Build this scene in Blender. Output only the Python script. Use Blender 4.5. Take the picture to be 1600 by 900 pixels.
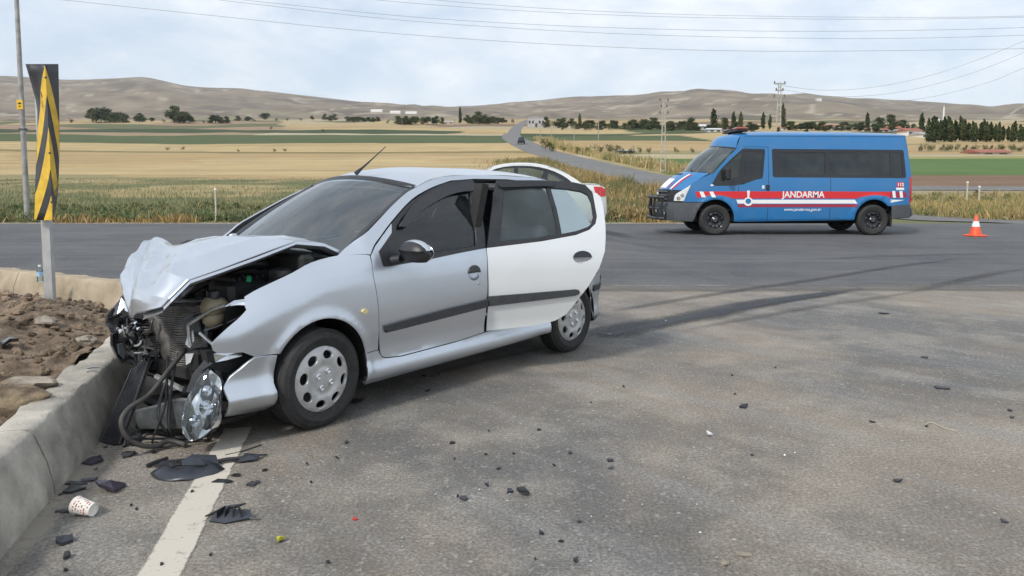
import bpy, bmesh, math, random
import numpy as np
from mathutils import Vector, Matrix, noise
from mathutils.geometry import delaunay_2d_cdt

for _o in list(bpy.data.objects):
    bpy.data.objects.remove(_o)
scn = bpy.context.scene
col = scn.collection
R = math.radians
rng = random.Random(7)

# ------------------------------------------------------------------ camera
FPX, HOR, CH, PIT = 1190.0, 277.5, 1.41, R(4.5)      # focal length in photo pixels, horizon row, eye height, pitch
CYP = HOR + FPX * math.tan(PIT)
cam_d = bpy.data.cameras.new('camera')
cam = bpy.data.objects.new('camera', cam_d)
col.objects.link(cam)
cam.location = (0, 0, CH)
cam.rotation_euler = (math.pi / 2 - PIT, 0, 0)
cam_d.sensor_width = 36.0
cam_d.lens = FPX / 1600 * 36.0
cam_d.shift_y = (CYP - 450.0) / 1600.0
cam_d.clip_start = 0.05
cam_d.clip_end = 12000
scn.camera = cam

# ------------------------------------------------------------------ sky and sun
SUN_EL, SUN_AZ = R(43), math.atan2(-0.79, -0.61)      # direction towards the sun: behind the camera, to its left
w = bpy.data.worlds.new('World')
scn.world = w
w.use_nodes = True
nt = w.node_tree
nt.nodes.clear()
def N(t, typ, **kw):
    n = t.nodes.new(typ)
    for k, v in kw.items():
        if k.startswith('i_'):
            n.inputs[k[2:].replace('_', ' ')].default_value = v
        else:
            setattr(n, k, v)
    return n
def ramp(t, fac, stops, interp='LINEAR'):
    n = t.nodes.new('ShaderNodeValToRGB')
    n.color_ramp.interpolation = interp
    e = n.color_ramp.elements
    while len(e) < len(stops):
        e.new(0.5)
    for k, (p, c) in enumerate(stops):
        e[k].position = p
        e[k].color = (c[0], c[1], c[2], 1) if not isinstance(c, (int, float)) else (c, c, c, 1)
    t.links.new(fac, n.inputs[0])
    return n.outputs[0]
def mixc(t, fac, a, b, mode='MIX'):
    n = t.nodes.new('ShaderNodeMix')
    n.data_type = 'RGBA'
    n.blend_type = mode
    n.clamp_factor = True
    for s, v in ((0, fac), (6, a), (7, b)):
        if hasattr(v, 'links'):
            t.links.new(v, n.inputs[s])
        elif s == 0:
            n.inputs[s].default_value = v
        else:
            n.inputs[s].default_value = (v[0], v[1], v[2], 1)
    return n.outputs[2]
def math_n(t, op, a, b=0.0, clamp=False):
    n = t.nodes.new('ShaderNodeMath')
    n.operation = op
    n.use_clamp = clamp
    for s, v in ((0, a), (1, b)):
        if hasattr(v, 'links'):
            t.links.new(v, n.inputs[s])
        else:
            n.inputs[s].default_value = v
    return n.outputs[0]
sky = N(nt, 'ShaderNodeTexSky', sky_type='NISHITA', sun_disc=False)
sky.sun_elevation = SUN_EL
sky.sun_rotation = math.pi / 2 - SUN_AZ
sky.altitude = 900
sky.air_density = 1.0
sky.dust_density = 2.2
tc = N(nt, 'ShaderNodeTexCoord')
mp = N(nt, 'ShaderNodeMapping')
mp.inputs['Scale'].default_value = (1.0, 1.0, 2.5)
nt.links.new(tc.outputs['Generated'], mp.inputs[0])
cn = N(nt, 'ShaderNodeTexNoise', i_Scale=4.6, i_Detail=10.0, i_Roughness=0.62, i_Distortion=0.35)
nt.links.new(mp.outputs[0], cn.inputs['Vector'])
cn2 = N(nt, 'ShaderNodeTexNoise', i_Scale=11.0, i_Detail=8.0, i_Roughness=0.6)
nt.links.new(mp.outputs[0], cn2.inputs['Vector'])
cmask = ramp(nt, cn.outputs[0], [(0.36, 0.0), (0.66, 1.0)])
cshade = ramp(nt, cn2.outputs[0], [(0.3, (7.2, 7.5, 7.9)), (0.7, (10.0, 9.9, 9.7))])
veil = mixc(nt, 0.62, sky.outputs[0], (6.5, 7.35, 8.35))      # thin bright overcast over the blue
skc = mixc(nt, math_n(nt, 'MULTIPLY', cmask, 0.62), veil, cshade)
bg = N(nt, 'ShaderNodeBackground', i_Strength=0.102)
nt.links.new(skc, bg.inputs[0])
wo = N(nt, 'ShaderNodeOutputWorld')
nt.links.new(bg.outputs[0], wo.inputs[0])

sun_d = bpy.data.lights.new('sun', 'SUN')
sun_d.energy = 2.1
sun_d.angle = R(8)
sun_d.color = (1.0, 0.955, 0.89)
sun = bpy.data.objects.new('sun', sun_d)
col.objects.link(sun)
sdir = Vector((math.cos(SUN_EL) * math.cos(SUN_AZ), math.cos(SUN_EL) * math.sin(SUN_AZ), math.sin(SUN_EL)))
sun.rotation_euler = (-sdir).to_track_quat('-Z', 'Y').to_euler()
sun.location = sdir * 50

vs = scn.view_settings
vs.view_transform = 'Standard'
vs.look = 'None'
vs.exposure = 0.42
vs.gamma = 1.0
scn.render.engine = 'CYCLES'

# ------------------------------------------------------------------ measuring: a photo pixel to a place in the world
def ray(u, v):
    a, b = (u - 800) / FPX, (CYP - v) / FPX
    return Vector((a, math.cos(PIT) + b * math.sin(PIT), -math.sin(PIT) + b * math.cos(PIT)))
def gp(u, v, z=0.0):                                  # on the level z
    d = ray(u, v)
    return Vector((0, 0, CH)) + d * ((z - CH) / d.z)
def at(u, v, Y):                                      # at the distance Y
    d = ray(u, v)
    return Vector((0, 0, CH)) + d * (Y / d.y)

# ------------------------------------------------------------------ mesh helpers
def tag(o, label=None, cat=None, group=None, kind=None):
    if label: o['label'] = label
    if cat: o['category'] = cat
    if group: o['group'] = group
    if kind: o['kind'] = kind
    return o
def link(o, parent=None):
    col.objects.link(o)
    if parent is not None:
        o.parent = parent
    return o
def empty(name, loc=(0, 0, 0), rz=0.0, label=None, cat=None, group=None):
    o = bpy.data.objects.new(name, None)
    o.location = loc
    o.rotation_euler = (0, 0, rz)
    o.empty_display_size = 0.1
    link(o)
    return tag(o, label, cat, group)
def copy_tree(o, parent=None):
    c = o.copy()
    link(c, parent)
    for ch in o.children:
        copy_tree(ch, c)
    return c
class MB:
    def __init__(s):
        s.v, s.f = [], []
    def add(s, vs_, fs):
        n = len(s.v)
        s.v += [tuple(p) for p in vs_]
        s.f += [tuple(i + n for i in f) for f in fs]
        return s
    def box(s, c, d, rot=None, taper=1.0, bev=0.0):
        hx, hy, hz = d[0] / 2, d[1] / 2, d[2] / 2
        if bev <= 0:
            P = [(x * (taper if z > 0 else 1) * hx, y * (taper if z > 0 else 1) * hy, z * hz) for z in (-1, 1) for y in (-1, 1) for x in (-1, 1)]
            F = [(0, 2, 3, 1), (4, 5, 7, 6), (0, 1, 5, 4), (2, 6, 7, 3), (0, 4, 6, 2), (1, 3, 7, 5)]
        else:
            b = min(bev, hx * .9, hy * .9, hz * .9)
            P, F = [], []
            def ringv(z, ix, iy, cut):
                X, Y = hx - ix, hy - iy
                return [(-X + cut, -Y, z), (X - cut, -Y, z), (X, -Y + cut, z), (X, Y - cut, z), (X - cut, Y, z), (-X + cut, Y, z), (-X, Y - cut, z), (-X, -Y + cut, z)]
            P = ringv(-hz, b, b, b * .3) + ringv(-hz + b, 0, 0, b) + ringv(hz - b, 0, 0, b) + ringv(hz, b, b, b * .3)
            if taper != 1.0:
                P = [(x * (taper if z > 0 else 1), y * (taper if z > 0 else 1), z) for x, y, z in P]
            for k in range(3):
                for i in range(8):
                    j = (i + 1) % 8
                    F.append((k * 8 + i, k * 8 + j, k * 8 + 8 + j, k * 8 + 8 + i))
            F.append(tuple(range(7, -1, -1)))
            F.append(tuple(range(24, 32)))
        M = rot if rot is not None else Matrix.Identity(3)
        C = Vector(c)
        return s.add([M @ Vector(p) + C for p in P], F)
    def tube(s, pts, r, seg=8, cap=True):
        pts = [Vector(p) for p in pts]
        rs = r if isinstance(r, (list, tuple)) else [r] * len(pts)
        V, F = [], []
        up = None
        for i, p in enumerate(pts):
            d = (pts[min(i + 1, len(pts) - 1)] - pts[max(i - 1, 0)]).normalized()
            if up is None:
                up = d.orthogonal().normalized()
            a = (up - d * up.dot(d)).normalized()
            up = a
            b = d.cross(a)
            for k in range(seg):
                t = 2 * math.pi * k / seg
                V.append(p + (a * math.cos(t) + b * math.sin(t)) * rs[i])
        for i in range(len(pts) - 1):
            for k in range(seg):
                j = (k + 1) % seg
                F.append((i * seg + k, i * seg + j, i * seg + seg + j, i * seg + seg + k))
        if cap:
            F.append(tuple(range(seg - 1, -1, -1)))
            F.append(tuple(range((len(pts) - 1) * seg, len(pts) * seg)))
        return s.add(V, F)
    def lathe(s, prof, seg=24, axis='z', c=(0, 0, 0)):
        V, F = [], []
        n = len(prof)
        for k in range(seg):
            t = 2 * math.pi * k / seg
            for r, h in prof:
                x, y = r * math.cos(t), r * math.sin(t)
                V.append({'z': (x, y, h), 'y': (x, h, -y), 'x': (h, x, y)}[axis])
        for k in range(seg):
            j = (k + 1) % seg
            for i in range(n - 1):
                F.append((k * n + i, j * n + i, j * n + i + 1, k * n + i + 1))
        C = Vector(c)
        return s.add([Vector(p) + C for p in V], F)
    def prism(s, poly, a, b, axis='y'):
        """a flat outline pulled from a to b along an axis; outline in the two other axes"""
        n = len(poly)
        def m(p, h):
            return {'y': (p[0], h, p[1]), 'x': (h, p[0], p[1]), 'z': (p[0], p[1], h)}[axis]
        V = [m(p, a) for p in poly] + [m(p, b) for p in poly]
        F = [tuple(range(n)), tuple(range(2 * n - 1, n - 1, -1))]
        for i in range(n):
            j = (i + 1) % n
            F.append((i, i + n, j + n, j))
        return s.add(V, F)
    def grid(s, G):
        nu, nv = len(G), len(G[0])
        V = [p for row in G for p in row]
        F = [(i * nv + j, i * nv + j + 1, (i + 1) * nv + j + 1, (i + 1) * nv + j) for i in range(nu - 1) for j in range(nv - 1)]
        return s.add(V, F)
    def ell(s, c, d, seg=12, rings=8, rot=None, jit=0.0):
        V, F = [], []
        M = rot if rot is not None else Matrix.Identity(3)
        C = Vector(c)
        for i in range(rings + 1):
            th = math.pi * i / rings
            for k in range(seg):
                ph = 2 * math.pi * k / seg
                q = Vector((math.sin(th) * math.cos(ph) * d[0], math.sin(th) * math.sin(ph) * d[1], math.cos(th) * d[2]))
                if jit:
                    q *= 1 + jit * noise.noise(Vector((q.x / d[0] * 1.7 + c[0] * 9, q.y / d[1] * 1.7 + c[1] * 9, q.z / d[2] * 1.7)))
                V.append(M @ q + C)
        for i in range(rings):
            for k in range(seg):
                j = (k + 1) % seg
                F.append((i * seg + k, (i + 1) * seg + k, (i + 1) * seg + j, i * seg + j))
        return s.add(V, F)
    def mesh(s, name, mat, smooth=None, fix=True):
        me = bpy.data.meshes.new(name)
        me.from_pydata(s.v, [], s.f)
        if fix:
            bm = bmesh.new()
            bm.from_mesh(me)
            bmesh.ops.remove_doubles(bm, verts=bm.verts, dist=1e-5)
            bmesh.ops.recalc_face_normals(bm, faces=bm.faces)
            bm.to_mesh(me)
            bm.free()
        if mat is not None:
            me.materials.append(mat)
        if smooth is not None:
            me.shade_smooth()
            me.set_sharp_from_angle(angle=R(smooth))
        me.update()
        return me
    def build(s, name, mat, parent=None, smooth=None, loc=(0, 0, 0), rot=(0, 0, 0), fix=True):
        o = bpy.data.objects.new(name, s.mesh(name, mat, smooth, fix))
        o.location = loc
        o.rotation_euler = rot
        return link(o, parent)

def spl(xk, yk):
    """smooth cubic through knots, constant outside; works on floats and arrays"""
    xk = np.array(xk, float); yk = np.array(yk, float)
    d = np.diff(yk) / np.diff(xk)
    m = np.zeros(len(xk))
    for i in range(1, len(xk) - 1):
        if d[i - 1] * d[i] > 0:
            h0, h1 = xk[i] - xk[i - 1], xk[i + 1] - xk[i]
            m[i] = (h0 + h1) * 3 / ((2 * h1 + h0) / d[i - 1] + (h1 + 2 * h0) / d[i])
    m[0], m[-1] = d[0] * .6, d[-1] * .6
    def fn(x):
        x = np.clip(x, xk[0], xk[-1])
        i = np.clip(np.searchsorted(xk, x, side='right') - 1, 0, len(xk) - 2)
        h = xk[i + 1] - xk[i]
        t = (x - xk[i]) / h
        return ((1 + 2 * t) * (1 - t) ** 2 * yk[i] + t * (1 - t) ** 2 * h * m[i] + t * t * (3 - 2 * t) * yk[i + 1] + t * t * (t - 1) * h * m[i + 1])
    return fn
def crom(P, n, closed=False):
    """Catmull-Rom through a list of points, n steps a span"""
    P = [Vector(p) for p in P]
    L = len(P)
    out = []
    for i in range(L if closed else L - 1):
        if closed:
            a, b, c, d = P[i - 1], P[i], P[(i + 1) % L], P[(i + 2) % L]
        else:
            b, c = P[i], P[i + 1]
            a = P[i - 1] if i else b * 2 - c
            d = P[i + 2] if i + 2 < L else c * 2 - b
        for k in range(n):
            t = k / n
            out.append(0.5 * (2 * b + (c - a) * t + (2 * a - 5 * b + 4 * c - d) * t * t + (3 * b - a - 3 * c + d) * t ** 3))
    if not closed:
        out.append(P[-1])
    return out
def c2(P, n=4):                                        # smooth open 2D line
    return [(p.x, p.y) for p in crom([(x, z, 0) for x, z in P], n)]
def ellipse(cx, cz, a, b, n=24, t0=0, t1=2 * math.pi, close=False):
    k = n if abs(t1 - t0 - 2 * math.pi) < 1e-6 else n - 1
    return [(cx + a * math.cos(t0 + (t1 - t0) * i / k), cz + b * math.sin(t0 + (t1 - t0) * i / k)) for i in range(n)]
def inpoly(P, x, y):
    P = np.array(P)
    x0, y0 = P[:, 0], P[:, 1]
    x1, y1 = np.roll(x0, -1), np.roll(y0, -1)
    c = ((y0 > y) != (y1 > y)) & (x < (x1 - x0) * (y - y0) / np.where(y1 == y0, 1e-12, y1 - y0) + x0)
    return bool(c.sum() % 2)
def resample(P, g):
    out = []
    for i in range(len(P)):
        a, b = P[i], P[(i + 1) % len(P)]
        n = max(1, int(math.ceil(math.hypot(b[0] - a[0], b[1] - a[1]) / g)))
        for k in range(n):
            out.append((a[0] + (b[0] - a[0]) * k / n, a[1] + (b[1] - a[1]) * k / n))
    return out
def panel(name, outline, surf, mat, parent=None, holes=(), g=0.06, th=0.012, flip=False, shade=True, solid=False, loc=(0, 0, 0), rot=(0, 0, 0)):
    """sheet-metal panel: a 2D outline (with holes) laid on a curved surface surf(a, b) -> xyz, with a turned-in edge"""
    loops = [resample(outline, g)] + [resample(h, g) for h in holes]
    pts, edges = [], []
    for L in loops:
        n = len(pts)
        pts += L
        edges += [(n + i, n + (i + 1) % len(L)) for i in range(len(L))]
    xs, zs = [p[0] for p in loops[0]], [p[1] for p in loops[0]]
    bp = np.array(pts)
    a = min(xs) + g * .5
    while a < max(xs):
        b = min(zs) + g * .5
        while b < max(zs):
            if inpoly(loops[0], a, b) and not any(inpoly(h, a, b) for h in loops[1:]) and np.min(np.hypot(bp[:, 0] - a, bp[:, 1] - b)) > g * .45:
                pts.append((a, b))
            b += g
        a += g
    v2, e2, f2, _, _, _ = delaunay_2d_cdt([Vector(p) for p in pts], edges, [], 0, 1e-6)
    F = []
    for f in f2:
        cx = sum(v2[i].x for i in f) / 3
        cz = sum(v2[i].y for i in f) / 3
        if inpoly(loops[0], cx, cz) and not any(inpoly(h, cx, cz) for h in loops[1:]):
            F.append(tuple(f))
    E = 1e-3
    V, NV = [], []
    for p in v2:
        q = Vector(surf(p.x, p.y))
        n = (Vector(surf(p.x + E, p.y)) - Vector(surf(p.x - E, p.y))).cross(Vector(surf(p.x, p.y + E)) - Vector(surf(p.x, p.y - E)))
        n = n.normalized() if n.length > 1e-12 else Vector((0, 1, 0))
        V.append(q); NV.append(-n if flip else n)
    fn = F
    # orient faces along the normals
    FF = []
    cnt = {}
    for f in F:
        n = (V[f[1]] - V[f[0]]).cross(V[f[2]] - V[f[0]])
        f = f if n.dot(NV[f[0]]) > 0 else (f[0], f[2], f[1])
        FF.append(f)
        for i in range(3):
            k = (f[i], f[(i + 1) % 3])
            cnt[k] = 1
    bnd = [k for k in cnt if (k[1], k[0]) not in cnt]
    n0 = len(V)
    if th > 0:
        idx = {}
        ctr = {}
        for (i, j) in bnd:
            t = (V[j] - V[i]).normalized()
            out = t.cross(NV[i])
            for k in (i, j):
                ctr[k] = ctr.get(k, Vector()) + out
        for k, o_ in ctr.items():
            o_ = o_.normalized() if o_.length > 1e-9 else Vector((0, 0, 1))
            idx[k] = len(V)
            V.append(V[k].copy()); NV.append((o_ + NV[k] * .6).normalized())
            V.append(V[k] - NV[k] * th); NV.append(o_)
        for (i, j) in bnd:
            FF.append((idx[j], idx[i], idx[i] + 1, idx[j] + 1))
        if solid:
            m = {}
            for k in range(n0):
                m[k] = len(V)
                V.append(V[k] - NV[k] * th); NV.append(-NV[k])
            FF += [(m[f[0]], m[f[2]], m[f[1]]) for f in FF if len(f) == 3]
    me = bpy.data.meshes.new(name)
    me.from_pydata(V, [], FF)
    me.materials.append(mat)
    if shade:
        me.shade_smooth()
        me.normals_split_custom_set_from_vertices([tuple(n) for n in NV])
    me.update()
    o = bpy.data.objects.new(name, me)
    o.location = loc
    o.rotation_euler = rot
    return link(o, parent)
def gsurf(name, rows, mat, parent=None, n=5, th=0.0, flip=False, smooth=60, post=None, hard=False):
    """smooth skin through a coarse grid of points"""
    a = [crom(r, n) for r in rows]
    if hard:                                           # straight runs between hard folds
        b = [[a[i][j].lerp(a[i + 1][j], k / n) for i in range(len(a) - 1) for k in range(n)] + [a[-1][j]] for j in range(len(a[0]))]
    else:
        b = [crom([a[i][j] for i in range(len(a))], n) for j in range(len(a[0]))]
    G = [[b[j][i] for j in range(len(b))] for i in range(len(b[0]))]
    if post:
        G = [[post(p, i / (len(G) - 1), j / (len(G[0]) - 1)) for j, p in enumerate(r)] for i, r in enumerate(G)]
    m = MB().grid(G)
    if flip:
        m.f = [tuple(reversed(f)) for f in m.f]
    o = m.build(name, mat, parent, smooth=smooth, fix=False)
    if th:
        md = o.modifiers.new('thickness', 'SOLIDIFY')
        md.thickness = th
        md.offset = -1
    return o
def text_mesh(name, body, size, mat, parent, loc, rot, depth=0.002, bold=0.0, shear=0.0, align='CENTER', sx=1.0):
    cu = bpy.data.curves.new(name, 'FONT')
    cu.body = body
    cu.size = size
    cu.extrude = depth
    cu.offset = bold
    cu.shear = shear
    cu.align_x = align
    cu.align_y = 'CENTER'
    t = bpy.data.objects.new(name, cu)
    link(t)
    dg = bpy.context.evaluated_depsgraph_get()
    me = bpy.data.meshes.new_from_object(t.evaluated_get(dg))
    bpy.data.objects.remove(t)
    me.materials.clear()
    me.materials.append(mat)
    o = bpy.data.objects.new(name, me)
    o.location = loc
    o.rotation_euler = rot
    o.scale = (sx, 1, 1)
    return link(o, parent)

# ------------------------------------------------------------------ materials
MATS = {}
def rotmap(t, co, ang, sx, sy):
    """coordinates stretched along a direction on the ground"""
    a = N(t, 'ShaderNodeMapping')
    a.inputs['Rotation'].default_value = (0, 0, -ang)
    b = N(t, 'ShaderNodeMapping')
    b.inputs['Scale'].default_value = (sx, sy, 1)
    t.links.new(co, a.inputs[0])
    t.links.new(a.outputs[0], b.inputs[0])
    return b.outputs[0]
def mat(name, c, rough=0.5, metal=0.0, var=0.0, scale=20.0, bump=0.0, bscale=80.0, coat=0.0, spec=0.5, trans=0.0, coord='Object', c2_=None, detail=5.0, emit=None):
    if name in MATS:
        return MATS[name]
    m = bpy.data.materials.new(name)
    m.use_nodes = True
    t = m.node_tree
    b = t.nodes['Principled BSDF']
    b.inputs['Roughness'].default_value = rough
    b.inputs['Metallic'].default_value = metal
    b.inputs['Coat Weight'].default_value = coat
    b.inputs['Coat Roughness'].default_value = 0.06
    b.inputs['Specular IOR Level'].default_value = spec
    b.inputs['Transmission Weight'].default_value = trans
    co = t.nodes.new('ShaderNodeTexCoord').outputs[coord]
    n = N(t, 'ShaderNodeTexNoise', i_Scale=scale, i_Detail=detail, i_Roughness=0.6)
    t.links.new(co, n.inputs['Vector'])
    lo = tuple(max(0, x * (1 - var)) for x in c)
    hi = c2_ if c2_ else tuple(min(1, x * (1 + var)) for x in c)
    t.links.new(ramp(t, n.outputs[0], [(0.32, lo), (0.68, hi)]), b.inputs['Base Color'])
    if bump:
        n2 = N(t, 'ShaderNodeTexNoise', i_Scale=bscale, i_Detail=6.0, i_Roughness=0.65)
        t.links.new(co, n2.inputs['Vector'])
        bp_ = N(t, 'ShaderNodeBump', i_Strength=bump, i_Distance=0.02)
        t.links.new(n2.outputs[0], bp_.inputs['Height'])
        t.links.new(bp_.outputs[0], b.inputs['Normal'])
    if emit:
        b.inputs['Emission Color'].default_value = (*emit[0], 1)
        b.inputs['Emission Strength'].default_value = emit[1]
    MATS[name] = m
    return m
def glass(name, tint, rough=0.02, ior=1.5, refl=1.0, film=0.0):
    m = bpy.data.materials.new(name)
    m.use_nodes = True
    t = m.node_tree
    t.nodes.clear()
    tr = N(t, 'ShaderNodeBsdfTransparent')
    tr.inputs[0].default_value = (*tint, 1)
    gl = N(t, 'ShaderNodeBsdfGlossy', i_Roughness=rough)
    gl.inputs[0].default_value = (refl, refl, refl, 1)
    if film:                                           # a film of dust, its blue painted in for reflected sky
        df = N(t, 'ShaderNodeBsdfDiffuse')
        df.inputs[0].default_value = (.48, .63, .68, 1)
        co = t.nodes.new('ShaderNodeTexCoord').outputs['Object']
        n1 = N(t, 'ShaderNodeTexNoise', i_Scale=2.2, i_Detail=7.0, i_Roughness=0.6)
        t.links.new(co, n1.inputs['Vector'])
        m0 = N(t, 'ShaderNodeMixShader')
        t.links.new(ramp(t, n1.outputs[0], [(0.3, film * .4), (0.7, film * 1.6)]), m0.inputs[0])
        t.links.new(tr.outputs[0], m0.inputs[1]); t.links.new(df.outputs[0], m0.inputs[2])
        tr = m0
    fr = N(t, 'ShaderNodeFresnel', i_IOR=ior)
    mx = N(t, 'ShaderNodeMixShader')
    t.links.new(fr.outputs[0], mx.inputs[0])
    t.links.new(tr.outputs[0], mx.inputs[1])
    t.links.new(gl.outputs[0], mx.inputs[2])
    o = N(t, 'ShaderNodeOutputMaterial')
    t.links.new(mx.outputs[0], o.inputs[0])
    return m
def attr_mat(name, rough=0.9, noise_amt=0.25, scale=1.5, scale2=40.0, bump=0.0, coord='Object', trans=0.0, rows=False):
    """colour from the mesh's own 'Col' attribute, broken up by noise"""
    m = bpy.data.materials.new(name)
    m.use_nodes = True
    t = m.node_tree
    b = t.nodes['Principled BSDF']
    b.inputs['Roughness'].default_value = rough
    b.inputs['Specular IOR Level'].default_value = 0.15
    a = N(t, 'ShaderNodeAttribute', attribute_name='Col')
    co = t.nodes.new('ShaderNodeTexCoord').outputs[coord]
    n1 = N(t, 'ShaderNodeTexNoise', i_Scale=scale, i_Detail=8.0, i_Roughness=0.65)
    n2 = N(t, 'ShaderNodeTexNoise', i_Scale=scale2, i_Detail=6.0, i_Roughness=0.7)
    t.links.new(co, n1.inputs['Vector']); t.links.new(co, n2.inputs['Vector'])
    f = math_n(t, 'ADD', math_n(t, 'MULTIPLY', n1.outputs[0], noise_amt * 2), math_n(t, 'MULTIPLY', n2.outputs[0], noise_amt * 2))
    f = math_n(t, 'ADD', f, 1 - noise_amt * 2)
    if rows:                                           # mowing and drilling lines
        mp_ = N(t, 'ShaderNodeMapping')
        mp_.inputs['Rotation'].default_value = (0, 0, R(5))
        mp_.inputs['Scale'].default_value = (0.02, 0.55, 0.02)
        t.links.new(co, mp_.inputs[0])
        n3 = N(t, 'ShaderNodeTexNoise', i_Scale=1.0, i_Detail=7.0, i_Roughness=0.7)
        t.links.new(mp_.outputs[0], n3.inputs['Vector'])
        f = math_n(t, 'MULTIPLY', f, ramp(t, n3.outputs[0], [(0.32, 0.74), (0.68, 1.24)]))
    vm = N(t, 'ShaderNodeVectorMath', operation='SCALE')
    t.links.new(a.outputs[0], vm.inputs[0]); t.links.new(f, vm.inputs['Scale'])
    t.links.new(vm.outputs[0], b.inputs['Base Color'])
    if bump:
        bp_ = N(t, 'ShaderNodeBump', i_Strength=bump, i_Distance=0.1)
        t.links.new(n2.outputs[0], bp_.inputs['Height'])
        t.links.new(bp_.outputs[0], b.inputs['Normal'])
    return m
def set_col(me, cols):
    ca = me.color_attributes.new('Col', 'FLOAT_COLOR', 'POINT')
    arr = np.ones((len(me.vertices), 4), np.float32)
    arr[:, :3] = np.array(cols, np.float32)
    ca.data.foreach_set('color', arr.ravel())

def paint_mat(name, c, metal=0.55, rough=0.36, coat=0.55, dirt=(0.30, 0.27, 0.22), damt=0.16, flake=0.05):
    m = bpy.data.materials.new(name)
    m.use_nodes = True
    t = m.node_tree
    b = t.nodes['Principled BSDF']
    co = t.nodes.new('ShaderNodeTexCoord').outputs['Object']
    n1 = N(t, 'ShaderNodeTexNoise', i_Scale=2.3, i_Detail=4.0, i_Roughness=0.5)
    n2 = N(t, 'ShaderNodeTexNoise', i_Scale=900.0, i_Detail=2.0)
    n3 = N(t, 'ShaderNodeTexNoise', i_Scale=60.0, i_Detail=6.0, i_Roughness=0.7)
    for n in (n1, n2, n3):
        t.links.new(co, n.inputs['Vector'])
    base = mixc(t, n2.outputs[0], tuple(x * (1 - flake) for x in c), tuple(min(1, x * (1 + flake)) for x in c))
    dm = math_n(t, 'MULTIPLY', ramp(t, n1.outputs[0], [(0.38, 0.0), (0.75, 1.0)]), .4)           # patches of dried road film
    dm = math_n(t, 'MULTIPLY', dm, ramp(t, n3.outputs[0], [(0.3, 0.85), (0.7, 1.0)]))
    dm = math_n(t, 'MULTIPLY', dm, damt * 3)
    t.links.new(mixc(t, dm, base, dirt), b.inputs['Base Color'])
    t.links.new(math_n(t, 'ADD', rough, math_n(t, 'MULTIPLY', dm, 0.5), True), b.inputs['Roughness'])
    b.inputs['Metallic'].default_value = metal
    b.inputs['Coat Weight'].default_value = coat
    b.inputs['Coat Roughness'].default_value = 0.08
    return m
SILVER = paint_mat('silver_paint', (0.615, 0.655, 0.71), metal=0.86, rough=0.34, coat=.65, damt=.12)
SILVER_LIT = paint_mat('silver_paint_lit', (0.72, 0.74, 0.745), metal=0.28, rough=0.36, coat=.5, damt=.08)  # open rear door: the light on its silver put into a paler colour
WHITE = paint_mat('white_paint', (0.62, 0.63, 0.62), metal=0.0, rough=0.3, damt=0.08)
BLUE = paint_mat('blue_paint', (0.017, 0.158, 0.385), metal=0.0, rough=0.32, coat=0.4, damt=0.07)
BLACKP = mat('black_plastic', (0.022, 0.023, 0.026), 0.42, var=0.3, scale=14, bump=0.08, bscale=300)
BLACKG = mat('black_gloss', (0.012, 0.013, 0.016), 0.16, coat=0.3)
DARK = mat('dark_underbody', (0.014, 0.014, 0.014), 0.7, var=0.4, scale=10)
RUBBER = mat('tyre_rubber', (0.026, 0.026, 0.027), 0.78, var=0.35, scale=25, bump=0.15, bscale=200, c2_=(0.036, 0.035, 0.033))
TRIM = mat('grey_trim', (0.045, 0.048, 0.053), 0.5, var=0.2, scale=20, bump=0.1, bscale=400)
GREYPL = mat('van_grey_plastic', (0.075, 0.082, 0.09), 0.55, var=0.15, bump=0.1, bscale=300)
COVER = mat('wheel_cover_silver', (0.50, 0.50, 0.49), 0.38, metal=0.35, var=0.16, scale=14)
CHROME = mat('chrome', (0.80, 0.81, 0.83), 0.10, metal=1.0)
REFLECT = mat('lamp_reflector', (0.60, 0.62, 0.64), 0.13, metal=0.9, var=0.3, scale=18)
ALU = mat('bare_aluminium', (0.52, 0.52, 0.51), 0.36, metal=0.7, var=0.3, scale=25)
STEEL = mat('dark_steel', (0.11, 0.11, 0.115), 0.45, metal=0.6, var=0.5, scale=18)
RAD = mat('radiator_grey', (0.11, 0.105, 0.098), 0.6, metal=0.3, var=0.45, scale=12)
BEIGE = mat('reservoir_plastic', (0.27, 0.225, 0.15), 0.5, var=0.25, scale=9)
SEAT = mat('seat_cloth', (0.035, 0.042, 0.058), 0.9, var=0.3, scale=60, bump=0.2)
LINER = mat('headliner', (0.34, 0.34, 0.33), 0.9, var=0.1)
DASH = mat('dashboard_plastic', (0.03, 0.032, 0.036), 0.62, var=0.2)
G_WIND = glass('windscreen_glass', (0.50, 0.62, 0.64), ior=2.3, film=.025)
G_TINT = glass('tinted_glass', (0.24, 0.27, 0.275), ior=1.6, film=.015)
G_DOOR = glass('door_glass', (0.62, 0.70, 0.67), ior=1.55, film=.06)
G_DARK = glass('dark_tinted_glass', (0.07, 0.08, 0.085), ior=1.55, film=.035)
G_LAMP = glass('lamp_lens', (0.80, 0.83, 0.85), ior=1.5, film=.04)
RED = mat('red_plastic', (0.52, 0.03, 0.025), 0.35, coat=0.3)
REDLENS = mat('red_lens', (0.48, 0.015, 0.02), 0.18, coat=0.6)
AMBER = mat('amber_lens', (0.75, 0.62, 0.30), 0.2, coat=0.4)
WHITEV = mat('white_vinyl', (0.80, 0.80, 0.80), 0.4)
REDV = mat('red_vinyl', (0.62, 0.025, 0.03), 0.4)
DREDV = mat('dark_red_vinyl', (0.33, 0.03, 0.06), 0.4)
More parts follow.
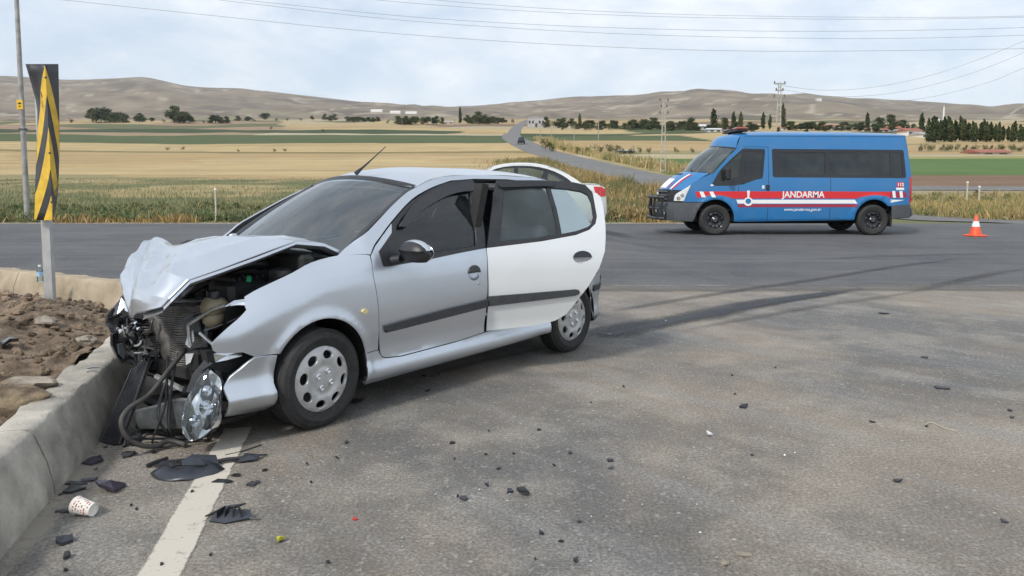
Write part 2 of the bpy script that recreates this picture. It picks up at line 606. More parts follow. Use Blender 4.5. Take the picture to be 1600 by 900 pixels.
# ================================================================== the ground
PROF = spl([0, 24, 27, 33, 45, 60, 80, 110, 150, 200, 250, 330, 400, 600, 1000, 1300],
           [-.06, -.05, -.12, .10, .94, 1.69, 2.92, 4.88, 8.4, 12.25, 16.2, 22.5, 28.8, 45.0, 75.8, 98.0])
def tz(X, Y):
    z = float(PROF(Y))
    if Y > 30:
        z += (noise.noise(Vector((X * .02, Y * .013, 3.1))) * .9 + noise.noise(Vector((X * .09, Y * .05, 8.1))) * .12) * min(1, (Y - 30) / 120) * min(3, Y / 160)
    return z
def swell(X, Y):                                      # the crown of the main road where the white car is parked
    def ss(a, b, x):
        t = min(1, max(0, (x - a) / (b - a))); return t * t * (3 - 2 * t)
    return .22 * ss(-5.5, -3.0, X) * (1 - ss(1.7, 3.0, X)) * ss(13.2, 15.6, Y) * (1 - ss(18.6, 21.5, Y))
road_x = spl([22, 28, 36, 41, 47, 57, 70, 100, 143, 200, 250, 330, 400, 600], [19, 16.6, 13.4, 11.3, 9.9, 9.1, 8.2, 6.1, 1.6, -.2, .4, 1.9, 4.2, 12.0])

def asphalt(name, ca, cb, speck=0.75, streak=0.3, ang=0.0, sx=0.25, dust=(0.30, 0.27, 0.22), damt=0.35, patch=2.6):
    m = bpy.data.materials.new(name)
    m.use_nodes = True
    t = m.node_tree
    b = t.nodes['Principled BSDF']
    b.inputs['Specular IOR Level'].default_value = 0.3
    co = t.nodes.new('ShaderNodeTexCoord').outputs['Object']
    big = N(t, 'ShaderNodeTexNoise', i_Scale=0.42, i_Detail=7.0, i_Roughness=0.6, i_Distortion=0.4)
    t.links.new(co, big.inputs['Vector'])
    med = N(t, 'ShaderNodeTexNoise', i_Scale=patch, i_Detail=8.0, i_Roughness=0.68)
    t.links.new(co, med.inputs['Vector'])
    st = N(t, 'ShaderNodeTexNoise', i_Scale=1.5, i_Detail=8.0, i_Roughness=0.65)
    t.links.new(rotmap(t, co, ang, sx, 2.2), st.inputs['Vector'])
    fine = N(t, 'ShaderNodeTexNoise', i_Scale=70.0, i_Detail=5.0, i_Roughness=0.8)
    t.links.new(co, fine.inputs['Vector'])
    vor = N(t, 'ShaderNodeTexVoronoi', i_Scale=62.0)
    t.links.new(co, vor.inputs['Vector'])
    vor2 = N(t, 'ShaderNodeTexVoronoi', i_Scale=17.0)
    t.links.new(co, vor2.inputs['Vector'])
    base = mixc(t, ramp(t, big.outputs[0], [(0.42, 0.0), (0.55, 1.0)]), ca, cb)
    base = mixc(t, math_n(t, 'MULTIPLY', ramp(t, med.outputs[0], [(0.47, 0.0), (0.64, 1.0)]), damt), base, dust)
    base = mixc(t, math_n(t, 'MULTIPLY', ramp(t, st.outputs[0], [(0.5, 0.0), (0.74, 1.0)]), streak), base, tuple(x * 1.8 for x in cb))
    base = mixc(t, math_n(t, 'MULTIPLY', ramp(t, st.outputs[0], [(0.28, 1.0), (0.46, 0.0)]), streak * .8), base, tuple(x * .62 for x in ca))
    g = ramp(t, fine.outputs[0], [(0.30, 0.28), (0.5, 1.0), (0.70, 2.1)])
    base = mixc(t, speck, base, mixc(t, 1.0, base, g, 'MULTIPLY'))
    stone = ramp(t, vor.outputs['Color'], [(0.78, 0.0), (0.92, 1.0)])
    base = mixc(t, math_n(t, 'MULTIPLY', stone, speck * .5), base, (0.42, 0.40, 0.37))
    chip = math_n(t, 'MULTIPLY', ramp(t, vor2.outputs['Distance'], [(0.10, 1.0), (0.17, 0.0)]), ramp(t, vor2.outputs['Color'], [(0.80, 0.0), (0.84, 1.0)]))
    base = mixc(t, math_n(t, 'MULTIPLY', chip, speck * .8), base, (0.5, 0.48, 0.45))
    t.links.new(base, b.inputs['Base Color'])
    t.links.new(ramp(t, med.outputs[0], [(0.3, 0.62), (0.7, 0.92)]), b.inputs['Roughness'])
    bp_ = N(t, 'ShaderNodeBump', i_Strength=0.5, i_Distance=0.012)
    t.links.new(math_n(t, 'ADD', fine.outputs[0], math_n(t, 'MULTIPLY', vor.outputs['Distance'], 0.5)), bp_.inputs['Height'])
    t.links.new(bp_.outputs[0], b.inputs['Normal'])
    return m
A_NEAR = asphalt('old_asphalt', (0.222, 0.190, 0.154), (0.130, 0.126, 0.119), streak=0.8, ang=R(-48), sx=0.22, dust=(0.33, 0.298, 0.252), damt=0.62, speck=.8, patch=1.15)
A_MAIN = asphalt('main_road_asphalt', (0.074, 0.077, 0.083), (0.098, 0.099, 0.102), speck=0.45, streak=0.5, ang=R(-3), sx=0.10, dust=(0.16, 0.155, 0.15), damt=0.3)
A_FAR = asphalt('country_road_asphalt', (0.125, 0.125, 0.126), (0.15, 0.148, 0.145), speck=0.2, streak=0.2, ang=R(80), sx=0.2)

def sheet(name, x0, x1, nx, y0, y1, ny, zf, m, kind='structure'):
    G = [[(x0 + (x1 - x0) * i / nx, y0 + (y1 - y0) * j / ny, zf(x0 + (x1 - x0) * i / nx, y0 + (y1 - y0) * j / ny)) for i in range(nx + 1)] for j in range(ny + 1)]
    o = MB().grid(G).build(name, m, smooth=60)
    return tag(o, kind=kind)
sheet('side_road', -14, 30, 40, -8, 9.72, 20, lambda x, y: 0.0, A_NEAR)
sheet('main_road', -70, 90, 320, 9.72, 23.5, 40, lambda x, y: swell(x, y), A_MAIN)

# terrain: fields that climb towards the hills
def cellrand(i, j, k=0):
    return random.Random(i * 7919 + j * 104729 + k * 31).random()
TAN, STRAW, PALE, GRN, DGRN, BRN, REDT, YEL = (.43, .315, .16), (.475, .365, .19), (.46, .395, .265), (.098, .122, .055), (.062, .085, .042), (.22, .145, .095), (.34, .235, .155), (.34, .31, .12)
def field(X, Y):
    wv = noise.noise(Vector((X * .013, Y * .01, 5))) * 5 + noise.noise(Vector((X * .05, Y * .03, 9))) * 1.2
    rx = float(road_x(Y)) if Y < 600 else 13
    y = Y + wv * (Y / 150)
    if X < rx:
        y += X * .06
        if Y < 38: return (.17, .175, .085)
        if y < 51:
            q = noise.noise(Vector((X * .09, Y * .14, 6))) + .6 * noise.noise(Vector((X * .35, Y * .35, 26)))
            return (.155, .165, .08) if q > .12 else (.21, .20, .10) if q > -.16 else (.36, .29, .15)
        if y < 58 and noise.noise(Vector((X * .1, Y * .1, 16))) > .12: return (.29, .25, .13)
        if y < 112: return STRAW if noise.noise(Vector((X * .03, Y * .05, 2))) > 0 else TAN
        if y < 117: return (.24, .20, .09)
        if y < 142: return STRAW
        if y < 200:
            return GRN if X < -1 - (y - 142) * .05 or y > 150 else TAN
        if y < 218: return PALE if X > -70 else (.33, .25, .16)
        if y < 290: return DGRN if X < -18 else TAN
        if y < 330: return REDT if X < -90 else STRAW
    else:
        if Y < 36: return (.23, .19, .09)
        if Y < 44: return (.34, .29, .19)
        if y < 58: return BRN if X > 17 else (.32, .26, .13)
        if y < 92: return (.110, .180, .058) if X > 12 + (y - 58) * .02 else (.36, .30, .15)
        if y < 100: return YEL if X > 45 else (.45, .38, .22)
        if y < 106: return PALE
        if y < 150: return TAN if noise.noise(Vector((X * .02, Y * .02, 4))) > -.15 else (.30, .26, .13)
        if y < 185: return GRN if X < 40 else STRAW
        if y < 215: return STRAW if X > 30 else DGRN
        if y < 270: return DGRN if X < 60 or X > 120 else TAN
        if y < 330: return GRN if (int(X / 45)) % 2 else STRAW
    i, j = int(math.floor((X + Y * .3) / 75)), int(math.floor((Y - X * .12) / 62))
    r = cellrand(i, j)
    c = [TAN, STRAW, PALE, GRN, REDT, BRN, DGRN, STRAW, TAN][int(r * 9)]
    return tuple(a * .8 + b * .2 for a, b in zip(c, (.33, .27, .18)))
rows = []
y = 22.0
while y < 1250:
    rows.append(y)
    y *= 1.0085
NX = 210
V, C = [], []
for y in rows:
    for k in range(NX + 1):
        t_ = (k / NX * 2 - 1)
        x = t_ * (y * .80 + 28)
        V.append((x, y, tz(x, y)))
        C.append(tuple(q * .84 for q in field(x, y)))
F = [(i * (NX + 1) + j, i * (NX + 1) + j + 1, (i + 1) * (NX + 1) + j + 1, (i + 1) * (NX + 1) + j) for i in range(len(rows) - 1) for j in range(NX)]
me = bpy.data.meshes.new('terrain')
me.from_pydata(V, [], F)
set_col(me, C)
me.materials.append(attr_mat('field_soil', noise_amt=0.26, scale=0.16, scale2=2.2, bump=0.5, rows=True))
me.shade_smooth()
tag(link(bpy.data.objects.new('terrain', me)), kind='structure')
# what lies under and behind the roads
sheet('ground', -120, 120, 8, -60, 22.2, 8, lambda x, y: -0.07, mat('soil', (.22, .17, .11), .95, var=.3, scale=2, bump=.4, bscale=20))

# hills on the horizon
rv = spl([-900, -300, 0, 60, 120, 180, 230, 265, 300, 380, 480, 560, 640, 700, 740, 800, 860, 900, 980, 1040, 1090, 1150, 1180, 1230, 1280, 1350, 1430, 1500, 1600, 2000, 2600],
         [132, 126, 122, 124, 127, 126, 124, 130, 137, 141, 151, 160, 167, 171, 170, 164, 158, 154, 152, 147, 145, 148, 150, 150, 153, 158, 161, 166, 171, 168, 160])
V, C = [], []
NR, NC = 110, 420
def hill_z(X, D):
    s = (D - 950) / 2600
    u = 800 + X * FPX / D
    k = min(1.0, s / .78)
    k = k * k * (3 - 2 * k)
    v = 191.5 + (float(rv(u)) - 191.5) * k
    z = CH + (HOR - v) / FPX * D
    amp = math.sin(math.pi * min(1, s / .80)) if s < .8 else 0
    n1 = noise.noise(Vector((X * .0022, D * .0022, 1))) + .5 * abs(noise.noise(Vector((X * .006, D * .005, 4)))) + .25 * noise.noise(Vector((X * .016, D * .012, 7)))
    z += amp * n1 * 40 * D / 2500
    return z - (s - .8) * 900 if s > .8 else z
for i in range(NR + 1):
    s = i / NR
    D = 950 + 2600 * s
    for j in range(NC + 1):
        u = -700 + 3000 * j / NC
        X = (u - 800) / FPX * D
        z = hill_z(X, D)
        V.append((X, D, z))
        n2 = noise.noise(Vector((X * .004, D * .006, 11))) + .6 * noise.noise(Vector((X * .015, D * .02, 13)))
        f = min(1, max(0, .5 + n2 * .9 + .5 * noise.noise(Vector((X * .035, D * .012, 17)))))
        c = tuple(a + (b - a) * f for a, b in zip((.138, .112, .082), (.262, .212, .15)))
        if s < .25 and n2 > .25: c = (.20, .19, .11)
        if abs(noise.noise(Vector((X * .003, D * .004, 31)))) < .015: c = (.34, .29, .22)
        C.append(c)
F = [(i * (NC + 1) + j, i * (NC + 1) + j + 1, (i + 1) * (NC + 1) + j + 1, (i + 1) * (NC + 1) + j) for i in range(NR) for j in range(NC)]
me = bpy.data.meshes.new('hills')
me.from_pydata(V, [], F)
set_col(me, C)
me.materials.append(attr_mat('hill_grass', noise_amt=0.22, scale=0.006, scale2=0.05, bump=0.0))
me.shade_smooth()
tag(link(bpy.data.objects.new('hills', me)), kind='structure')

# the country road that climbs away and the lane that crosses behind the van
def ribbon(name, cl, wd, m, lift=0.04, zf=tz, kind='structure'):
    G = []
    for i, (x, y) in enumerate(cl):
        a, b = cl[max(0, i - 1)], cl[min(len(cl) - 1, i + 1)]
        d = Vector((b[0] - a[0], b[1] - a[1], 0)).normalized()
        n = Vector((d.y, -d.x, 0))
        G.append([(x + n.x * wd * k, y + n.y * wd * k, zf(x + n.x * wd * k, y + n.y * wd * k) + lift + .05 * (1 - abs(k) * 2) ** .5) for k in (-.5, -.48, -.25, 0, .25, .48, .5)])
    return tag(MB().grid(G).build(name, m, smooth=60), kind=kind)
ys = [23.2 * (1.012 ** k) for k in range(276)]
ribbon('country_road', [(float(road_x(y)), y) for y in ys], 4.8, A_FAR, .03)
ribbon('lane', [(14 + 70 * k / 140, 43.2 - .8 * math.sin(k * .03)) for k in range(141)], 2.6, A_FAR, .03)
SHO = mat('gravel_shoulder_soil', (.42, .36, .28), .95, var=.3, scale=6, bump=.6, bscale=30, coord='Object')
ribbon('shoulder', [(-60 + 2.0 * k, 23.75 + .25 * noise.noise(Vector((k * .7, 0, 0)))) for k in range(34)] + [(6.6, 24.1), (8.8, 24.6)], 1.0, SHO, -.045, lambda x, y: 0)
ribbon('shoulder', [(20.5 + 2 * k, 23.8) for k in range(20)], 1.0, SHO, -.045, lambda x, y: 0)

# painted line, tyre marks, wet stains and a painted wheel shadow: thin sheets on the asphalt
def stain_mat(name, c, rough, lo, hi, scale=7.0, stretch=(1, 1), fine=60.0, amt=1.0, rag=.55, ang=0.0):
    m = bpy.data.materials.new(name)
    m.use_nodes = True
    t = m.node_tree
    b = t.nodes['Principled BSDF']
    b.inputs['Roughness'].default_value = rough
    b.inputs['Base Color'].default_value = (*c, 1)
    co = t.nodes.new('ShaderNodeTexCoord').outputs['Object']
    n1 = N(t, 'ShaderNodeTexNoise', i_Scale=scale, i_Detail=8.0, i_Roughness=0.7)
    n2 = N(t, 'ShaderNodeTexNoise', i_Scale=fine, i_Detail=5.0, i_Roughness=0.75)
    t.links.new(rotmap(t, co, ang, *stretch), n1.inputs['Vector']); t.links.new(co, n2.inputs['Vector'])
    a = N(t, 'ShaderNodeAttribute', attribute_name='Col')
    s = math_n(t, 'ADD', math_n(t, 'MULTIPLY', n1.outputs[0], rag), math_n(t, 'MULTIPLY', n2.outputs[0], rag * .8))
    s = math_n(t, 'ADD', s, .5 - rag * .9)
    s = math_n(t, 'ADD', s, math_n(t, 'MULTIPLY', math_n(t, 'SUBTRACT', a.outputs['Fac'], .5), .9))
    al = math_n(t, 'MULTIPLY', ramp(t, s, [(lo, 0.0), (hi, 1.0)]), math_n(t, 'MULTIPLY', ramp(t, a.outputs['Fac'], [(0.02, 0.0), (0.40, 1.0)]), amt))
    t.links.new(al, b.inputs['Alpha'])
    return m
def stain(name, pts, wd, m, lift, kind='structure', nacross=6):
    P = crom([(p[0], p[1], 0) for p in pts], 6)
    wds = wd if isinstance(wd, list) else [wd] * len(pts)
    V, C, F = [], [], []
    for i, p in enumerate(P):
        d = (P[min(i + 1, len(P) - 1)] - P[max(i - 1, 0)]).normalized()
        n = Vector((d.y, -d.x, 0))
        q = i / (len(P) - 1) * (len(wds) - 1)
        k = min(int(q), len(wds) - 2) if len(wds) > 1 else 0
        ww = wds[k] + (wds[min(k + 1, len(wds) - 1)] - wds[k]) * (q - k)
        e = min(1, i / 5, (len(P) - 1 - i) / 5)
        for j in range(nacross + 1):
            s_ = j / nacross * 2 - 1
            x, y_ = p.x + n.x * ww * s_ * .5, p.y + n.y * ww * s_ * .5
            V.append((x, y_, lift + swell(x, y_)))
            C.append(((1 - abs(s_) ** 2.2) * e,) * 3)
    na = nacross + 1
    for i in range(len(P) - 1):
        for j in range(nacross):
            F.append((i * na + j, i * na + j + 1, (i + 1) * na + j + 1, (i + 1) * na + j))
    me = bpy.data.meshes.new(name)
    me.from_pydata(V, [], F)
    set_col(me, C)
    me.materials.append(m)
    return tag(link(bpy.data.objects.new(name, me)), kind=kind)
LINE = stain_mat('worn_white_paint', (.55, .505, .43), .85, .40, .56, scale=9, fine=48, amt=.93)
WET_SHADE = stain_mat('wet_coolant_and_shade', (.026, .028, .033), .6, .48, 1.0, scale=2.4, amt=.98, fine=34, rag=1.25, ang=R(39), stretch=(.30, 2.6))
SKID = stain_mat('tyre_rubber_mark', (.050, .050, .053), .7, .44, .95, scale=2.0, amt=.45, fine=40, rag=1.1, ang=R(39), stretch=(.25, 2.6))
FAINT = stain_mat('faint_tyre_mark', (.062, .060, .058), .8, .50, 1.05, scale=1.6, amt=.34, fine=40, rag=1.2, ang=R(35), stretch=(.25, 2.6))
OLDL = stain_mat('old_lane_paint', (.34, .34, .33), .8, .46, .75, scale=3, amt=.5, rag=.9)
DUST = stain_mat('pale_dust', (.36, .325, .27), .95, .46, .9, scale=2.2, amt=.6, fine=18, rag=1.2)
SEAM = stain_mat('seam_grit', (.155, .146, .134), .95, .40, .95, scale=1.2, amt=.85, fine=26, rag=1.0)
G2 = lambda L: [tuple(gp(*q)[:2]) for q in L]
def line_sheet(name, a, b, wd, m, lift=.004):
    P = [Vector((a[0] + (b[0] - a[0]) * k / 24, a[1] + (b[1] - a[1]) * k / 24, 0)) for k in range(25)]
    d = (P[-1] - P[0]).normalized()
    n = Vector((d.y, -d.x, 0))
    V, C, F = [], [], []
    for p in P:
        for s_ in (-1, -.86, 0, .86, 1):
            V.append((p.x + n.x * wd * s_ / 2, p.y + n.y * wd * s_ / 2, lift)); C.append((.42 if abs(s_) == 1 else .62,) * 3)
    for i in range(24):
        for j in range(4):
            F.append((i * 5 + j, i * 5 + j + 1, (i + 1) * 5 + j + 1, (i + 1) * 5 + j))
    me = bpy.data.meshes.new(name); me.from_pydata(V, [], F); set_col(me, C); me.materials.append(m)
    return tag(link(bpy.data.objects.new(name, me)), kind='structure')
line_sheet('road_line', (-1.05, 1.5), (-1.545, 4.2), .155, LINE)
line_sheet('road_line', (1.3, 9.86), (2.9, 9.86), .12, OLDL, .008)
line_sheet('road_line', (6.0, 9.86), (9.6, 9.86), .12, OLDL, .008)
line_sheet('road_line', (-7.5, 20.6), (-4.2, 20.6), .12, OLDL, .004)
stain('wet_trail', G2([(905, 538), (960, 520), (1030, 505), (1110, 490), (1200, 472), (1280, 461), (1400, 445)]), [.42, .66, .70, .62, .54, .44, .24], WET_SHADE, .009)
stain('wet_shade_patch', G2([(535, 640), (556, 628), (578, 618)]), [.08, .17, .06], WET_SHADE, .010)  # front wheel's shadow painted on the asphalt in the coolant's dark colour
stain('wet_shade_patch', G2([(330, 665), (360, 656), (395, 650)]), [.06, .16, .05], WET_SHADE, .010)
stain('tyre_mark', G2([(925, 492), (1010, 478), (1100, 463), (1200, 448), (1300, 433), (1420, 414), (1560, 398)]), [.22, .22, .24, .26, .26, .28, .3], SKID, .012)
stain('tyre_mark', G2([(1000, 530), (1150, 502), (1290, 478), (1410, 460), (1500, 441), (1600, 420), (1750, 395)]), [.16, .16, .2, .2, .2, .2, .2], FAINT, .014)
stain('tyre_mark', G2([(1390, 462), (1500, 437), (1620, 412)]), .22, SKID, .016)
stain('tyre_mark', G2([(1180, 412), (1330, 403), (1480, 398), (1640, 396)]), .3, FAINT, .018)
stain('tyre_mark', G2([(600, 610), (720, 575), (820, 552), (905, 535)]), [.1, .16, .18, .14], FAINT, .012)
stain('dust_seam', [(-9, 9.8), (-4, 9.66), (0, 9.78), (3, 9.64), (6.5, 9.76), (10, 9.68), (15, 9.75)], [.6, .9, 1.1, .8, 1.0, .8, .6], SEAM, .0062)
stain('dust_edge', [(-1.72, 2.2), (-1.90, 2.9), (-2.05, 3.5), (-2.20, 4.1), (-2.3, 4.6)], [.16, .2, .24, .28, .2], DUST, .005)

# ------------------------------------------------------------------ kerbs
CONC = mat('kerb_concrete', (.33, .305, .26), .9, var=.30, scale=4.6, bump=.5, bscale=55, c2_=(.52, .48, .415), detail=12)
CONC2 = mat('stained_concrete', (.34, .27, .185), .92, var=.25, scale=3, bump=.3, bscale=60, c2_=(.47, .39, .28), detail=10)
KPROF = [(0, -.06), (.012, .06), (.032, .15), (.072, .255), (.086, .288), (.098, .300), (.13, .305), (.18, .306), (.24, .305), (.282, .300), (.292, .28), (.30, -.06)]
def kerb_block(parent, a, b, m, seed, rough=.006):
    a, b = Vector((*a, 0)), Vector((*b, 0))
    d = (b - a).normalized()
    n = Vector((-d.y, d.x, 0))                        # towards the island
    L = (b - a).length
    st = max(2, int(L / .05))
    G = []
    for i in range(st + 1):
        row = []
        for (t_, z) in KPROF:
            p = a + d * (L * i / st) + n * t_
            s_ = noise.noise(Vector((p.x * 5, p.y * 5, z * 9 + seed))) + .6 * noise.noise(Vector((p.x * 16, p.y * 16, z * 20 + seed)))
            e = rough * (1.7 if .08 < t_ < .10 else 2.6 if .26 < t_ < .295 else .9)
            q = p + n * s_ * e * .7 + Vector((0, 0, z + (s_ * e if z > 0 else 0)))
            chip = noise.noise(Vector((p.x * 3.1, p.y * 3.1, 40 + seed)))
            if .26 < t_ < .296 and chip > .12:
                q -= n * (chip - .12) * .16
                q.z -= (chip - .12) * .10
            row.append(q)
        G.append(row)
    mb = MB().grid(G)
    k = len(KPROF)
    mb.f += [tuple(range(k - 1, -1, -1)), tuple(range(st * k, st * k + k))]
    return mb.build('kerb_block', m, parent, smooth=38)
kd = Vector((-.241, .970)).normalized()
kp = lambda Y: (-2.03 + (Y - 3.30) * kd.x / kd.y, Y)
K1 = empty('concrete_kerb', (0, 0, 0), 0, 'weathered concrete kerb that the crashed silver car has struck', 'kerb')
kerb_block(K1, kp(.95), kp(3.292), CONC, 1)
kerb_block(K1, kp(3.304), kp(6.25), CONC, 2)
K2 = empty('concrete_kerb', (0, 0, 0), 0, 'earth stained concrete kerb along the main road behind the sign post', 'kerb')
kd2 = Vector((-.874, .485)).normalized()
k2 = lambda s: (-3.86 + .13 + kd2.x * s, 7.40 + .25 + kd2.y * s)
kerb_block(K2, k2(7.0), k2(2.43), CONC2, 3)
kerb_block(K2, k2(2.42), k2(-1.05), CONC2, 4)

# ------------------------------------------------------------------ the island of broken earth between the kerbs
SOIL = mat('island_earth', (.125, .088, .058), .97, var=.45, scale=9, bump=.9, bscale=34, c2_=(.27, .20, .135), detail=10)
def isl_z(x, y):
    n_ = (Vector((-2.3, 3.32, 0)) - Vector((x, y, 0)))
    dk = -((x + 2.30) * kd.y - (y - 3.32) * kd.x)      # distance from the near kerb's back edge
    dk2 = -((x + 3.86) * kd2.y - (y - 7.40) * kd2.x) if False else ((-3.86 - x) * kd2.y * 0 + 0)
    far = (7.40 - y) * .874 - (x + 3.86) * .485        # distance from the far kerb
    z = .23 + .12 * math.exp(-((dk - .9) / .7) ** 2)
    f = min(1, max(0, far / 1.3))
    z = .06 + (z - .06) * f * f * (3 - 2 * f) + (.07 if x < -4.2 else .07 * max(0, (-x - 3.2))) 
    z += .07 * noise.noise(Vector((x * 2.1, y * 2.1, 0))) + .045 * abs(noise.noise(Vector((x * 6, y * 6, 3)))) + .03 * noise.noise(Vector((x * 14, y * 14, 6)))
    return z
def in_isl(x, y, m=0.0):
    dk = -((x + 2.03) * kd.y - (y - 3.30) * kd.x)
    far = (7.40 - y) * .874 - (x + 3.86) * .485
    return dk > .285 + m and far > -.02 + m
V, F, idx = [], [], {}
NXI, NYI = 230, 170
for i in range(NXI + 1):
    for j in range(NYI + 1):
        x, y = -10.5 + 8.2 * i / NXI, 1.3 + 9.7 * j / NYI
        if in_isl(x, y):
            idx[i, j] = len(V)
            V.append((x, y, isl_z(x, y)))
for i in range(NXI):
    for j in range(NYI):
        q = [(i, j), (i + 1, j), (i + 1, j + 1), (i, j + 1)]
        if all(k in idx for k in q):
            F.append(tuple(idx[k] for k in q))
tag(MB().add(V, F).build('island_earth', SOIL, smooth=60, fix=False), kind='structure')
# clods: one shape pool, hundreds of lumps nobody could count
def lump(mb, c, r, seed, seg=6, rings=4):
    rr = random.Random(seed)
    d = (r * rr.uniform(.7, 1.3), r * rr.uniform(.7, 1.3), r * rr.uniform(.5, .9))
    rot = Matrix.Rotation(rr.uniform(0, 6.3), 3, 'Z') @ Matrix.Rotation(rr.uniform(-.6, .6), 3, 'X')
    V, F = [], []
    off = Vector((rr.uniform(0, 50), rr.uniform(0, 50), 0))
    tmp = MB().ell((0, 0, 0), (1, 1, 1), seg, rings)
    for p in tmp.v:
        p = Vector(p)
        k = 1 + .55 * noise.noise(p * 1.3 + off) + .25 * noise.noise(p * 3.1 + off)
        V.append(rot @ Vector((p.x * d[0] * k, p.y * d[1] * k, p.z * d[2] * k)) + Vector(c))
    mb.add(V, tmp.f)
mb = MB()
rr = random.Random(3)
n_ = 0
while n_ < 5200:
    x, y = rr.uniform(-7.5, -2.35), rr.uniform(2.6, 9.0)
    if in_isl(x, y, .03):
        r = .007 + .034 * rr.random() ** 4.0
        lump(mb, (x, y, isl_z(x, y) + r * .25), r, n_, 6, 4)
        n_ += 1
o = mb.build('earth_clods', mat('clod_earth', (.135, .095, .062), .97, var=.5, scale=4, bump=.7, bscale=40, c2_=(.30, .225, .155)), smooth=None)
tag(o, 'loose brown clods of earth scattered over the island', 'soil', kind='stuff')
# a few stones one can pick out
ROCK = mat('pale_stone', (.30, .25, .19), .93, var=.35, scale=9, bump=.7, bscale=50, c2_=(.42, .37, .30), detail=9)
def stone(u, v, zz, r, label, seed, m=ROCK, sc=(1, 1, .7)):
    p = gp(u, v, zz)
    b_ = MB()
    lump(b_, (0, 0, 0), r, seed, 12, 8)
    o_ = b_.build('stone', m, smooth=28, loc=(p.x, p.y, isl_z(p.x, p.y) + r * .28))
    o_.scale = sc
    return tag(o_, label, 'stone', 'stones in the earth of the island')
stone(48, 604, .30, .11, 'large flat pale rubble slab against the near kerb', 901, sc=(1.5, .8, .42))
stone(8, 628, .30, .13, 'brown earthy boulder in front of the pale rubble slab', 902, mat('boulder_earth', (.17, .12, .075), .97, var=.45, scale=14, bump=1.0, bscale=60, c2_=(.34, .26, .165)), (1.1, 1.0, .7))
stone(72, 488, .22, .09, 'pale stone at the foot of the chevron sign post', 903)
stone(75, 525, .26, .07, 'small whitish stone lying midway across the island earth', 904)
stone(135, 540, .26, .06, 'rounded tan stone near the kerb edge of the island', 905)
# roadside plants: blades and leaves, built as masses
def blades(name, P, H, W, C, lean, m, label, cat, parent=None):
    n = len(P)
    r_ = np.random.default_rng(len(P))
    a = r_.uniform(0, 2 * np.pi, n)
    bx, by = np.cos(a), np.sin(a)
    la = r_.uniform(0, 2 * np.pi, n)
    ll = r_.uniform(0, 1, n) ** 1.3 * lean * H
    P = np.array(P); H = np.array(H); W = np.array(W)
    V = np.zeros((n, 4, 3), np.float32)
    V[:, 0] = P; V[:, 1] = P; V[:, 2] = P; V[:, 3] = P
    V[:, 0, 0] -= bx * W; V[:, 0, 1] -= by * W
    V[:, 1, 0] += bx * W; V[:, 1, 1] += by * W
    mid = .55
    V[:, 2, 0] += bx * W * .8 + np.cos(la) * ll * .35; V[:, 2, 1] += by * W * .8 + np.sin(la) * ll * .35; V[:, 2, 2] += H * mid
    V[:, 3, 0] += np.cos(la) * ll; V[:, 3, 1] += np.sin(la) * ll; V[:, 3, 2] += H
    me = bpy.data.meshes.new(name)
    i0 = np.arange(n) * 4
    me.vertices.add(n * 4)
    me.vertices.foreach_set('co', V.ravel())
    me.loops.add(n * 6)
    me.loops.foreach_set('vertex_index', np.stack([i0, i0 + 1, i0 + 2, i0, i0 + 2, i0 + 3], 1).ravel())
    me.polygons.add(n * 2)
    me.polygons.foreach_set('loop_start', np.arange(n * 2) * 3)
    me.update(calc_edges=True)
    set_col(me, np.repeat(np.array(C), 4, axis=0))
    me.materials.append(m)
    return tag(link(bpy.data.objects.new(name, me), parent), label, cat, kind='stuff')
WEED = attr_mat('weed_leaf', rough=.8, noise_amt=.12, scale=.8, scale2=8)
def jitc(c, r_, a=.3):
    k = r_.uniform(1 - a, 1 + a)
    return (c[0] * k * r_.uniform(.9, 1.1), c[1] * k, c[2] * k * r_.uniform(.85, 1.15))
def grow(n, sampler, palette, hr, wr, seed):
    r_ = random.Random(seed)
    P, H, W, C = [], [], [], []
    while len(P) < n:
        q = sampler(r_)
        if q is None: continue
        x, y, k = q
        pn = noise.noise(Vector((x * .45, y * .45, seed))) * .6 + .9 * noise.noise(Vector((x * .13, y * .2, seed + 3))) + .4 * noise.noise(Vector((x * 1.4, y * 1.4, seed)))
        i_ = min(len(palette) - 1, max(0, int((.5 + pn * .75 + r_.uniform(-.28, .28)) * len(palette))))
        h_ = r_.uniform(*hr) * (0.55 + .9 * max(0, .5 + noise.noise(Vector((x * .7, y * .7, seed + 5))))) * k
        z = tz(x, y) if y > 23.2 else 0
        P.append((x, y, z)); H.append(h_); W.append(r_.uniform(*wr)); C.append(jitc(palette[i_], r_))
    return P, H, W, C
gpal = [(.33, .275, .14), (.23, .22, .11), (.18, .195, .092), (.15, .175, .08), (.19, .20, .095), (.28, .25, .13)]
dpal = [(.38, .30, .15), (.43, .33, .16), (.36, .22, .085), (.30, .20, .08), (.22, .20, .08), (.16, .18, .07)]
def s_left(r_):
    y = 23.75 + 30 * r_.random() ** 1.9
    x = r_.uniform(-.72 * y - 2, 5.5)
    return x, y, (.45 if y < 24.4 else 1.0) * (1.0 if y < 31 else max(.3, 1 - (y - 31) / 22))
P, H, W, C = grow(60000, s_left, gpal, (.10, .32), (.007, .015), 21)
blades('roadside_weeds', P, H, W, C, .55, WEED, 'green and straw coloured weeds along the far side of the main road', 'weeds')
def s_edge(r_):
    y = 23.6 + 1.1 * r_.random()
    x = r_.uniform(-20, 7)
    if noise.noise(Vector((x * .5, 3, 0))) < -.1: return None
    return x, y, .8
P, H, W, C = grow(7000, s_edge, dpal, (.12, .42), (.006, .014), 22)
blades('dry_grass', P, H, W, C, .6, WEED, 'dry straw grass at the edge of the main road asphalt', 'grass')
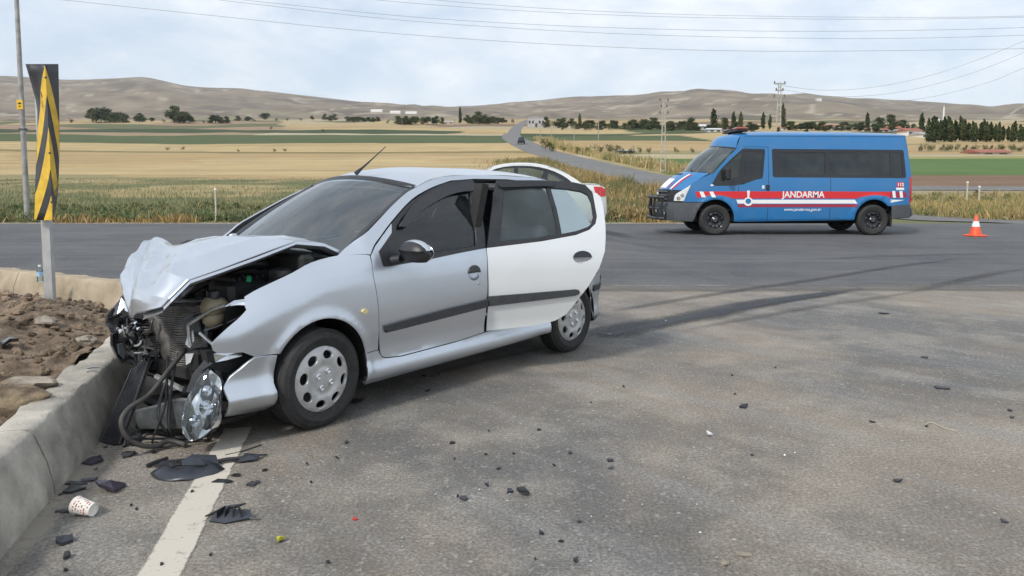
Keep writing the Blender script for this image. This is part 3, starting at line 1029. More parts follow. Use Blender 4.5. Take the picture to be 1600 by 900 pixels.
def s_mid(r_):                                        # the tall ochre growth between the main road and the country road
    y = 24.2 + 60 * r_.random() ** 1.6
    rx = float(road_x(y)) - 3.6
    x = r_.uniform(-1.5, 1) * 1.0 + rx - abs(r_.gauss(0, 2.2)) if y > 34 else r_.uniform(1.0, 8.4 - (y - 24) * .05)
    if x > rx: return None
    if y < 27 and x > 5.6 + (y - 24.2) * 1.3: return None
    return x, y, 1.0
P, H, W, C = grow(30000, s_mid, [(.34, .25, .115), (.38, .295, .145), (.29, .20, .09), (.20, .19, .085), (.145, .165, .07)], (.22, .62), (.008, .02), 23)
blades('tall_dry_weeds', P, H, W, C, .45, WEED, 'tall ochre weeds beside the country road behind the white car', 'weeds')
def s_right(r_):
    y = 24.2 + 15 * r_.random() ** 1.3
    x = r_.uniform(11.5 + max(0, (36 - y)) * .55, .75 * y + 6)
    return x, y, (.5 if y < 24.8 else 1) * (1 if y < 33 else .6)
P, H, W, C = grow(34000, s_right, [(.40, .31, .14), (.36, .28, .12), (.26, .235, .10), (.15, .17, .06), (.30, .25, .11)], (.18, .48), (.008, .018), 24)
blades('verge_weeds', P, H, W, C, .5, WEED, 'dry yellow and green weeds on the verge behind the traffic cone', 'weeds')
def s_road2(r_):
    y = 44 + 120 * r_.random() ** 1.6
    x = float(road_x(y)) + 3.7 + abs(r_.gauss(0, 1.6))
    return x, y, 1
P, H, W, C = grow(12000, s_road2, [(.40, .31, .15), (.44, .35, .18), (.30, .25, .11), (.17, .18, .07)], (.3, .8), (.02, .045), 25)
blades('bank_weeds', P, H, W, C, .5, WEED, 'straw coloured grass on the far bank of the country road', 'grass')
# leafy weeds: clumps of small leaves
def clumps(n, sampler, palette, hr, seed, per=90):
    r_ = random.Random(seed)
    P, H, W, C = [], [], [], []
    k_ = 0
    while k_ < n:
        q = sampler(r_)
        if q is None: continue
        x, y, k = q
        k_ += 1
        h_ = r_.uniform(*hr) * k
        c0 = r_.choice(palette)
        g0 = tz(x, y)
        for _ in range(per):
            d = Vector((r_.gauss(0, 1), r_.gauss(0, 1), abs(r_.gauss(0, 1)))).normalized() * r_.random() ** .45
            P.append((x + d.x * h_ * .75, y + d.y * h_ * .75, g0 + d.z * h_ * .9))
            H.append(r_.uniform(.05, .14)); W.append(r_.uniform(.014, .034)); C.append(jitc(c0, r_, .35))
    return P, H, W, C
lpal = [(.135, .170, .075), (.155, .185, .082), (.120, .152, .070), (.17, .19, .09), (.22, .21, .11), (.15, .175, .082)]
def s_near(r_):
    y = 23.9 + 9.5 * r_.random() ** 1.3
    return r_.uniform(-.72 * y - 2, 5.5), y, 1.0 if y < 29 else .7
P, H, W, C = clumps(900, s_near, lpal, (.14, .42), 31)
blades('leafy_weeds', P, H, W, C, 1.2, WEED, 'low bushy green weeds beyond the main road behind the sign', 'weeds')
P, H, W, C = clumps(420, s_mid, [(.28, .205, .10), (.32, .25, .13), (.15, .165, .075), (.13, .15, .07), (.22, .19, .095)], (.25, .70), 32)
blades('bushy_weeds', P, H, W, C, 1.2, WEED, 'bushy rust brown and green weeds behind the white car', 'weeds')
P, H, W, C = clumps(300, s_right, [(.30, .245, .12), (.19, .185, .085), (.13, .15, .065), (.36, .29, .15)], (.18, .48), 33)
blades('scrub', P, H, W, C, 1.2, WEED, 'low dry scrub on the verge right of the police van', 'scrub')
# ================================================================== the crashed silver hatchback
CARX, CARY, CARYAW = -1.6934, 4.7352, 4.01655
car = empty('crashed_car', (CARX, CARY, 0), CARYAW, 'silver hatchback with crushed front and open rear door against the kerb', 'car')
_w = spl([.14, .17, .20, .235, .275, .31, .36, .5, .62, .75, .85, .92, 1.0, 1.38, 1.45], [.745, .775, .806, .822, .818, .803, .802, .820, .827, .822, .810, .790, .762, .565, .535])
_t = spl([-3.1, -3.0, -2.9, -2.7, -2.4, -1.8, -.8, 0, .3, .5, .7, .86], [-.20, -.12, -.075, -.04, -.018, 0, 0, -.008, -.03, -.06, -.12, -.24])
_top = spl([-.45, -.224, -.026, .105, .304, .394, .5], [.99, .955, .928, .883, .82, .782, .74])
def CS(x, z):
    yv = float(_w(z)) + float(_t(x))
    if x > -.40:                                       # the wing rolls over towards the bonnet
        k = min(1, (x + .40) / .25)
        q = max(0, (z - (float(_top(x)) - .17)) / .17)
        yv -= .085 * q * q * k
    # lips of the wheel arches
    for cx in (-.005, -2.442):
        r = math.hypot((x - cx) / .95, z - .28)
        if z > .2:
            yv += .016 * math.exp(-((r - .345) / .035) ** 2)
    return yv
def Lsurf(d=0.0):
    return lambda x, z: (x, CS(x, z) + d, z)
def Rsurf(d=0.0):
    return lambda x, z: (x, -CS(x, z) - d, z)
def both(name, outline, m, holes=(), d=0.0, sides=(1, -1), parent=None, **kw):
    r = []
    for s in sides:
        r.append(panel(name, outline, Lsurf(d) if s > 0 else Rsurf(d), m, parent or car, holes=holes, flip=(s > 0), **kw))
    return r
# ---- outlines, x forward from the front axle and z up, in metres
archF = ellipse(-.005, .28, .318, .345, 22, R(205), R(-33))            # over the front wheel, front to back
archF = [(-.005 + .318 * math.cos(a), .28 + .345 * math.sin(a)) for a in np.linspace(R(33), R(196), 24)]
doorF_front = [(-.389, .945), (-.383, .894), (-.377, .824), (-.394, .719), (-.406, .60), (-.413, .469), (-.426, .38)]
fender = c2([(-.222, .957), (-.026, .928), (.105, .883), (.304, .82), (.394, .782)], 3) + [(.412, .74)] + c2([(.412, .72), (.467, .678), (.548, .628), (.606, .575), (.602, .535)], 3) + [(.58, .519), (.455, .506), (.396, .474), (.283, .472)] \
    + archF + [(-.318, .30), (-.322, .372), (-.418, .372)] + list(reversed(doorF_front))[1:-1] + [(-.385, .945), (-.36, .953)]
both('front_wing', fender, SILVER, g=.028, sides=(1,))
fenderR = c2([(-.222, .957), (-.026, .928), (.105, .883), (.26, .84)], 3) + [(.30, .74), (.33, .6), (.30, .50)] + archF[3:] + [(-.318, .30), (-.322, .372), (-.418, .372)] + list(reversed(doorF_front))[1:-1] + [(-.385, .945), (-.36, .953)]
both('front_wing', fenderR, SILVER, g=.06, sides=(-1,))
# front door
belt_f = [(-1.413, .918), (-1.1, .902), (-.86, .886), (-.50, .870)]
fdoor = doorF_front[:-1] + [(-.424, .40), (-.436, .345), (-.452, .325), (-.478, .313)] + [(-.604, .303), (-1.091, .311), (-1.374, .330), (-1.381, .537), (-1.390, .756), (-1.408, .918)] + belt_f[1:] + [(-.466, .877), (-.454, .963), (-.599, 1.068), (-.624, 1.124), (-.515, 1.050), (-.437, .997)]
fdoor = [(x - .006, z) if x > -.45 and z < 1.0 else (x, z) for x, z in fdoor]
FD = both('front_door', fdoor, SILVER, g=.04, holes=[ellipse(-1.257, .760, .060, .052, 28)])
frame_out = [(-.470, .874), (-.458, .963), (-.601, 1.070), (-.630, 1.128)] + c2([(-.70, 1.170), (-.863, 1.257), (-1.091, 1.336), (-1.3, 1.382), (-1.528, 1.394)], 3) + [(-1.535, 1.36), (-1.478, 1.142), (-1.405, .922)] + belt_f[1:]
frame_hole = [(-.597, .915), (-.635, 1.075), (-.668, 1.125)] + c2([(-.70, 1.145), (-.874, 1.228), (-1.10, 1.303), (-1.30, 1.342), (-1.463, 1.352)], 3) + [(-1.318, .940), (-1.1, .934)]
for s, fd in ((1, FD[0]), (-1, FD[1])):
    sf = Lsurf if s > 0 else Rsurf
    panel('window_frame', frame_out, sf(.002), BLACKP, fd, holes=[frame_hole], flip=s > 0, g=.06)
    panel('window_glass', [(x, z) for x, z in frame_hole], sf(-.012), G_TINT, fd, flip=s > 0, g=.08, th=0)
    vis = c2([(-.655, 1.105), (-.863, 1.246), (-1.091, 1.325), (-1.3, 1.368), (-1.50, 1.376)], 4) + c2([(-1.485, 1.318), (-1.30, 1.306), (-1.133, 1.271), (-.874, 1.185), (-.72, 1.10)], 4)
    panel('wind_deflector', vis, (lambda sf: (lambda x, z: (lambda p: (p[0], p[1] + (.022 if p[1] > 0 else -.022), p[2]))(sf()(x, z))))(sf), BLACKG, fd, flip=s > 0, g=.07, th=.02)
    strip = c2([(-.453, .492), (-.456, .508), (-.482, .521), (-.9, .546), (-1.374, .566)], 3) + c2([(-1.378, .510), (-.9, .491), (-.49, .474), (-.466, .478)], 3)
    panel('moulding', strip, sf(.020), TRIM, fd, flip=s > 0, g=.05, th=.030, shade=False)
    hx_, hz_ = -1.257, .760
    panel('handle_recess', ellipse(hx_, hz_, .061, .053, 28), (lambda sf: (lambda x, z: (lambda p, q: (p[0], p[1] - math.copysign(.034 * q, p[1]), p[2]))(sf()(x, z), max(0, 1 - ((x + 1.257) / .061) ** 2 - ((z - .760) / .053) ** 2) ** .5)))(sf), SILVER, fd, flip=s > 0, g=.013, th=0)
    panel('handle', ellipse(hx_, hz_ + .002, .060, .052, 18, 0, math.pi), sf(.007), BLACKG, fd, flip=s > 0, g=.02, th=.006)
    panel('key_lock', ellipse(-1.297, .684, .012, .012, 14), sf(.004), CHROME, fd, flip=s > 0, g=.02, th=.004)
# roof rail, pillars and rear quarter in one pressing
opening = [(-2.10, .47), (-2.178, .618), (-2.265, .749), (-2.320, .869), (-2.341, .955), (-2.367, 1.112), (-2.383, 1.247), (-2.358, 1.303), (-2.265, 1.365), (-2.16, 1.382)]
quarter = [(-.205, .956)] + c2([(-.205, .956), (-.38, 1.062), (-.547, 1.156), (-.70, 1.24), (-.849, 1.312), (-.934, 1.341), (-1.134, 1.401), (-1.381, 1.425), (-1.815, 1.426), (-2.3, 1.405), (-2.62, 1.355)], 3)[1:] \
    + [(-2.72, 1.25), (-2.82, 1.08), (-2.90, .93), (-2.955, .78), (-2.96, .60), (-2.78, .595)] + [(-2.442 + .318 * math.cos(a), .28 + .345 * math.sin(a)) for a in np.linspace(R(158), R(28), 20)] + [(-2.145, .36)] + opening \
    + [(-1.91, 1.398), (-1.55, 1.402), (-1.3, 1.390)] + c2([(-1.3, 1.390), (-1.091, 1.344), (-.863, 1.266), (-.63, 1.137), (-.51, 1.058), (-.432, 1.002), (-.39, .951)], 3)[1:] + [(-.36, .957)]
qwin = [(-2.47, 1.02), (-2.46, 1.20), (-2.42, 1.29), (-2.55, 1.275), (-2.66, 1.21), (-2.72, 1.10), (-2.70, 1.03)]
both('body_side', quarter, SILVER, g=.06)
# rear doors: the left one swung open on its hinges, the right one shut
HX, HY = -1.400, .815
rdoor = [(-.004, .333), (.335, .346), (.45, .358), (.524, .374), (.604, .412), (.70, .529), (.778, .621), (.865, .749), (.917, .869), (.936, .955), (.955, 1.06), (.972, 1.20), (.968, 1.262), (.944, 1.292), (.912, 1.298), (.900, 1.12), (.875, 1.066), (.815, 1.025), (.70, .990), (.426, .953), (.003, .918), (.004, .60)]
rframe = [(.004, .922), (.426, .957), (.70, .994), (.815, 1.029), (.872, 1.070), (.897, 1.122), (.908, 1.302), (.86, 1.356), (.761, 1.376), (.51, 1.391), (.156, 1.391), (.115, 1.30), (.06, 1.12)]
rhole1 = [(.095, .958), (.196, 1.322), (.40, 1.338), (.535, 1.336), (.555, 1.18), (.556, .998), (.426, .982)]
rhole2 = [(.586, 1.002), (.585, 1.18), (.57, 1.334), (.70, 1.325), (.82, 1.305), (.868, 1.28), (.882, 1.22), (.872, 1.12), (.845, 1.072), (.80, 1.045), (.70, 1.018)]
def door_surf(d, s):
    return lambda L, z: (-L, s * (float(_w(z)) - HY + d), z)
for s, ang in ((1, R(-30)), (-1, 0.0)):
    rd = panel('rear_door', rdoor, door_surf(0, s), SILVER_LIT if s > 0 else SILVER, car, holes=[ellipse(.730, .828, .074, .047, 28)], flip=s < 0, g=.055, loc=(HX, s * HY, 0), rot=(0, 0, ang))
    panel('window_frame', rframe, door_surf(.002, s), BLACKP, rd, holes=[rhole1, rhole2], flip=s < 0, g=.06, th=.02)
    panel('window_glass', rhole1, door_surf(-.010, s), G_DOOR, rd, flip=s < 0, g=.08, th=0)
    panel('quarter_glass', rhole2, door_surf(-.010, s), G_DOOR, rd, flip=s < 0, g=.08, th=0)
    panel('wind_deflector', [(.16, 1.372), (.51, 1.378), (.60, 1.374), (.585, 1.346), (.50, 1.348), (.17, 1.340)], door_surf(.022, s), BLACKG, rd, flip=s < 0, g=.07, th=.02)
    panel('moulding', [(.000, .582), (.002, .513)] + [(.35, .533), (.665, .553), (.69, .562), (.698, .577), (.690, .592), (.672, .598), (.35, .590)], door_surf(.020, s), TRIM, rd, flip=s < 0, g=.05, th=.022)
    panel('handle_recess', ellipse(.730, .828, .075, .048, 28), (lambda s: lambda L, z: (-L, s * (float(_w(z)) - HY - .034 * max(0, 1 - ((L - .730) / .075) ** 2 - ((z - .828) / .048) ** 2) ** .5), z))(s), SILVER_LIT if s > 0 else SILVER, rd, flip=s < 0, g=.013, th=0)
    panel('handle', ellipse(.730, .830, .074, .047, 18, 0, math.pi), door_surf(.008, s), BLACKG, rd, flip=s < 0, g=.02, th=.007)
    inner = [(.03, .36), (.33, .37), (.50, .39), (.58, .43), (.68, .55), (.75, .64), (.83, .76), (.88, .87), (.89, .96), (.87, 1.05), (.80, 1.01), (.42, .945), (.03, .915)]
    panel('inner_trim', inner, (lambda s: lambda L, z: (-L, s * (float(_w(z)) - HY - .075), z))(s), DASH, rd, flip=s > 0, g=.1, th=-.03)
# sills
sill = [(-.322, .366), (-.421, .366), (-.431, .342), (-.449, .319), (-.478, .307), (-.604, .297), (-1.09, .305), (-1.38, .324), (-1.70, .338), (-1.95, .346), (-2.09, .37), (-2.135, .33), (-2.13, .21), (-1.555, .190), (-.9, .178), (-.334, .168), (-.318, .22)]
both('sill', sill, SILVER, g=.045, th=.03)
# indicator
panel('indicator', ellipse(-.300, .626, .022, .014, 18), Lsurf(.010), AMBER, car, flip=True, g=.02, th=.010)
# ---- roof skin
def roof_pt(x, t):
    gz = float(spl([-2.72, -2.62, -2.3, -1.815, -1.381, -1.134, -.934, -.849], [1.33, 1.357, 1.407, 1.428, 1.427, 1.403, 1.343, 1.314])(x))
    yg = CS(x, gz)
    cr = float(spl([-2.7, -2.3, -1.6, -1.2, -.9], [.035, .055, .060, .066, .072])(x))
    return (x, yg * t, gz + cr * (1 - abs(t) ** 2.3))
G = []
for i in range(31):
    row = []
    for j in range(25):
        t_ = j / 12 - 1
        xf = -.848 - .085 * t_ * t_
        row.append(roof_pt(xf + (-2.70 - xf) * i / 30, t_))
    G.append(row)
MB().grid(G).build('roof', SILVER, car, smooth=70)
G = [[(p[0] - .0, p[1] * .97, p[2] - .045) for p in r] for r in G]
MB().grid(G).build('headliner', LINER, car, smooth=70)
MB().tube([(-.96, -.06, 1.44), (-1.01, -.06, 1.475)], [.018, .010], 8).tube([(-1.0, -.06, 1.468), (-1.11, -.06, 1.545), (-1.24, -.06, 1.64)], [.009, .005, .003], 6).build('aerial', BLACKP, car, smooth=40)
# ---- windscreen
def ws(u, v):
    b_ = Vector((-.085 - .185 * u * u, .668 * u, .940 + .008 * u * u))
    t_ = Vector((-.852 - .092 * u * u, .553 * u, 1.408 - .062 * u * u))
    p = b_.lerp(t_, v)
    n_ = Vector((.5, 0, .86))
    return p + n_ * (.035 * 4 * v * (1 - v) * (1 - .5 * u * u))
G = [[ws(j / 14 - 1, i / 16) for j in range(29)] for i in range(17)]
wsc = MB().grid(G).build('windscreen', G_WIND, car, smooth=80)
edge = [ws(-1, i / 12) for i in range(13)] + [ws(-1 + k / 12, 1) for k in range(1, 25)] + [ws(1, 1 - i / 12) for i in range(1, 13)]
def band(P, wd, off, name, m, par):
    G_ = []
    for i, p in enumerate(P):
        d = (P[min(i + 1, len(P) - 1)] - P[max(0, i - 1)]).normalized()
        up = Vector((.52, 0, .85))
        n_ = up.cross(d).normalized()
        G_.append([p - n_ * wd * .5 + up * off, p + up * (off + .004), p + n_ * wd * .5 + up * off])
    return MB().grid(G_).build(name, m, par, smooth=60)
band(edge, .052, .006, 'windscreen_seal', BLACKP, wsc)
MB().box((-.885, 0, 1.300), (.02, .20, .06), Matrix.Rotation(R(-12), 3, 'Y'), bev=.01).tube([(-.88, 0, 1.32), (-.90, 0, 1.40)], .008, 6).build('rear_view_mirror', BLACKP, car, smooth=40)
# far side pillars inner lining so that the cabin reads as closed
for s in (-1, 1):
    MB().tube([(-.36, s * .66, .93), (-.66, s * .60, 1.13), (-.97, s * .53, 1.30), (-1.2, s * .49, 1.355), (-2.2, s * .48, 1.335), (-2.6, s * .47, 1.29)], [.035, .032, .030, .03, .03, .03], 6).build('roof_pillar_lining', LINER, car, smooth=60)
    MB().prism([(-1.32, .30), (-1.40, .30), (-1.385, .92), (-1.505, 1.36), (-1.44, 1.37), (-1.32, .92)], s * .735, s * .66 if s > 0 else s * .66, 'y').build('b_pillar', DARK, car)
# door mirror on the left and on the right
for s in (1, -1):
    mr = MB()
    c = Vector((-.60, s * .945, .955))
    mr.ell(c, (.062, .125, .074), 20, 12)
    mr.v = [(x + (.02 if z > c.z else 0), y, max(z, c.z - .055)) for x, y, z in mr.v]
    o_ = mr.build('door_mirror', BLACKP, car, smooth=50)
    MB().tube([(-.545, s * .80, .905), (-.56, s * .86, .915)], [.032, .028], 10).build('mirror_arm', BLACKP, o_, smooth=50)
    cap = MB().ell(c + Vector((.004, 0, .004)), (.064, .128, .078), 24, 14)
    keep = [i for i, p in enumerate(cap.v)]
    cap.f = [f for f in cap.f if sum(cap.v[i][2] for i in f) / len(f) > c.z + .018]
    cap.build('mirror_cap', SILVER, o_, smooth=60)
    gl = MB().ell(c + Vector((-.052, 0, 0)), (.012, .105, .058), 20, 10)
    gl.build('mirror_glass', CHROME, o_, smooth=60)
# ---- tail: hatch, rear window, bumper and lamps
def tail(u, z):
    x = float(spl([.16, .30, .55, .62, .80, .95, 1.1, 1.25, 1.36], [-3.02, -3.06, -3.07, -3.04, -3.03, -2.99, -2.90, -2.80, -2.70])(z))
    yv = CS(max(x + .09, -2.95), z) - .01
    return (x + .10 * abs(u) ** 2.6, yv * u, z)
MB().grid([[tail(j / 10 - 1, .60 + .76 * i / 16) for j in range(21)] for i in range(17)]).build('tailgate', SILVER, car, smooth=60)
MB().grid([[Vector(tail((j / 10 - 1) * .84, .985 + .33 * i / 8)) + Vector((-.006, 0, .004)) for j in range(21)] for i in range(9)]).build('rear_window', G_DARK, car, smooth=60)
MB().grid([[Vector(tail(j / 10 - 1, .17 + .43 * i / 10)) + Vector((-.012, 0, 0)) for j in range(21)] for i in range(11)]).build('rear_bumper', SILVER, car, smooth=60)
rb = [(-2.783, .590), (-2.96, .595), (-2.985, .50), (-2.985, .30), (-2.96, .18), (-2.78, .19), (-2.765, .30), (-2.752, .40)]
both('bumper_corner', rb, SILVER, g=.05)
panel('bumper_moulding', [(-2.80, .50), (-2.99, .505), (-2.99, .455), (-2.80, .45)], Lsurf(.014), TRIM, car, flip=True, g=.05, th=.016)
both('tail_lamp', c2([(-2.80, .93), (-2.90, .92), (-2.955, .80), (-2.955, .69), (-2.88, .66), (-2.81, .72), (-2.79, .83)], 2), REDLENS, d=.006, g=.04, th=.012)
# ---- wheels
def wheel(parent, x, y, steer=0.0, R0=.283, W0=.165, side=1):
    wr = bpy.data.objects.new('wheel', None)
    wr.empty_display_size = .1
    wr.location = (x, y, R0 - .004)
    wr.rotation_euler = (0, 0, steer if side > 0 else steer + math.pi)
    link(wr, parent)
    h_ = W0 / 2
    prof = [(.176, -h_ + .02), (.20, -h_ + .002), (.235, -h_ - .006), (.262, -h_ + .004), (R0 - .006, -h_ + .022)]
    gr = []
    for k in range(5):
        yy = -h_ + .03 + (W0 - .06) * k / 4
        gr += [(R0, yy - .010), (R0, yy + .006), (R0 - .008, yy + .008), (R0 - .008, yy + .012)]
    prof += gr[:-2] + [(R0 - .006, h_ - .022), (.262, h_ - .004), (.235, h_ + .006), (.20, h_ - .002), (.176, h_ - .02)]
    MB().lathe(prof, 56, 'y').build('tyre', RUBBER, wr, smooth=28)
    MB().lathe([(.178, -h_ + .02), (.165, 0), (.06, .01), (.0001, .01)], 32, 'y').build('rim', STEEL, wr, smooth=40)
    zc = spl([0, .045, .075, .11, .155, .176, .19], [.056, .056, .050, .060, .055, .046, .030])
    holes = []
    for k in range(8):
        a = 2 * math.pi * (k + .25) / 8
        ca, sa = math.cos(a), math.sin(a)
        hh = []
        for (p, q) in ellipse(0, 0, .0265, .035, 16):
            rr_, tt_ = .141 + p, q
            hh.append((ca * rr_ - sa * tt_, sa * rr_ + ca * tt_))
        holes.append(hh)
    panel('wheel_cover', ellipse(0, 0, .190, .190, 48), lambda a, b: (a, h_ - .048 + float(zc(math.hypot(a, b))), b), COVER, wr, holes=holes, g=.022, th=.018, flip=True)
    for k in range(4):
        a = 2 * math.pi * (k + .3) / 4
        MB().lathe([(.0165, h_ - .004), (.0165, h_ + .014), (.012, h_ + .018), (.012, h_ + .010), (.0001, h_ + .010)], 12, 'y', (.050 * math.cos(a), 0, .050 * math.sin(a))).build('wheel_bolt', CHROME, wr, smooth=30)
    return wr
wheel(car, 0, .738, R(3))
wheel(car, -2.442, .728)
wheel(car, 0, -.738, R(3), side=-1)
wheel(car, -2.442, -.728, side=-1)
# wheel-arch liners and the floor
for cx in (0, -2.442):
    for s in (1, -1):
        G = [[(cx + .335 * math.cos(a), s * yy, .28 + .355 * math.sin(a)) for yy in (.42, .60, .79)] for a in np.linspace(R(-12), R(192), 20)]
        MB().grid(G).build('wheel_arch_liner', DARK, car, smooth=60)
        MB().prism([(cx + .335 * math.cos(a), .28 + .355 * math.sin(a)) for a in np.linspace(R(-12), R(192), 16)], s * .42, s * .41, 'y').build('wheel_arch_wall', DARK, car)
MB().box((-1.2, 0, .235), (1.75, 1.50, .10), bev=.03).box((-2.75, 0, .30), (.42, 1.3, .12), bev=.03).box((-1.2, .1, .17), (2.6, .10, .07), bev=.03).build('floor_pan', DARK, car)
MB().box((-2.0, -.3, .20), (.35, .25, .12), bev=.05).build('silencer', STEEL, car, smooth=40)
# ---- cabin
def seat(x, y, wd=.50):
    st = bpy.data.objects.new('seat', None)
    st.location = (x, y, .30)
    link(st, car)
    MB().box((.02, 0, .17), (.50, wd, .16), Matrix.Rotation(R(-6), 3, 'Y'), bev=.06).build('cushion', SEAT, st, smooth=50)
    MB().box((-.34, 0, .50), (.15, wd, .66), Matrix.Rotation(R(-18), 3, 'Y'), taper=.82, bev=.06).build('backrest', SEAT, st, smooth=50)
    MB().box((-.475, 0, .93), (.10, .26, .19), Matrix.Rotation(R(-12), 3, 'Y'), bev=.045).tube([(-.44, .06, .80), (-.47, .06, .9)], .007, 6).tube([(-.44, -.06, .80), (-.47, -.06, .9)], .007, 6).build('headrest', SEAT, st, smooth=50)
seat(-1.02, .36)
seat(-1.02, -.36)
MB().box((-1.95, 0, .46), (.50, 1.25, .17), bev=.06).box((-2.28, 0, .75), (.16, 1.25, .56), Matrix.Rotation(R(-20), 3, 'Y'), bev=.06).build('rear_bench', SEAT, car, smooth=50)
MB().box((-.40, 0, .80), (.44, 1.34, .22), Matrix.Rotation(R(6), 3, 'Y'), bev=.08).box((-.46, .37, .90), (.22, .36, .09), bev=.04).box((-.62, 0, .55), (.25, .26, .42), bev=.05).build('dashboard', DASH, car, smooth=50)
sw = bpy.data.objects.new('steering_wheel', None)
sw.location = (-.70, .37, .84)
sw.rotation_euler = (0, R(-62), 0)
link(sw, car)
MB().tube([(0.185 * math.cos(a), .185 * math.sin(a), 0) for a in np.linspace(0, 2 * math.pi, 29)], .015, 8).build('wheel_rim', BLACKP, sw, smooth=60)
MB().box((0, 0, -.01), (.13, .15, .05), bev=.03).box((0, .11, -.01), (.04, .12, .02)).box((0, -.11, -.01), (.04, .12, .02)).box((-.1, 0, -.01), (.12, .04, .02)).build('wheel_hub', BLACKP, sw, smooth=40)
MB().box((-2.62, 0, .93), (.45, 1.2, .02)).build('parcel_shelf', SEAT, car)
MB().box((-.02, 0, .72), (.10, 1.36, .50), bev=.02).build('bulkhead', DARK, car)
# cowl and wiper under the windscreen
MB().grid([[(-.36 + .20 * (i / 6) + .20 * (1 - (j / 12 - 1) ** 2), .66 * (j / 12 - 1), .925 - .01 * i / 6) for j in range(25)] for i in range(7)]).build('scuttle', BLACKP, car, smooth=60)
MB().tube([(-.12, .30, .965), (-.20, -.05, .985), (-.22, -.42, .985)], [.012, .009, .007], 6).build('wiper', BLACKP, car, smooth=40)
# ================================================================== the wrecked nose of the silver car
MCAR = Matrix.Translation((CARX, CARY, 0)) @ Matrix.Rotation(CARYAW, 4, 'Z')
ICAR = MCAR.inverted()
OC = ICAR @ Vector((0, 0, CH))
def cp(u, v, y):                                       # where a sight line meets the plane y in the car's own frame
    d = ICAR.to_3x3() @ ray(u, v)
    return OC + d * ((y - OC.y) / d.y)
def cz(u, v, z):
    return ICAR @ gp(u, v, z)
def shard(name, P, m, parent, th=.006, smooth=None, bend=0.0):
    P = [Vector(p) for p in P]
    c = sum(P, Vector()) / len(P)
    n_ = Vector()
    for i in range(len(P)):
        n_ += (P[i] - c).cross(P[(i + 1) % len(P)] - c)
    n_ = n_.normalized() if n_.length > 0 else Vector((0, 0, 1))
    k = len(P)
    V = [c + n_ * (th / 2 + bend)] + [p + n_ * th / 2 for p in P] + [c + n_ * (bend - th / 2)] + [p - n_ * th / 2 for p in P]
    F = []
    for i in range(k):
        j = (i + 1) % k
        F += [(0, 1 + i, 1 + j), (k + 1, k + 2 + j, k + 2 + i), (1 + i, k + 2 + i, k + 2 + j, 1 + j)]
    return MB().add(V, F).build(name, m, parent, smooth=smooth)
# ---- crumpled bonnet
HOOD = [
 [(-.33, .665, .935), (-.205, .45, 1.012), (-.145, .2, 1.032), (-.14, -.1, 1.024), (-.19, -.4, .995), (-.27, -.64, .960)],
 [(-.145, .655, 1.022), (-.05, .45, 1.052), (.0, .2, 1.046), (.0, -.1, 1.034), (-.05, -.4, 1.004), (-.12, -.63, .966)],
 [(.04, .645, 1.047), (.12, .44, 1.064), (.15, .2, 1.05), (.14, -.1, 1.03), (.08, -.38, 1.0), (.03, -.585, .955)],
 [(.29, .635, .977), (.32, .43, 1.022), (.33, .2, 1.022), (.30, -.1, 1.005), (.22, -.36, .975), (.13, -.53, .925)],
 [(.49, .625, .926), (.50, .42, .962), (.50, .2, .965), (.43, -.08, .975), (.33, -.33, .995), (.22, -.50, .985)],
 [(.645, .605, .886), (.66, .43, .893), (.63, .21, .880), (.53, -.06, .935), (.42, -.28, 1.0), (.31, -.44, 1.022)],
 [(.735, .585, .800), (.765, .42, .80), (.735, .21, .775), (.63, -.06, .865), (.50, -.25, .955), (.38, -.41, 1.030)],
 [(.758, .545, .757), (.79, .38, .712), (.782, .25, .668), (.70, -.02, .770), (.63, -.18, .855), (.42, -.39, 1.012)],
]
_rc = random.Random(41)
PLN = [(Vector((_rc.uniform(-1, 1), _rc.uniform(-1, 1), 0)).normalized() * _rc.uniform(.25, .55), Vector((_rc.uniform(.35, .75), _rc.uniform(-.4, .5), 0)), _rc.uniform(-.02, .02)) for _ in range(16)]
def facet(q):
    """flat facets meeting in hard creases, as sheet metal buckles"""
    d = [g.dot(Vector((q.x, q.y, 0)) - c0) + k0 for g, c0, k0 in PLN]
    return max(d[:5]) * .30 + min(d[5:10]) * .30 + max(d[10:16]) * .16
def crumple(p, s, t):
    q = Vector(p)
    k = max(0, (s - .44) / .42)
    k = min(1, k); k = k * k * (3 - 2 * k)
    far = min(1, max(0, (t - .06) / .30))
    ends = min(1, (1 - s) / .10 + .25)                   # keep the torn front edge where it is
    n_ = Vector((.45, -.1, .88))
    q += n_ * (facet(q) - .02) * k * far * ends * 1.5
    def fold(x):
        return abs((x % 1.0) - .5) * 2 - .5
    q += n_ * fold(q.x * 5.1 - q.y * 3.4 + .15) * .052 * k * far * ends
    q += n_ * (noise.noise(q * 9) * .014 + noise.noise(q * 17) * .006 + noise.noise(q * 40) * .002) * k * far
    if s < .62:                                          # the long pressed creases of the bonnet
        for yc in (.40, -.40):
            q.z += .010 * math.exp(-((q.y - yc) / .030) ** 2) * (1 - s / .62)
    q.z += .008 * math.sin(q.y * 9 + q.x * 5) * math.exp(-((s - .3) / .2) ** 2)
    return q
hood = gsurf('bonnet', HOOD, SILVER, car, n=11, th=.010, flip=True, smooth=10, post=crumple, hard=True)
# turned edge of the bonnet on the near side
ed = [Vector(HOOD[i][0]).lerp(Vector(HOOD[i + 1][0]), k / 6) for i in range(7) for k in range(6)] + [Vector(HOOD[7][0])]
MB().grid([[p + Vector((0, .003, .002)), p + Vector((0, .008, -.012)), p + Vector((0, -.012, -.030)), p + Vector((0, -.035, -.034))] for p in ed]).build('bonnet_edge', SILVER, hood, smooth=40)
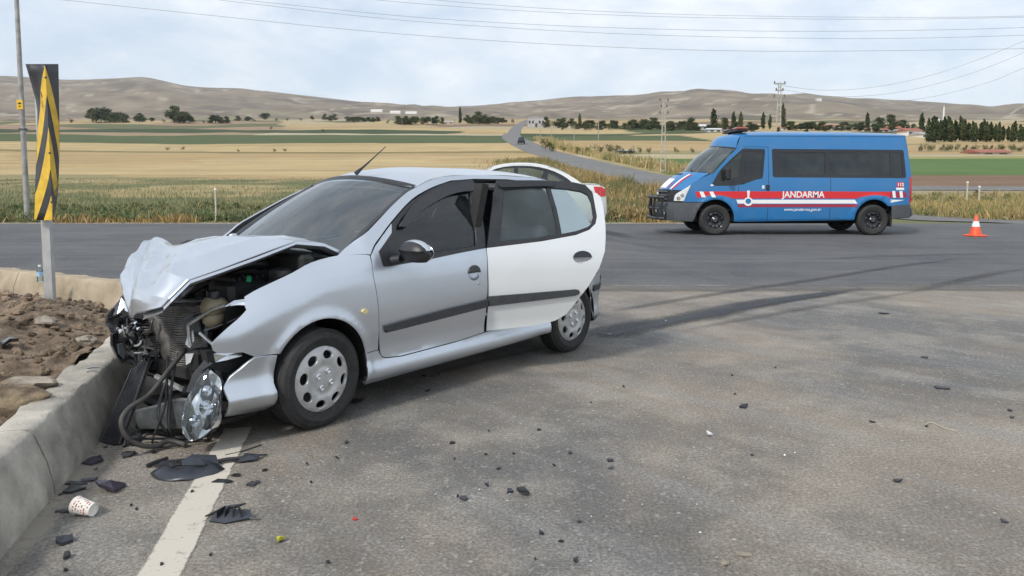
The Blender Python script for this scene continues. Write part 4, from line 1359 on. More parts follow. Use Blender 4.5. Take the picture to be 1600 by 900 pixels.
# under-bonnet frame
G = [[Vector(p) + Vector((0, 0, -.035)) for p in (r[0], r[1])] for r in HOOD]
for r in G: r[0].y -= .03
MB().grid(G).build('bonnet_inner_frame', mat('inner_grey', (.14, .145, .15), .5, var=.3), hood, smooth=40)
MB().ell((-.02, -.12, 1.045), (.030, .022, .012), 10, 6).build('washer_jet', SILVER, hood, smooth=60)
# ---- near corner of the front bumper and the broken lower piece
def bsurf(x, z):
    return (x, CS(x, z) + .010 + .028 * math.exp(-((z - .275) / .055) ** 2) - .03 * max(0, (.2 - z) / .05) ** 2, z)
bump = [(.283, .466), (.395, .470), (.432, .448), (.470, .418), (.520, .385), (.556, .335), (.548, .25), (.537, .172), (.41, .160), (.30, .152), (.300, .23), (.306, .32)]
panel('front_bumper', bump, bsurf, SILVER, car, flip=True, g=.03, th=.02)
bl = [[cp(214, 640, .16), cp(250, 631, .30), cp(278, 622, .42), cp(300, 622, .50)],
      [cp(213, 654, .165), cp(250, 650, .305), cp(279, 645, .425), cp(302, 648, .505)],
      [cp(214, 668, .16), cp(252, 668, .30), cp(280, 667, .43), cp(304, 672, .50)],
      [cp(220, 674, .02), cp(256, 675, .16), cp(282, 676, .30), cp(305, 684, .38)]]
for r in bl:
    for p in r: p.z = max(p.z, .02)
gsurf('bumper_fragment', bl, mat('scuffed_bumper', (.085, .092, .096), .38, metal=.2, var=.45, scale=14), car, n=4, th=.008, smooth=25, hard=True)
# front corner behind: foglamp panel and splash shield (black)
MB().box((.36, .56, .33), (.26, .20, .22), bev=.04).box((.45, .30, .13), (.34, .70, .05), bev=.02).build('splash_shield', DARK, car, smooth=40)
# sidelight sliver left in the gap between wing and bumper
shard('indicator_lamp', [cp(333, 553, .66), cp(352, 546, .67), cp(374, 549, .69), cp(378, 556, .70), cp(352, 563, .68), cp(336, 566, .66)], REFLECT, car, .02)
MB().prism([(.26, .37), (.44, .36), (.52, .40), (.585, .43), (.60, .52), (.46, .50), (.39, .475), (.28, .470)], .60, .66, 'y').build('lamp_pocket', DARK, car)
# ---- the headlamp that hangs loose
hl = bpy.data.objects.new('headlamp', None)
link(hl, car)
c = MCAR @ cp(319, 633, .66)
up = (MCAR @ cp(330, 578, .66) - MCAR @ cp(308, 688, .66)).normalized()
nrm = Vector((-.10, -.93, .34)); nrm = (nrm - up * nrm.dot(up)).normalized()
sd = up.cross(nrm).normalized()
MH = Matrix(((sd.x, up.x, nrm.x, c.x), (sd.y, up.y, nrm.y, c.y), (sd.z, up.z, nrm.z, c.z), (0, 0, 0, 1)))
hl.matrix_local = ICAR @ MH @ Matrix.Scale(.92, 4)
lo = c2([(.000, .205), (.055, .165), (.088, .09), (.100, .00), (.086, -.08), (.045, -.15), (-.005, -.198), (-.055, -.165), (-.088, -.07), (-.075, .02), (-.048, .09), (-.035, .16)], 3)
def dome(h0, k=1.0, off=0.0):
    return lambda a, b: (a, b, off + h0 * max(0, 1 - (a / .115) ** 2) ** .6 * max(0, 1 - (b / .225) ** 2) ** .6)
panel('lens', lo, dome(.075, off=.012), G_LAMP, hl, g=.03, th=.02)
sc_ = lambda L, k: [(x * k, y * k) for x, y in L]
def facets(a, b):
    return (a, b, -.014 + .022 * noise.noise(Vector((a * 11, b * 8, 2))) + .010 * abs(math.sin(a * 22 + b * 9)))
panel('reflector', sc_(lo, .96), facets, REFLECT, hl, g=.016, th=.04)
for k, (a, b, r) in enumerate(((.035, -.005, .042), (-.015, -.085, .034), (.02, .085, .030))):
    MB().lathe([(r, .038), (r * .9, .030), (r * .55, .006), (r * .3, .0), (.0001, .012)], 20, 'z', (a, b, .0)).build('lamp_bowl', CHROME, hl, smooth=50)
MB().box((0, 0, -.05), (.15, .33, .08), bev=.04).box((-.04, .15, -.02), (.09, .12, .07), bev=.02).box((-.06, -.12, -.02), (.05, .10, .05), bev=.015).build('housing', BLACKP, hl, smooth=40)
shard('chrome_shard', [(-.085, -.12, .03), (-.045, -.15, .05), (-.012, -.195, .045), (-.075, -.165, .025)], WHITEV, hl, .006)
shard('bracket', [(-.06, .06, .01), (-.03, .19, .02), (.02, .235, .02), (-.04, .25, .0), (-.10, .16, -.01), (-.12, .05, -.01)], BLACKP, hl, .02)
# ---- radiator and what is left of the front panel
rc = bpy.data.objects.new('radiator', None)
rc.location = (.50, .12, .50)
rc.rotation_euler = (R(6), R(-9), R(10))
link(rc, car)
G = [[(.015 * math.sin(j * .9 + i * .35) + .02 * noise.noise(Vector((i * .3, j * .4, 0))), -.26 + .52 * j / 16, -.19 + .37 * i / 20) for j in range(17)] for i in range(21)]
MB().grid(G).build('core', RAD, rc, smooth=50)
fm = MB()
for k in range(30):
    z = -.18 + .355 * k / 29
    fm.tube([(.012 + .015 * math.sin(j * 1.4 + k * .1) + .018 * noise.noise(Vector((k * .2, j * .5, 0))), -.255 + .51 * j / 8, z + .010 * noise.noise(Vector((j * .6, k * .35, 5))) + .006 * math.sin(j * .8)) for j in range(9)], .0034, 4, False)
tag(fm.build('cooling_fins', mat('fin_metal', (.19, .18, .165), .5, metal=.4, var=.5, scale=15), rc), kind='stuff')
for s in (-1, 1):
    MB().box((0, s * .275, 0), (.05, .045, .42), bev=.012).build('end_tank', STEEL if s > 0 else BLACKP, rc, smooth=40)
MB().box((.0, 0, .205), (.045, .56, .03), bev=.01).build('top_rail', STEEL, rc, smooth=40)
# bent upper cross-member, slam panel pieces
MB().tube([cp(294, 508, .42), cp(312, 496, .47), cp(333, 483, .53), cp(352, 477, .58)], .011, 8).build('slam_panel_bar', ALU, car, smooth=40)
MB().tube([cp(294, 508, .42), cp(295, 524, .42), cp(298, 540, .43)], .009, 8).build('slam_panel_leg', ALU, car, smooth=40)
MB().tube([cp(312, 520, .46), cp(324, 531, .50), cp(333, 538, .54)], .010, 8).build('wing_brace', ALU, car, smooth=40)
shard('slam_panel_top', [cp(350, 480, .58), cp(366, 470, .60), cp(388, 467, .63), cp(398, 468, .66), cp(391, 478, .66), cp(372, 477, .62)], SILVER, car, .01)
shard('torn_metal', [cp(294, 522, .40), cp(302, 516, .42), cp(304, 532, .43), cp(297, 544, .42), cp(290, 538, .40)], ALU, car, .008)
shard('torn_metal', [cp(290, 553, .42), cp(303, 552, .45), cp(298, 566, .44), cp(291, 570, .42)], mat('pale_plastic', (.55, .56, .56), .4), car, .008)
MB().box((.50, .34, .60), (.05, .15, .12), Matrix.Rotation(R(12), 3, 'X'), bev=.02).build('lamp_carrier', GREYPL, car, smooth=40)
MB().tube([cp(244, 588, .10), cp(268, 600, .22), cp(288, 610, .34)], .016, 6).build('lower_crossmember', ALU, car, smooth=40)
# crash beam and longitudinal rails
MB().box((.50, .18, .33), (.09, .56, .10), Matrix.Rotation(R(8), 3, 'Z'), bev=.02).build('crash_beam', DARK, car, smooth=40)
for s in (1, -1):
    MB().box((.25, s * .42, .42), (.62, .09, .13), bev=.02).build('chassis_rail', DARK, car, smooth=40)
MB().box((.20, .0, .24), (.55, .80, .10), bev=.03).build('subframe', DARK, car, smooth=40)
# inner wings
for s in (1, -1):
    G = [[(-.05 + .50 * i / 8, s * (.60 - .02 * j), .50 + .37 * (1 - j / 4) - .15 * (i / 8) ** 2 * (1 - j / 4)) for j in range(5)] for i in range(9)]
    MB().grid(G).build('inner_wing', DARK, car, smooth=50)
# ---- engine bay
MB().box((.22, -.02, .60), (.34, .55, .34), bev=.04).box((.20, -.05, .80), (.24, .42, .07), bev=.03).build('engine_block', STEEL, car, smooth=40)
ab = bpy.data.objects.new('air_box', None)
ab.location = (.24, .36, .76)
ab.rotation_euler = (0, 0, R(8))
link(ab, car)
MB().box((0, 0, 0), (.26, .22, .16), bev=.03).build('air_box_case', BLACKP, ab, smooth=40)
for k in range(6):
    MB().box((-.10 + .04 * k, .0, .085), (.014, .20, .02)).build('rib', BLACKP, ab)
rs = bpy.data.objects.new('expansion_tank', None)
q = cp(334, 474, .47)
rs.location = (q.x, q.y, q.z - .02)
link(rs, car)
MB().ell((0, 0, 0), (.080, .06, .062), 18, 10, jit=.12).box((0, 0, -.06), (.125, .10, .12), bev=.04).build('tank_body', BEIGE, rs, smooth=60)
MB().lathe([(.0001, .090), (.032, .090), (.036, .084), (.036, .045), (.03, .04)], 16, 'z', (.0, .0, 0)).build('tank_cap', BLACKP, rs, smooth=40)
q = cp(418, 452, .50)
MB().box(q, (.10, .12, .05), bev=.01).build('fuse_box', GREYPL, car, smooth=40)
q = cp(408, 459, .54)
MB().box(q, (.03, .035, .03), bev=.008).build('yellow_plug', mat('yellow_plug', (.75, .68, .06), .4), car, smooth=40)
q = cp(388, 436, .45)
MB().box(q, (.03, .035, .04), bev=.008).build('green_plug', mat('green_plug', (.02, .42, .16), .4), car, smooth=40)
q = cp(387, 446, .45)
MB().box(q, (.03, .035, .03), bev=.008).build('red_plug', mat('red_plug', (.6, .03, .02), .4), car, smooth=40)
WIRE = mat('wiring', (.30, .28, .18), .6, var=.5, scale=30)
for k in range(9):
    u0 = 372 + k * 4.0
    MB().tube(crom([cp(u0, 463, .47), cp(u0 + rng.uniform(-5, 5), 450, .46), cp(u0 + rng.uniform(-4, 8), 440, .44), cp(u0 + rng.uniform(-2, 14), 432 + rng.uniform(-4, 6), .40)], 4), .004, 5, False).build('wire', WIRE if k % 3 else BLACKP, car, smooth=60)
q = cp(505, 425, .55)
MB().lathe([(.085, -.04), (.085, .02), (.06, .03), (.0001, .035)], 20, 'z', (.02, .50, .86)).build('strut_top', STEEL, car, smooth=40)
MB().tube(crom([(.30, .20, .84), (.18, .30, .90), (.04, .34, .90), (.0, .20, .86)], 6), .030, 8).build('intake_hose', BLACKP, car, smooth=60)
MB().tube(crom([(.42, .10, .72), (.38, .22, .80), (.28, .26, .82), (.2, .2, .78)], 6), .022, 8).build('coolant_hose', BLACKP, car, smooth=60)
MB().tube(crom([cp(318, 517, .52), cp(345, 508, .55), cp(372, 497, .58), cp(388, 490, .60)], 4), .006, 6).build('bonnet_cable', STEEL, car, smooth=60)
# ---- hose and cable loops that have spilled out
hp = [(290, 546, .30), (264, 578, .34), (234, 616, .38), (204, 636, .40), (190, 656, .42), (196, 680, .44), (218, 695, .46), (242, 697, .47), (262, 689, .46), (281, 692, .5), (290, 702, .54)]
P = [cp(*q) for q in hp]
for p in P: p.z = max(p.z, .018)
MB().tube(crom(P, 5), .0135, 8).build('burst_hose', mat('hose_rubber', (.055, .052, .048), .6, var=.4, scale=20), car, smooth=60)
for k in range(4):
    r_ = random.Random(k + 50)
    P = [cp(262 + r_.uniform(-15, 15), 560 + r_.uniform(-10, 20), .3), cp(255 + r_.uniform(-35, 25), 640 + r_.uniform(-15, 15), .40), cp(235 + r_.uniform(-30, 40), 685 + r_.uniform(-6, 6), .44), cp(285 + r_.uniform(-30, 30), 698 + r_.uniform(-4, 8), .48), cp(305 + r_.uniform(-15, 25), 692 + r_.uniform(-8, 6), .55)]
    for p in P: p.z = max(p.z, .012)
    MB().tube(crom(P[r_.choice([0, 1, 2]):], 6), r_.uniform(.004, .008), 6).build('loose_cable', BLACKP, car, smooth=60)
MB().tube([cp(273, 560, .32), cp(270, 590, .34), cp(264, 615, .36)], .004, 5).build('loose_cable', STEEL, car, smooth=60)
MB().lathe([(.012, 0), (.022, .02), (.014, .045), (.0001, .05)], 10, 'z', cp(265, 620, .36)).build('cable_plug', STEEL, car, smooth=60)
# ---- torn grille mesh slumped against the kerb
A, B, C_, D_ = cp(158, 697, .12), cp(186, 700, .24), cp(236, 556, .02), cp(206, 578, -.08)
for p in (A, B): p.z = max(p.z, .01)
mg = MB()
def mq(s, t):
    p = A.lerp(B, s).lerp(D_.lerp(C_, s), t)
    p += Vector((.02, .03, 0)) * math.sin(t * 5 + s * 3) * .6
    return p
nu, nvv = 9, 34
for i in range(nu):
    for j in range(nvv):
        of = .5 if j % 2 else 0
        s0, s1 = (i + of) / nu, (i + of + .5) / nu
        t0, t1 = j / nvv, (j + 1) / nvv
        if s1 <= 1.0:
            mg.tube([mq(s0, t0), mq(s1, t1)], .0035, 4, False)
            mg.tube([mq(s1, t1), mq(min(1, s1 + .5 / nu), t0)], .0035, 4, False)
mg.tube([mq(0, t / 8) for t in range(9)], .008, 6); mg.tube([mq(1, t / 8) for t in range(9)], .008, 6)
tag(mg.build('grille_mesh', BLACKP, car), kind='stuff')
MB().grid([[mq(i / 4, j / 12) + Vector((-.03, -.03, -.01)) for j in range(13)] for i in range(5)]).build('grille_backing', DARK, car, smooth=50)
# ---- the far front corner: lamp, fog-lamp surround and torn plastic over the kerb
KW = lambda u, v, z: ICAR @ gp(u, v, z)
q = [(174, 522), (183, 518), (191, 528), (196, 545), (199, 560), (190, 567), (181, 556), (174, 540)]
qc = cp(186, 543, -.02)
shard('fog_lamp_surround', [cp(u, v, .0) for u, v in q], BLACKG, car, .030, bend=.012)
shard('fog_lamp_lens', [cp(u, v, .015) for u, v in [(183, 538), (190, 536), (195, 550), (192, 560), (185, 553)]], GREYPL, car, .03)
shard('torn_wing', [cp(167, 500, -.15), cp(176, 482, -.18), cp(190, 466, -.2), cp(197, 478, -.15), cp(185, 492, -.12), cp(174, 512, -.12)], SILVER, car, .01, bend=.02)
shard('torn_wing', [cp(192, 468, -.18), cp(200, 476, -.12), (cp(206, 490, -.05)), cp(196, 486, -.1)], SILVER, car, .01)
shard('lamp_remnant', [cp(168, 506, -.15), cp(178, 494, -.14), cp(190, 496, -.1), cp(188, 512, -.08), cp(176, 520, -.1)], BLACKG, car, .05, bend=.03)
MB().box((.42, -.34, .60), (.20, .34, .26), Matrix.Rotation(R(25), 3, 'Z'), bev=.05).build('crushed_front_corner', DARK, car, smooth=30)
r_ = random.Random(12)
for k in range(34):
    u, v, yy = r_.uniform(172, 240), r_.uniform(488, 560), r_.uniform(-.10, .10)
    if v > 545 and u < 200: continue
    P = [cp(u + r_.uniform(-16, 16), v + r_.uniform(-14, 14), yy + r_.uniform(-.05, .05)) for _ in range(r_.choice([3, 4, 5]))]
    mm = r_.choice([BLACKP, BLACKP, BLACKG, DARK, DARK, STEEL, ALU if k % 2 else BLACKP])
    if k % 3 == 0:
        MB().tube(crom(P, 3), r_.uniform(.004, .010), 5).build('twisted_bracket', mm, car, smooth=50)
    else:
        shard('broken_trim', [P[0]] + [P[0].lerp(p, .8) for p in P[1:]], mm, car, .008, bend=r_.uniform(-.02, .02))
MB().tube(crom([cp(204, 530, .02), cp(210, 540, .03), cp(218, 538, .04), cp(221, 532, .04)], 5), .007, 6).build('bent_hook', ALU, car, smooth=60)
for u, v in ((208, 503), (212, 512), (184, 515), (206, 488)):
    shard('chrome_chip', [cp(u + a, v + b, .06) for a, b in ((-5, 2), (0, -4), (6, -1), (2, 4))], CHROME, car, .005, bend=.004)
for k in range(16):
    u, v = r_.uniform(185, 330), r_.uniform(672, 704)
    P = [cp(u, v, .44), cp(u + r_.uniform(-25, 25), v + r_.uniform(-6, 6), .46), cp(u + r_.uniform(-30, 30), v + r_.uniform(-8, 3), .44), cp(u + r_.uniform(-10, 30), v + r_.uniform(-3, 8), .46)]
    for p in P: p.z = max(p.z, .01) if p.z < .12 else p.z * .5
    shard('torn_plastic', P, r_.choice([BLACKP, BLACKP, DARK, TRIM]), car, .006, bend=.01)

shard('bonnet_gap_shade', [cp(276, 384, -.50), cp(290, 377, -.55), cp(312, 374, -.60), cp(314, 379, -.58), cp(300, 388, -.52), cp(282, 391, -.48)], BLACKG, car, .02)  # black sheet added as the shade in the opening beside the bonnet
# ================================================================== the blue van (x forward from the front axle, y left, z up)
VX, VY0, VHW = 4.98, 18.62, 1.0                        # left front wheel's place; half width of the body
van = empty('police_van', (VX, VY0 + VHW, 0), math.pi, 'blue minibus van with red and white stripes and roof light bar', 'van')
_vw = spl([.30, .45, .8, 1.1, 1.4, 1.75, 2.1, 2.44, 2.5], [.955, .985, 1.0, 1.0, .985, .950, .905, .850, .83])
_vt = spl([-4.9, -4.75, -4.5, -3.5, -.4, .1, .5, .8, 1.1], [-.10, -.05, -.015, 0, 0, -.012, -.05, -.12, -.26])
def VS(x, z):
    v = float(_vw(z)) + float(_vt(x))
    for cx, r0 in ((0, .50), (-3.87, .52)):
        r = math.hypot(x - cx, (z - .38) * .93)
        if z > .35:
            v += .022 * math.exp(-((r - r0) / .05) ** 2)
    return v
def VL(d=0.0): return lambda x, z: (x, VS(x, z) + d, z)
def VR(d=0.0): return lambda x, z: (x, -VS(x, z) - d, z)
vF = [(0 + .46 * math.cos(a), .38 + .50 * math.sin(a)) for a in np.linspace(R(58), R(186), 22)]
vR = [(-3.87 + .46 * math.cos(a), .38 + .50 * math.sin(a)) for a in np.linspace(R(2), R(138), 22)]
body = [(.26, .815)] + vF[1:] + [(-.47, .34), (-.60, .335), (-1.33, .345)] + [(-3.39, .375)] + vR + [(-4.27, .72), (-4.76, .74), (-4.79, 1.46), (-4.71, 2.10), (-4.66, 2.43)] \
    + [(-3.0, 2.455), (-1.5, 2.46), (-.85, 2.45), (-.62, 2.445), (-.565, 2.30), (-.50, 2.13), (-.22, 1.83), (.06, 1.52), (.32, 1.42), (.58, 1.27), (.70, 1.05), (.76, .815)]
dwin = [(.10, 1.245), (.02, 1.40), (-.10, 1.60), (-.36, 1.86), (-.645, 2.105), (-.70, 2.12), (-1.19, 2.105), (-1.205, 2.06), (-1.145, 1.42), (-1.12, 1.385), (-.98, 1.36), (-.66, 1.245), (-.45, 1.215), (.0, 1.205)]
swin = [(-1.365, 2.085), (-1.40, 2.11), (-4.56, 2.085), (-4.60, 2.05), (-4.655, 1.43), (-4.62, 1.395), (-1.42, 1.415), (-1.38, 1.45)]
for s in (1, -1):
    sf = VL if s > 0 else VR
    panel('body_side', body, sf(), BLUE, van, holes=[dwin, swin], g=.085, th=.03, flip=s > 0)
    fr = panel('door_window', dwin, sf(-.010), BLACKG, van, holes=[[(-.14, 1.30), (-.13, 1.56), (-.38, 1.81), (-.66, 2.05), (-1.16, 2.05), (-1.11, 1.44), (-.98, 1.41), (-.64, 1.29)]], g=.09, th=.02, flip=s > 0)
    panel('door_glass', [(-.12, 1.29), (-.11, 1.58), (-.36, 1.84), (-.65, 2.07), (-1.18, 2.07), (-1.12, 1.42), (-.98, 1.39), (-.63, 1.27)], sf(-.022), G_TINT, fr, g=.12, th=0, flip=s > 0)
    band_ = panel('window_band', swin, sf(-.006), BLACKG, van, holes=[[(-1.56, 2.02), (-2.66, 2.02), (-2.66, 1.49), (-1.56, 1.49)], [(-2.78, 2.04), (-4.24, 2.03), (-4.26, 1.46), (-2.78, 1.47)], [(-4.33, 2.02), (-4.54, 2.01), (-4.58, 1.47), (-4.34, 1.47)]], g=.12, th=.02, flip=s > 0)
    for w_ in ([(-1.545, 2.03), (-2.12, 2.03), (-2.12, 1.48), (-1.545, 1.48)], [(-2.08, 2.03), (-2.675, 2.03), (-2.675, 1.48), (-2.08, 1.48)], [(-2.765, 2.05), (-4.255, 2.04), (-4.275, 1.45), (-2.765, 1.46)], [(-4.315, 2.03), (-4.555, 2.02), (-4.595, 1.46), (-4.325, 1.46)]):
        panel('pane', w_, sf(-.016 if w_[0][0] != -2.08 else -.024), G_DARK, band_, g=.15, th=0, flip=s > 0)
    # stripes
    red = c2([(.50, 1.065), (.30, 1.072), (-.3, 1.075), (-1.2, 1.075)], 2) + [(-2.4, 1.075), (-4.26, 1.065), (-4.24, .91)] + c2([(-4.20, .955), (-3.9, .985), (-3.6, .95), (-3.44, .90)], 3) + [(-2.4, .905), (-1.2, .905), (-.40, .90)] + c2([(-.40, .90), (-.25, .955), (0, .985), (.24, .96), (.44, .905)], 3)[1:]
    panel('red_stripe', red, sf(.004), REDV, van, g=.09, th=.003, flip=s > 0)
    panel('white_stripe', [(-.50, .872), (-3.395, .872), (-3.44, .80), (-3.45, .778), (-.535, .778)], sf(.004), WHITEV, van, g=.1, th=.003, flip=s > 0)
    panel('white_stripe', [(-4.27, .872), (-4.62, .865), (-4.45, .83), (-4.27, .80)], sf(.004), WHITEV, van, g=.1, th=.003, flip=s > 0)
    panel('dark_red_stripe', [(-.545, .762), (-3.455, .762), (-3.44, .69), (-.55, .69)], sf(.004), DREDV, van, g=.1, th=.003, flip=s > 0)
    for x0 in (.40, .16):
        panel('white_flash', [(x0, 1.07), (x0 - .09, 1.07), (x0 - .16, .93), (x0 - .06, .93)], sf(.008), WHITEV, van, g=.1, th=.003, flip=s > 0)
    for x0 in (-4.30, -4.48):
        panel('white_flash', [(x0, 1.085), (x0 - .075, 1.085), (x0 - .10, .92), (x0 - .025, .92)], sf(.008), WHITEV, van, g=.1, th=.003, flip=s > 0)
    panel('rear_flash', [(-4.255, 1.065), (-4.66, 1.06), (-4.68, .925), (-4.25, .91)], sf(.003), DREDV, van, g=.1, th=.003, flip=s > 0)
    panel('rear_badge', [(-4.42, 1.30), (-4.58, 1.30), (-4.585, 1.175), (-4.42, 1.175)], sf(.004), REDV, van, g=.1, th=.003, flip=s > 0)
    panel('rear_badge', [(-4.40, 1.165), (-4.60, 1.165), (-4.60, 1.11), (-4.40, 1.11)], sf(.004), WHITEV, van, g=.1, th=.003, flip=s > 0)
    # ring and bar emblem on the front door
    panel('emblem_bar', [(-.755, 1.095), (-.825, 1.095), (-.808, .91), (-.772, .91)], sf(.008), WHITEV, van, g=.06, th=.003, flip=s > 0)
    panel('emblem_ring', ellipse(-.79, .825, .112, .105, 26), sf(.009), WHITEV, van, holes=[ellipse(-.79, .835, .070, .066, 20)], g=.05, th=.003, flip=s > 0)
    panel('emblem_disc', ellipse(-.79, .835, .070, .066, 20), sf(.008), BLUE, van, g=.05, th=.003, flip=s > 0)
    # seams, handle, sill step
    for x0, z0, z1 in ((-1.27, .345, 2.16), (-2.79, .36, 1.40), (-.545, .60, 1.20)):
        panel('door_seam', [(x0, z0), (x0, z1), (x0 - .010, z1), (x0 - .010, z0)], sf(.0015), DARK, van, g=.1, th=.002, flip=s > 0)
    panel('door_seam', [(-.66, 2.165), (-1.27, 2.16), (-1.27, 2.15), (-.665, 2.155)], sf(.0015), DARK, van, g=.1, th=.002, flip=s > 0)
    panel('door_handle', [(-1.22, 1.235), (-1.30, 1.235), (-1.30, 1.10), (-1.22, 1.10)], sf(.014), BLACKP, van, g=.1, th=.02, flip=s > 0)
    panel('lock_plate', [(-1.12, 1.22), (-1.18, 1.22), (-1.18, 1.14), (-1.12, 1.14)], sf(.004), CHROME, van, g=.1, th=.004, flip=s > 0)
    panel('side_moulding', [(-.60, .40), (-3.38, .425), (-3.38, .40), (-.60, .375)], sf(.010), BLUE, van, g=.12, th=.012, flip=s > 0)
    panel('roof_gutter', [(-.70, 2.452), (-4.64, 2.440), (-4.64, 2.410), (-.72, 2.425)], sf(.012), BLUE, van, g=.15, th=.02, flip=s > 0)
    # front corner
    panel('front_bumper_side', [(.30, .80), (.97, .80), (.985, .60), (.97, .345), (.54, .335), (.50, .42), (.45, .58), (.38, .70)], sf(.012), GREYPL, van, g=.08, th=.03, flip=s > 0)
    hl_ = panel('headlamp', c2([(.60, 1.235), (.72, 1.15), (.88, 1.05), (.965, .97), (.985, .84)], 2) + [(.76, .835), (.70, 1.0)], sf(.008), mat('lamp_white', (.78, .80, .80), .25, coat=.5), van, g=.06, th=.03, flip=s > 0)
    panel('headlamp_lens', c2([(.60, 1.235), (.72, 1.15), (.88, 1.05), (.965, .97), (.985, .84)], 2) + [(.76, .835), (.70, 1.0)], sf(.022), glass('clear_lens', (.97, .97, .97), ior=1.3), hl_, g=.06, th=.01, flip=s > 0)
    for (hx_, hz_) in ((.80, .97), (.88, .90)):
        panel('lamp_bowl', ellipse(hx_, hz_, .045, .05, 14), sf(.012), CHROME, hl_, g=.05, th=.01, flip=s > 0)
    panel('rear_bumper_side', [(-4.30, .735), (-4.78, .755), (-4.80, .60), (-4.79, .42), (-4.36, .40), (-4.30, .55)], sf(.010), GREYPL, van, g=.08, th=.03, flip=s > 0)
    panel('tail_lamp', [(-4.74, 1.42), (-4.80, 1.42), (-4.815, .80), (-4.755, .80)], sf(.004), REDLENS, van, g=.08, th=.01, flip=s > 0)
    # mirror
    mo = MB().box((-.235, s * 1.17, 1.50), (.11, .19, .30), bev=.04).build('door_mirror', BLACKP, van, smooth=40)
    MB().box((-.23, s * 1.03, 1.42), (.06, .16, .05), bev=.015).build('mirror_arm', BLACKP, mo, smooth=40)
# front door marker lamp
panel('marker_lamp', ellipse(.10, 1.225, .035, .022, 14), VL(.010), WHITEV, van, g=.05, th=.01, flip=True)
# lettering
yt = 1.006
text_mesh('lettering', 'JANDARMA', .215, WHITEV, van, (-2.13, yt + .004, .992), (R(90), 0, R(180)), .002, bold=.0045, sx=.92)
text_mesh('web_address', 'www.jandarma.gov.tr', .105, WHITEV, van, (-2.12, .998, .632), (R(90 - 2), 0, R(180)), .002, shear=.25)
text_mesh('emergency_number', '112', .105, WHITEV, van, (-4.50, .996, 1.237), (R(90 - 1), 0, R(180)), .002, bold=.004)
# roof skin and front cap
def vroof(x, t):
    gz = 2.44 + (.015 if -3.5 < x < -.9 else 0) * .5
    yg = VS(x, 2.44) - .005
    h0 = float(spl([-4.72, -4.6, -4.3, -3, -1.2, -.85, -.62, -.50], [.02, .06, .085, .115, .12, .105, .07, .05])(x))
    return (x, yg * t, gz + h0 * (1 - abs(t) ** 3))
MB().grid([[vroof(-.62 - 4.05 * i / 30, j / 10 - 1) for j in range(21)] for i in range(31)]).build('roof', BLUE, van, smooth=60)
cap_rows = []
for i in range(9):
    k = i / 8
    row = []
    for j in range(17):
        t_ = j / 8 - 1
        a = Vector(vroof(-.62, t_))
        b = Vector((-.12 - .38 * abs(t_) ** 2.2, .905 * t_, 2.20 - .07 * t_ * t_))
        p = a.lerp(b, k)
        bul = math.sin(math.pi * k)
        p += Vector((.10, 0, .075)) * bul * (1 - .75 * t_ * t_)
        row.append(p)
    cap_rows.append(row)
MB().grid(cap_rows).build('roof_front', BLUE, van, smooth=60)
def vws(u, v):
    b_ = Vector((.56 - .49 * abs(u) ** 2.2, .935 * u, 1.565 - .04 * u * u))
    t_ = Vector((-.12 - .38 * abs(u) ** 2.2, .900 * u, 2.20 - .07 * u * u))
    return b_.lerp(t_, v) + Vector((.05, 0, .04)) * math.sin(math.pi * v) * (1 - .6 * u * u)
wv_ = MB().grid([[vws(j / 12 - 1, i / 10) for j in range(25)] for i in range(11)]).build('windscreen', glass('van_windscreen', (.35, .42, .46), ior=1.9, film=.06), van, smooth=70)
band([vws(-1, i / 8) for i in range(9)] + [vws(-1 + k / 10, 1) for k in range(1, 21)] + [vws(1, 1 - i / 8) for i in range(1, 9)], .05, .006, 'windscreen_seal', BLACKP, wv_)
MB().tube([(.50, .45, 1.60), (.40, .0, 1.66), (.33, -.3, 1.72)], .012, 6).build('wiper', BLACKP, van, smooth=40)
# bonnet and nose
def bonnet(u, v):                                      # v: 0 at the windscreen, 1 at the grille top
    a = Vector((.60 - .45 * abs(u) ** 2.2, .93 * u, 1.56 - .04 * u * u))
    b = Vector((1.17 - .44 * abs(u) ** 2.6, .84 * u, 1.10 + .02 * (1 - u * u)))
    p = a.lerp(b, v)
    p.z += .065 * math.sin(math.pi * v) * (1 - .5 * u * u)
    return p
MB().grid([[bonnet(j / 12 - 1, i / 12) for j in range(25)] for i in range(13)]).build('bonnet', BLUE, van, smooth=60)
def strip(u0, u1, v0, v1, lift, m, name):
    MB().grid([[bonnet(u0 + (u1 - u0) * j / 3, v0 + (v1 - v0) * i / 8) + Vector((.004, 0, lift)) for j in range(4)] for i in range(9)]).build(name, m, van, smooth=60)
for s in (1, -1):
    strip(s * .62, s * .67, .20, .98, .008, WHITEV, 'bonnet_stripe')
    strip(s * .69, s * .73, .20, .98, .008, REDV, 'bonnet_stripe')
    strip(s * .50, s * .53, .72, .98, .008, REDV, 'bonnet_stripe')
strip(-.38, .42, .55, .95, .008, WHITEV, 'bonnet_panel')
MB().grid([[bonnet(-.35 + .7 * j / 6, .16 + .14 * i / 3) + Vector((.0, 0, .012)) for j in range(7)] for i in range(4)]).build('air_intake', BLACKP, van, smooth=60)
def nose(u, z):
    return Vector((1.19 - .44 * abs(u) ** 2.6 + .02 * math.sin((1.1 - z) * 4), .84 * u, z))
MB().grid([[nose(j / 12 - 1, 1.10 - .30 * i / 6) for j in range(25)] for i in range(7)]).build('grille', BLACKP, van, smooth=60)
for k in range(3):
    MB().tube([nose(-.62 + 1.24 * j / 12, 1.06 - .095 * k) + Vector((.02, 0, 0)) for j in range(13)], .022, 6).build('grille_bar', GREYPL, van, smooth=60)
MB().lathe([(.0001, .03), (.05, .02), (.085, 0)], 20, 'x', nose(0, .98) + Vector((.03, 0, 0))).build('badge', CHROME, van, smooth=50)
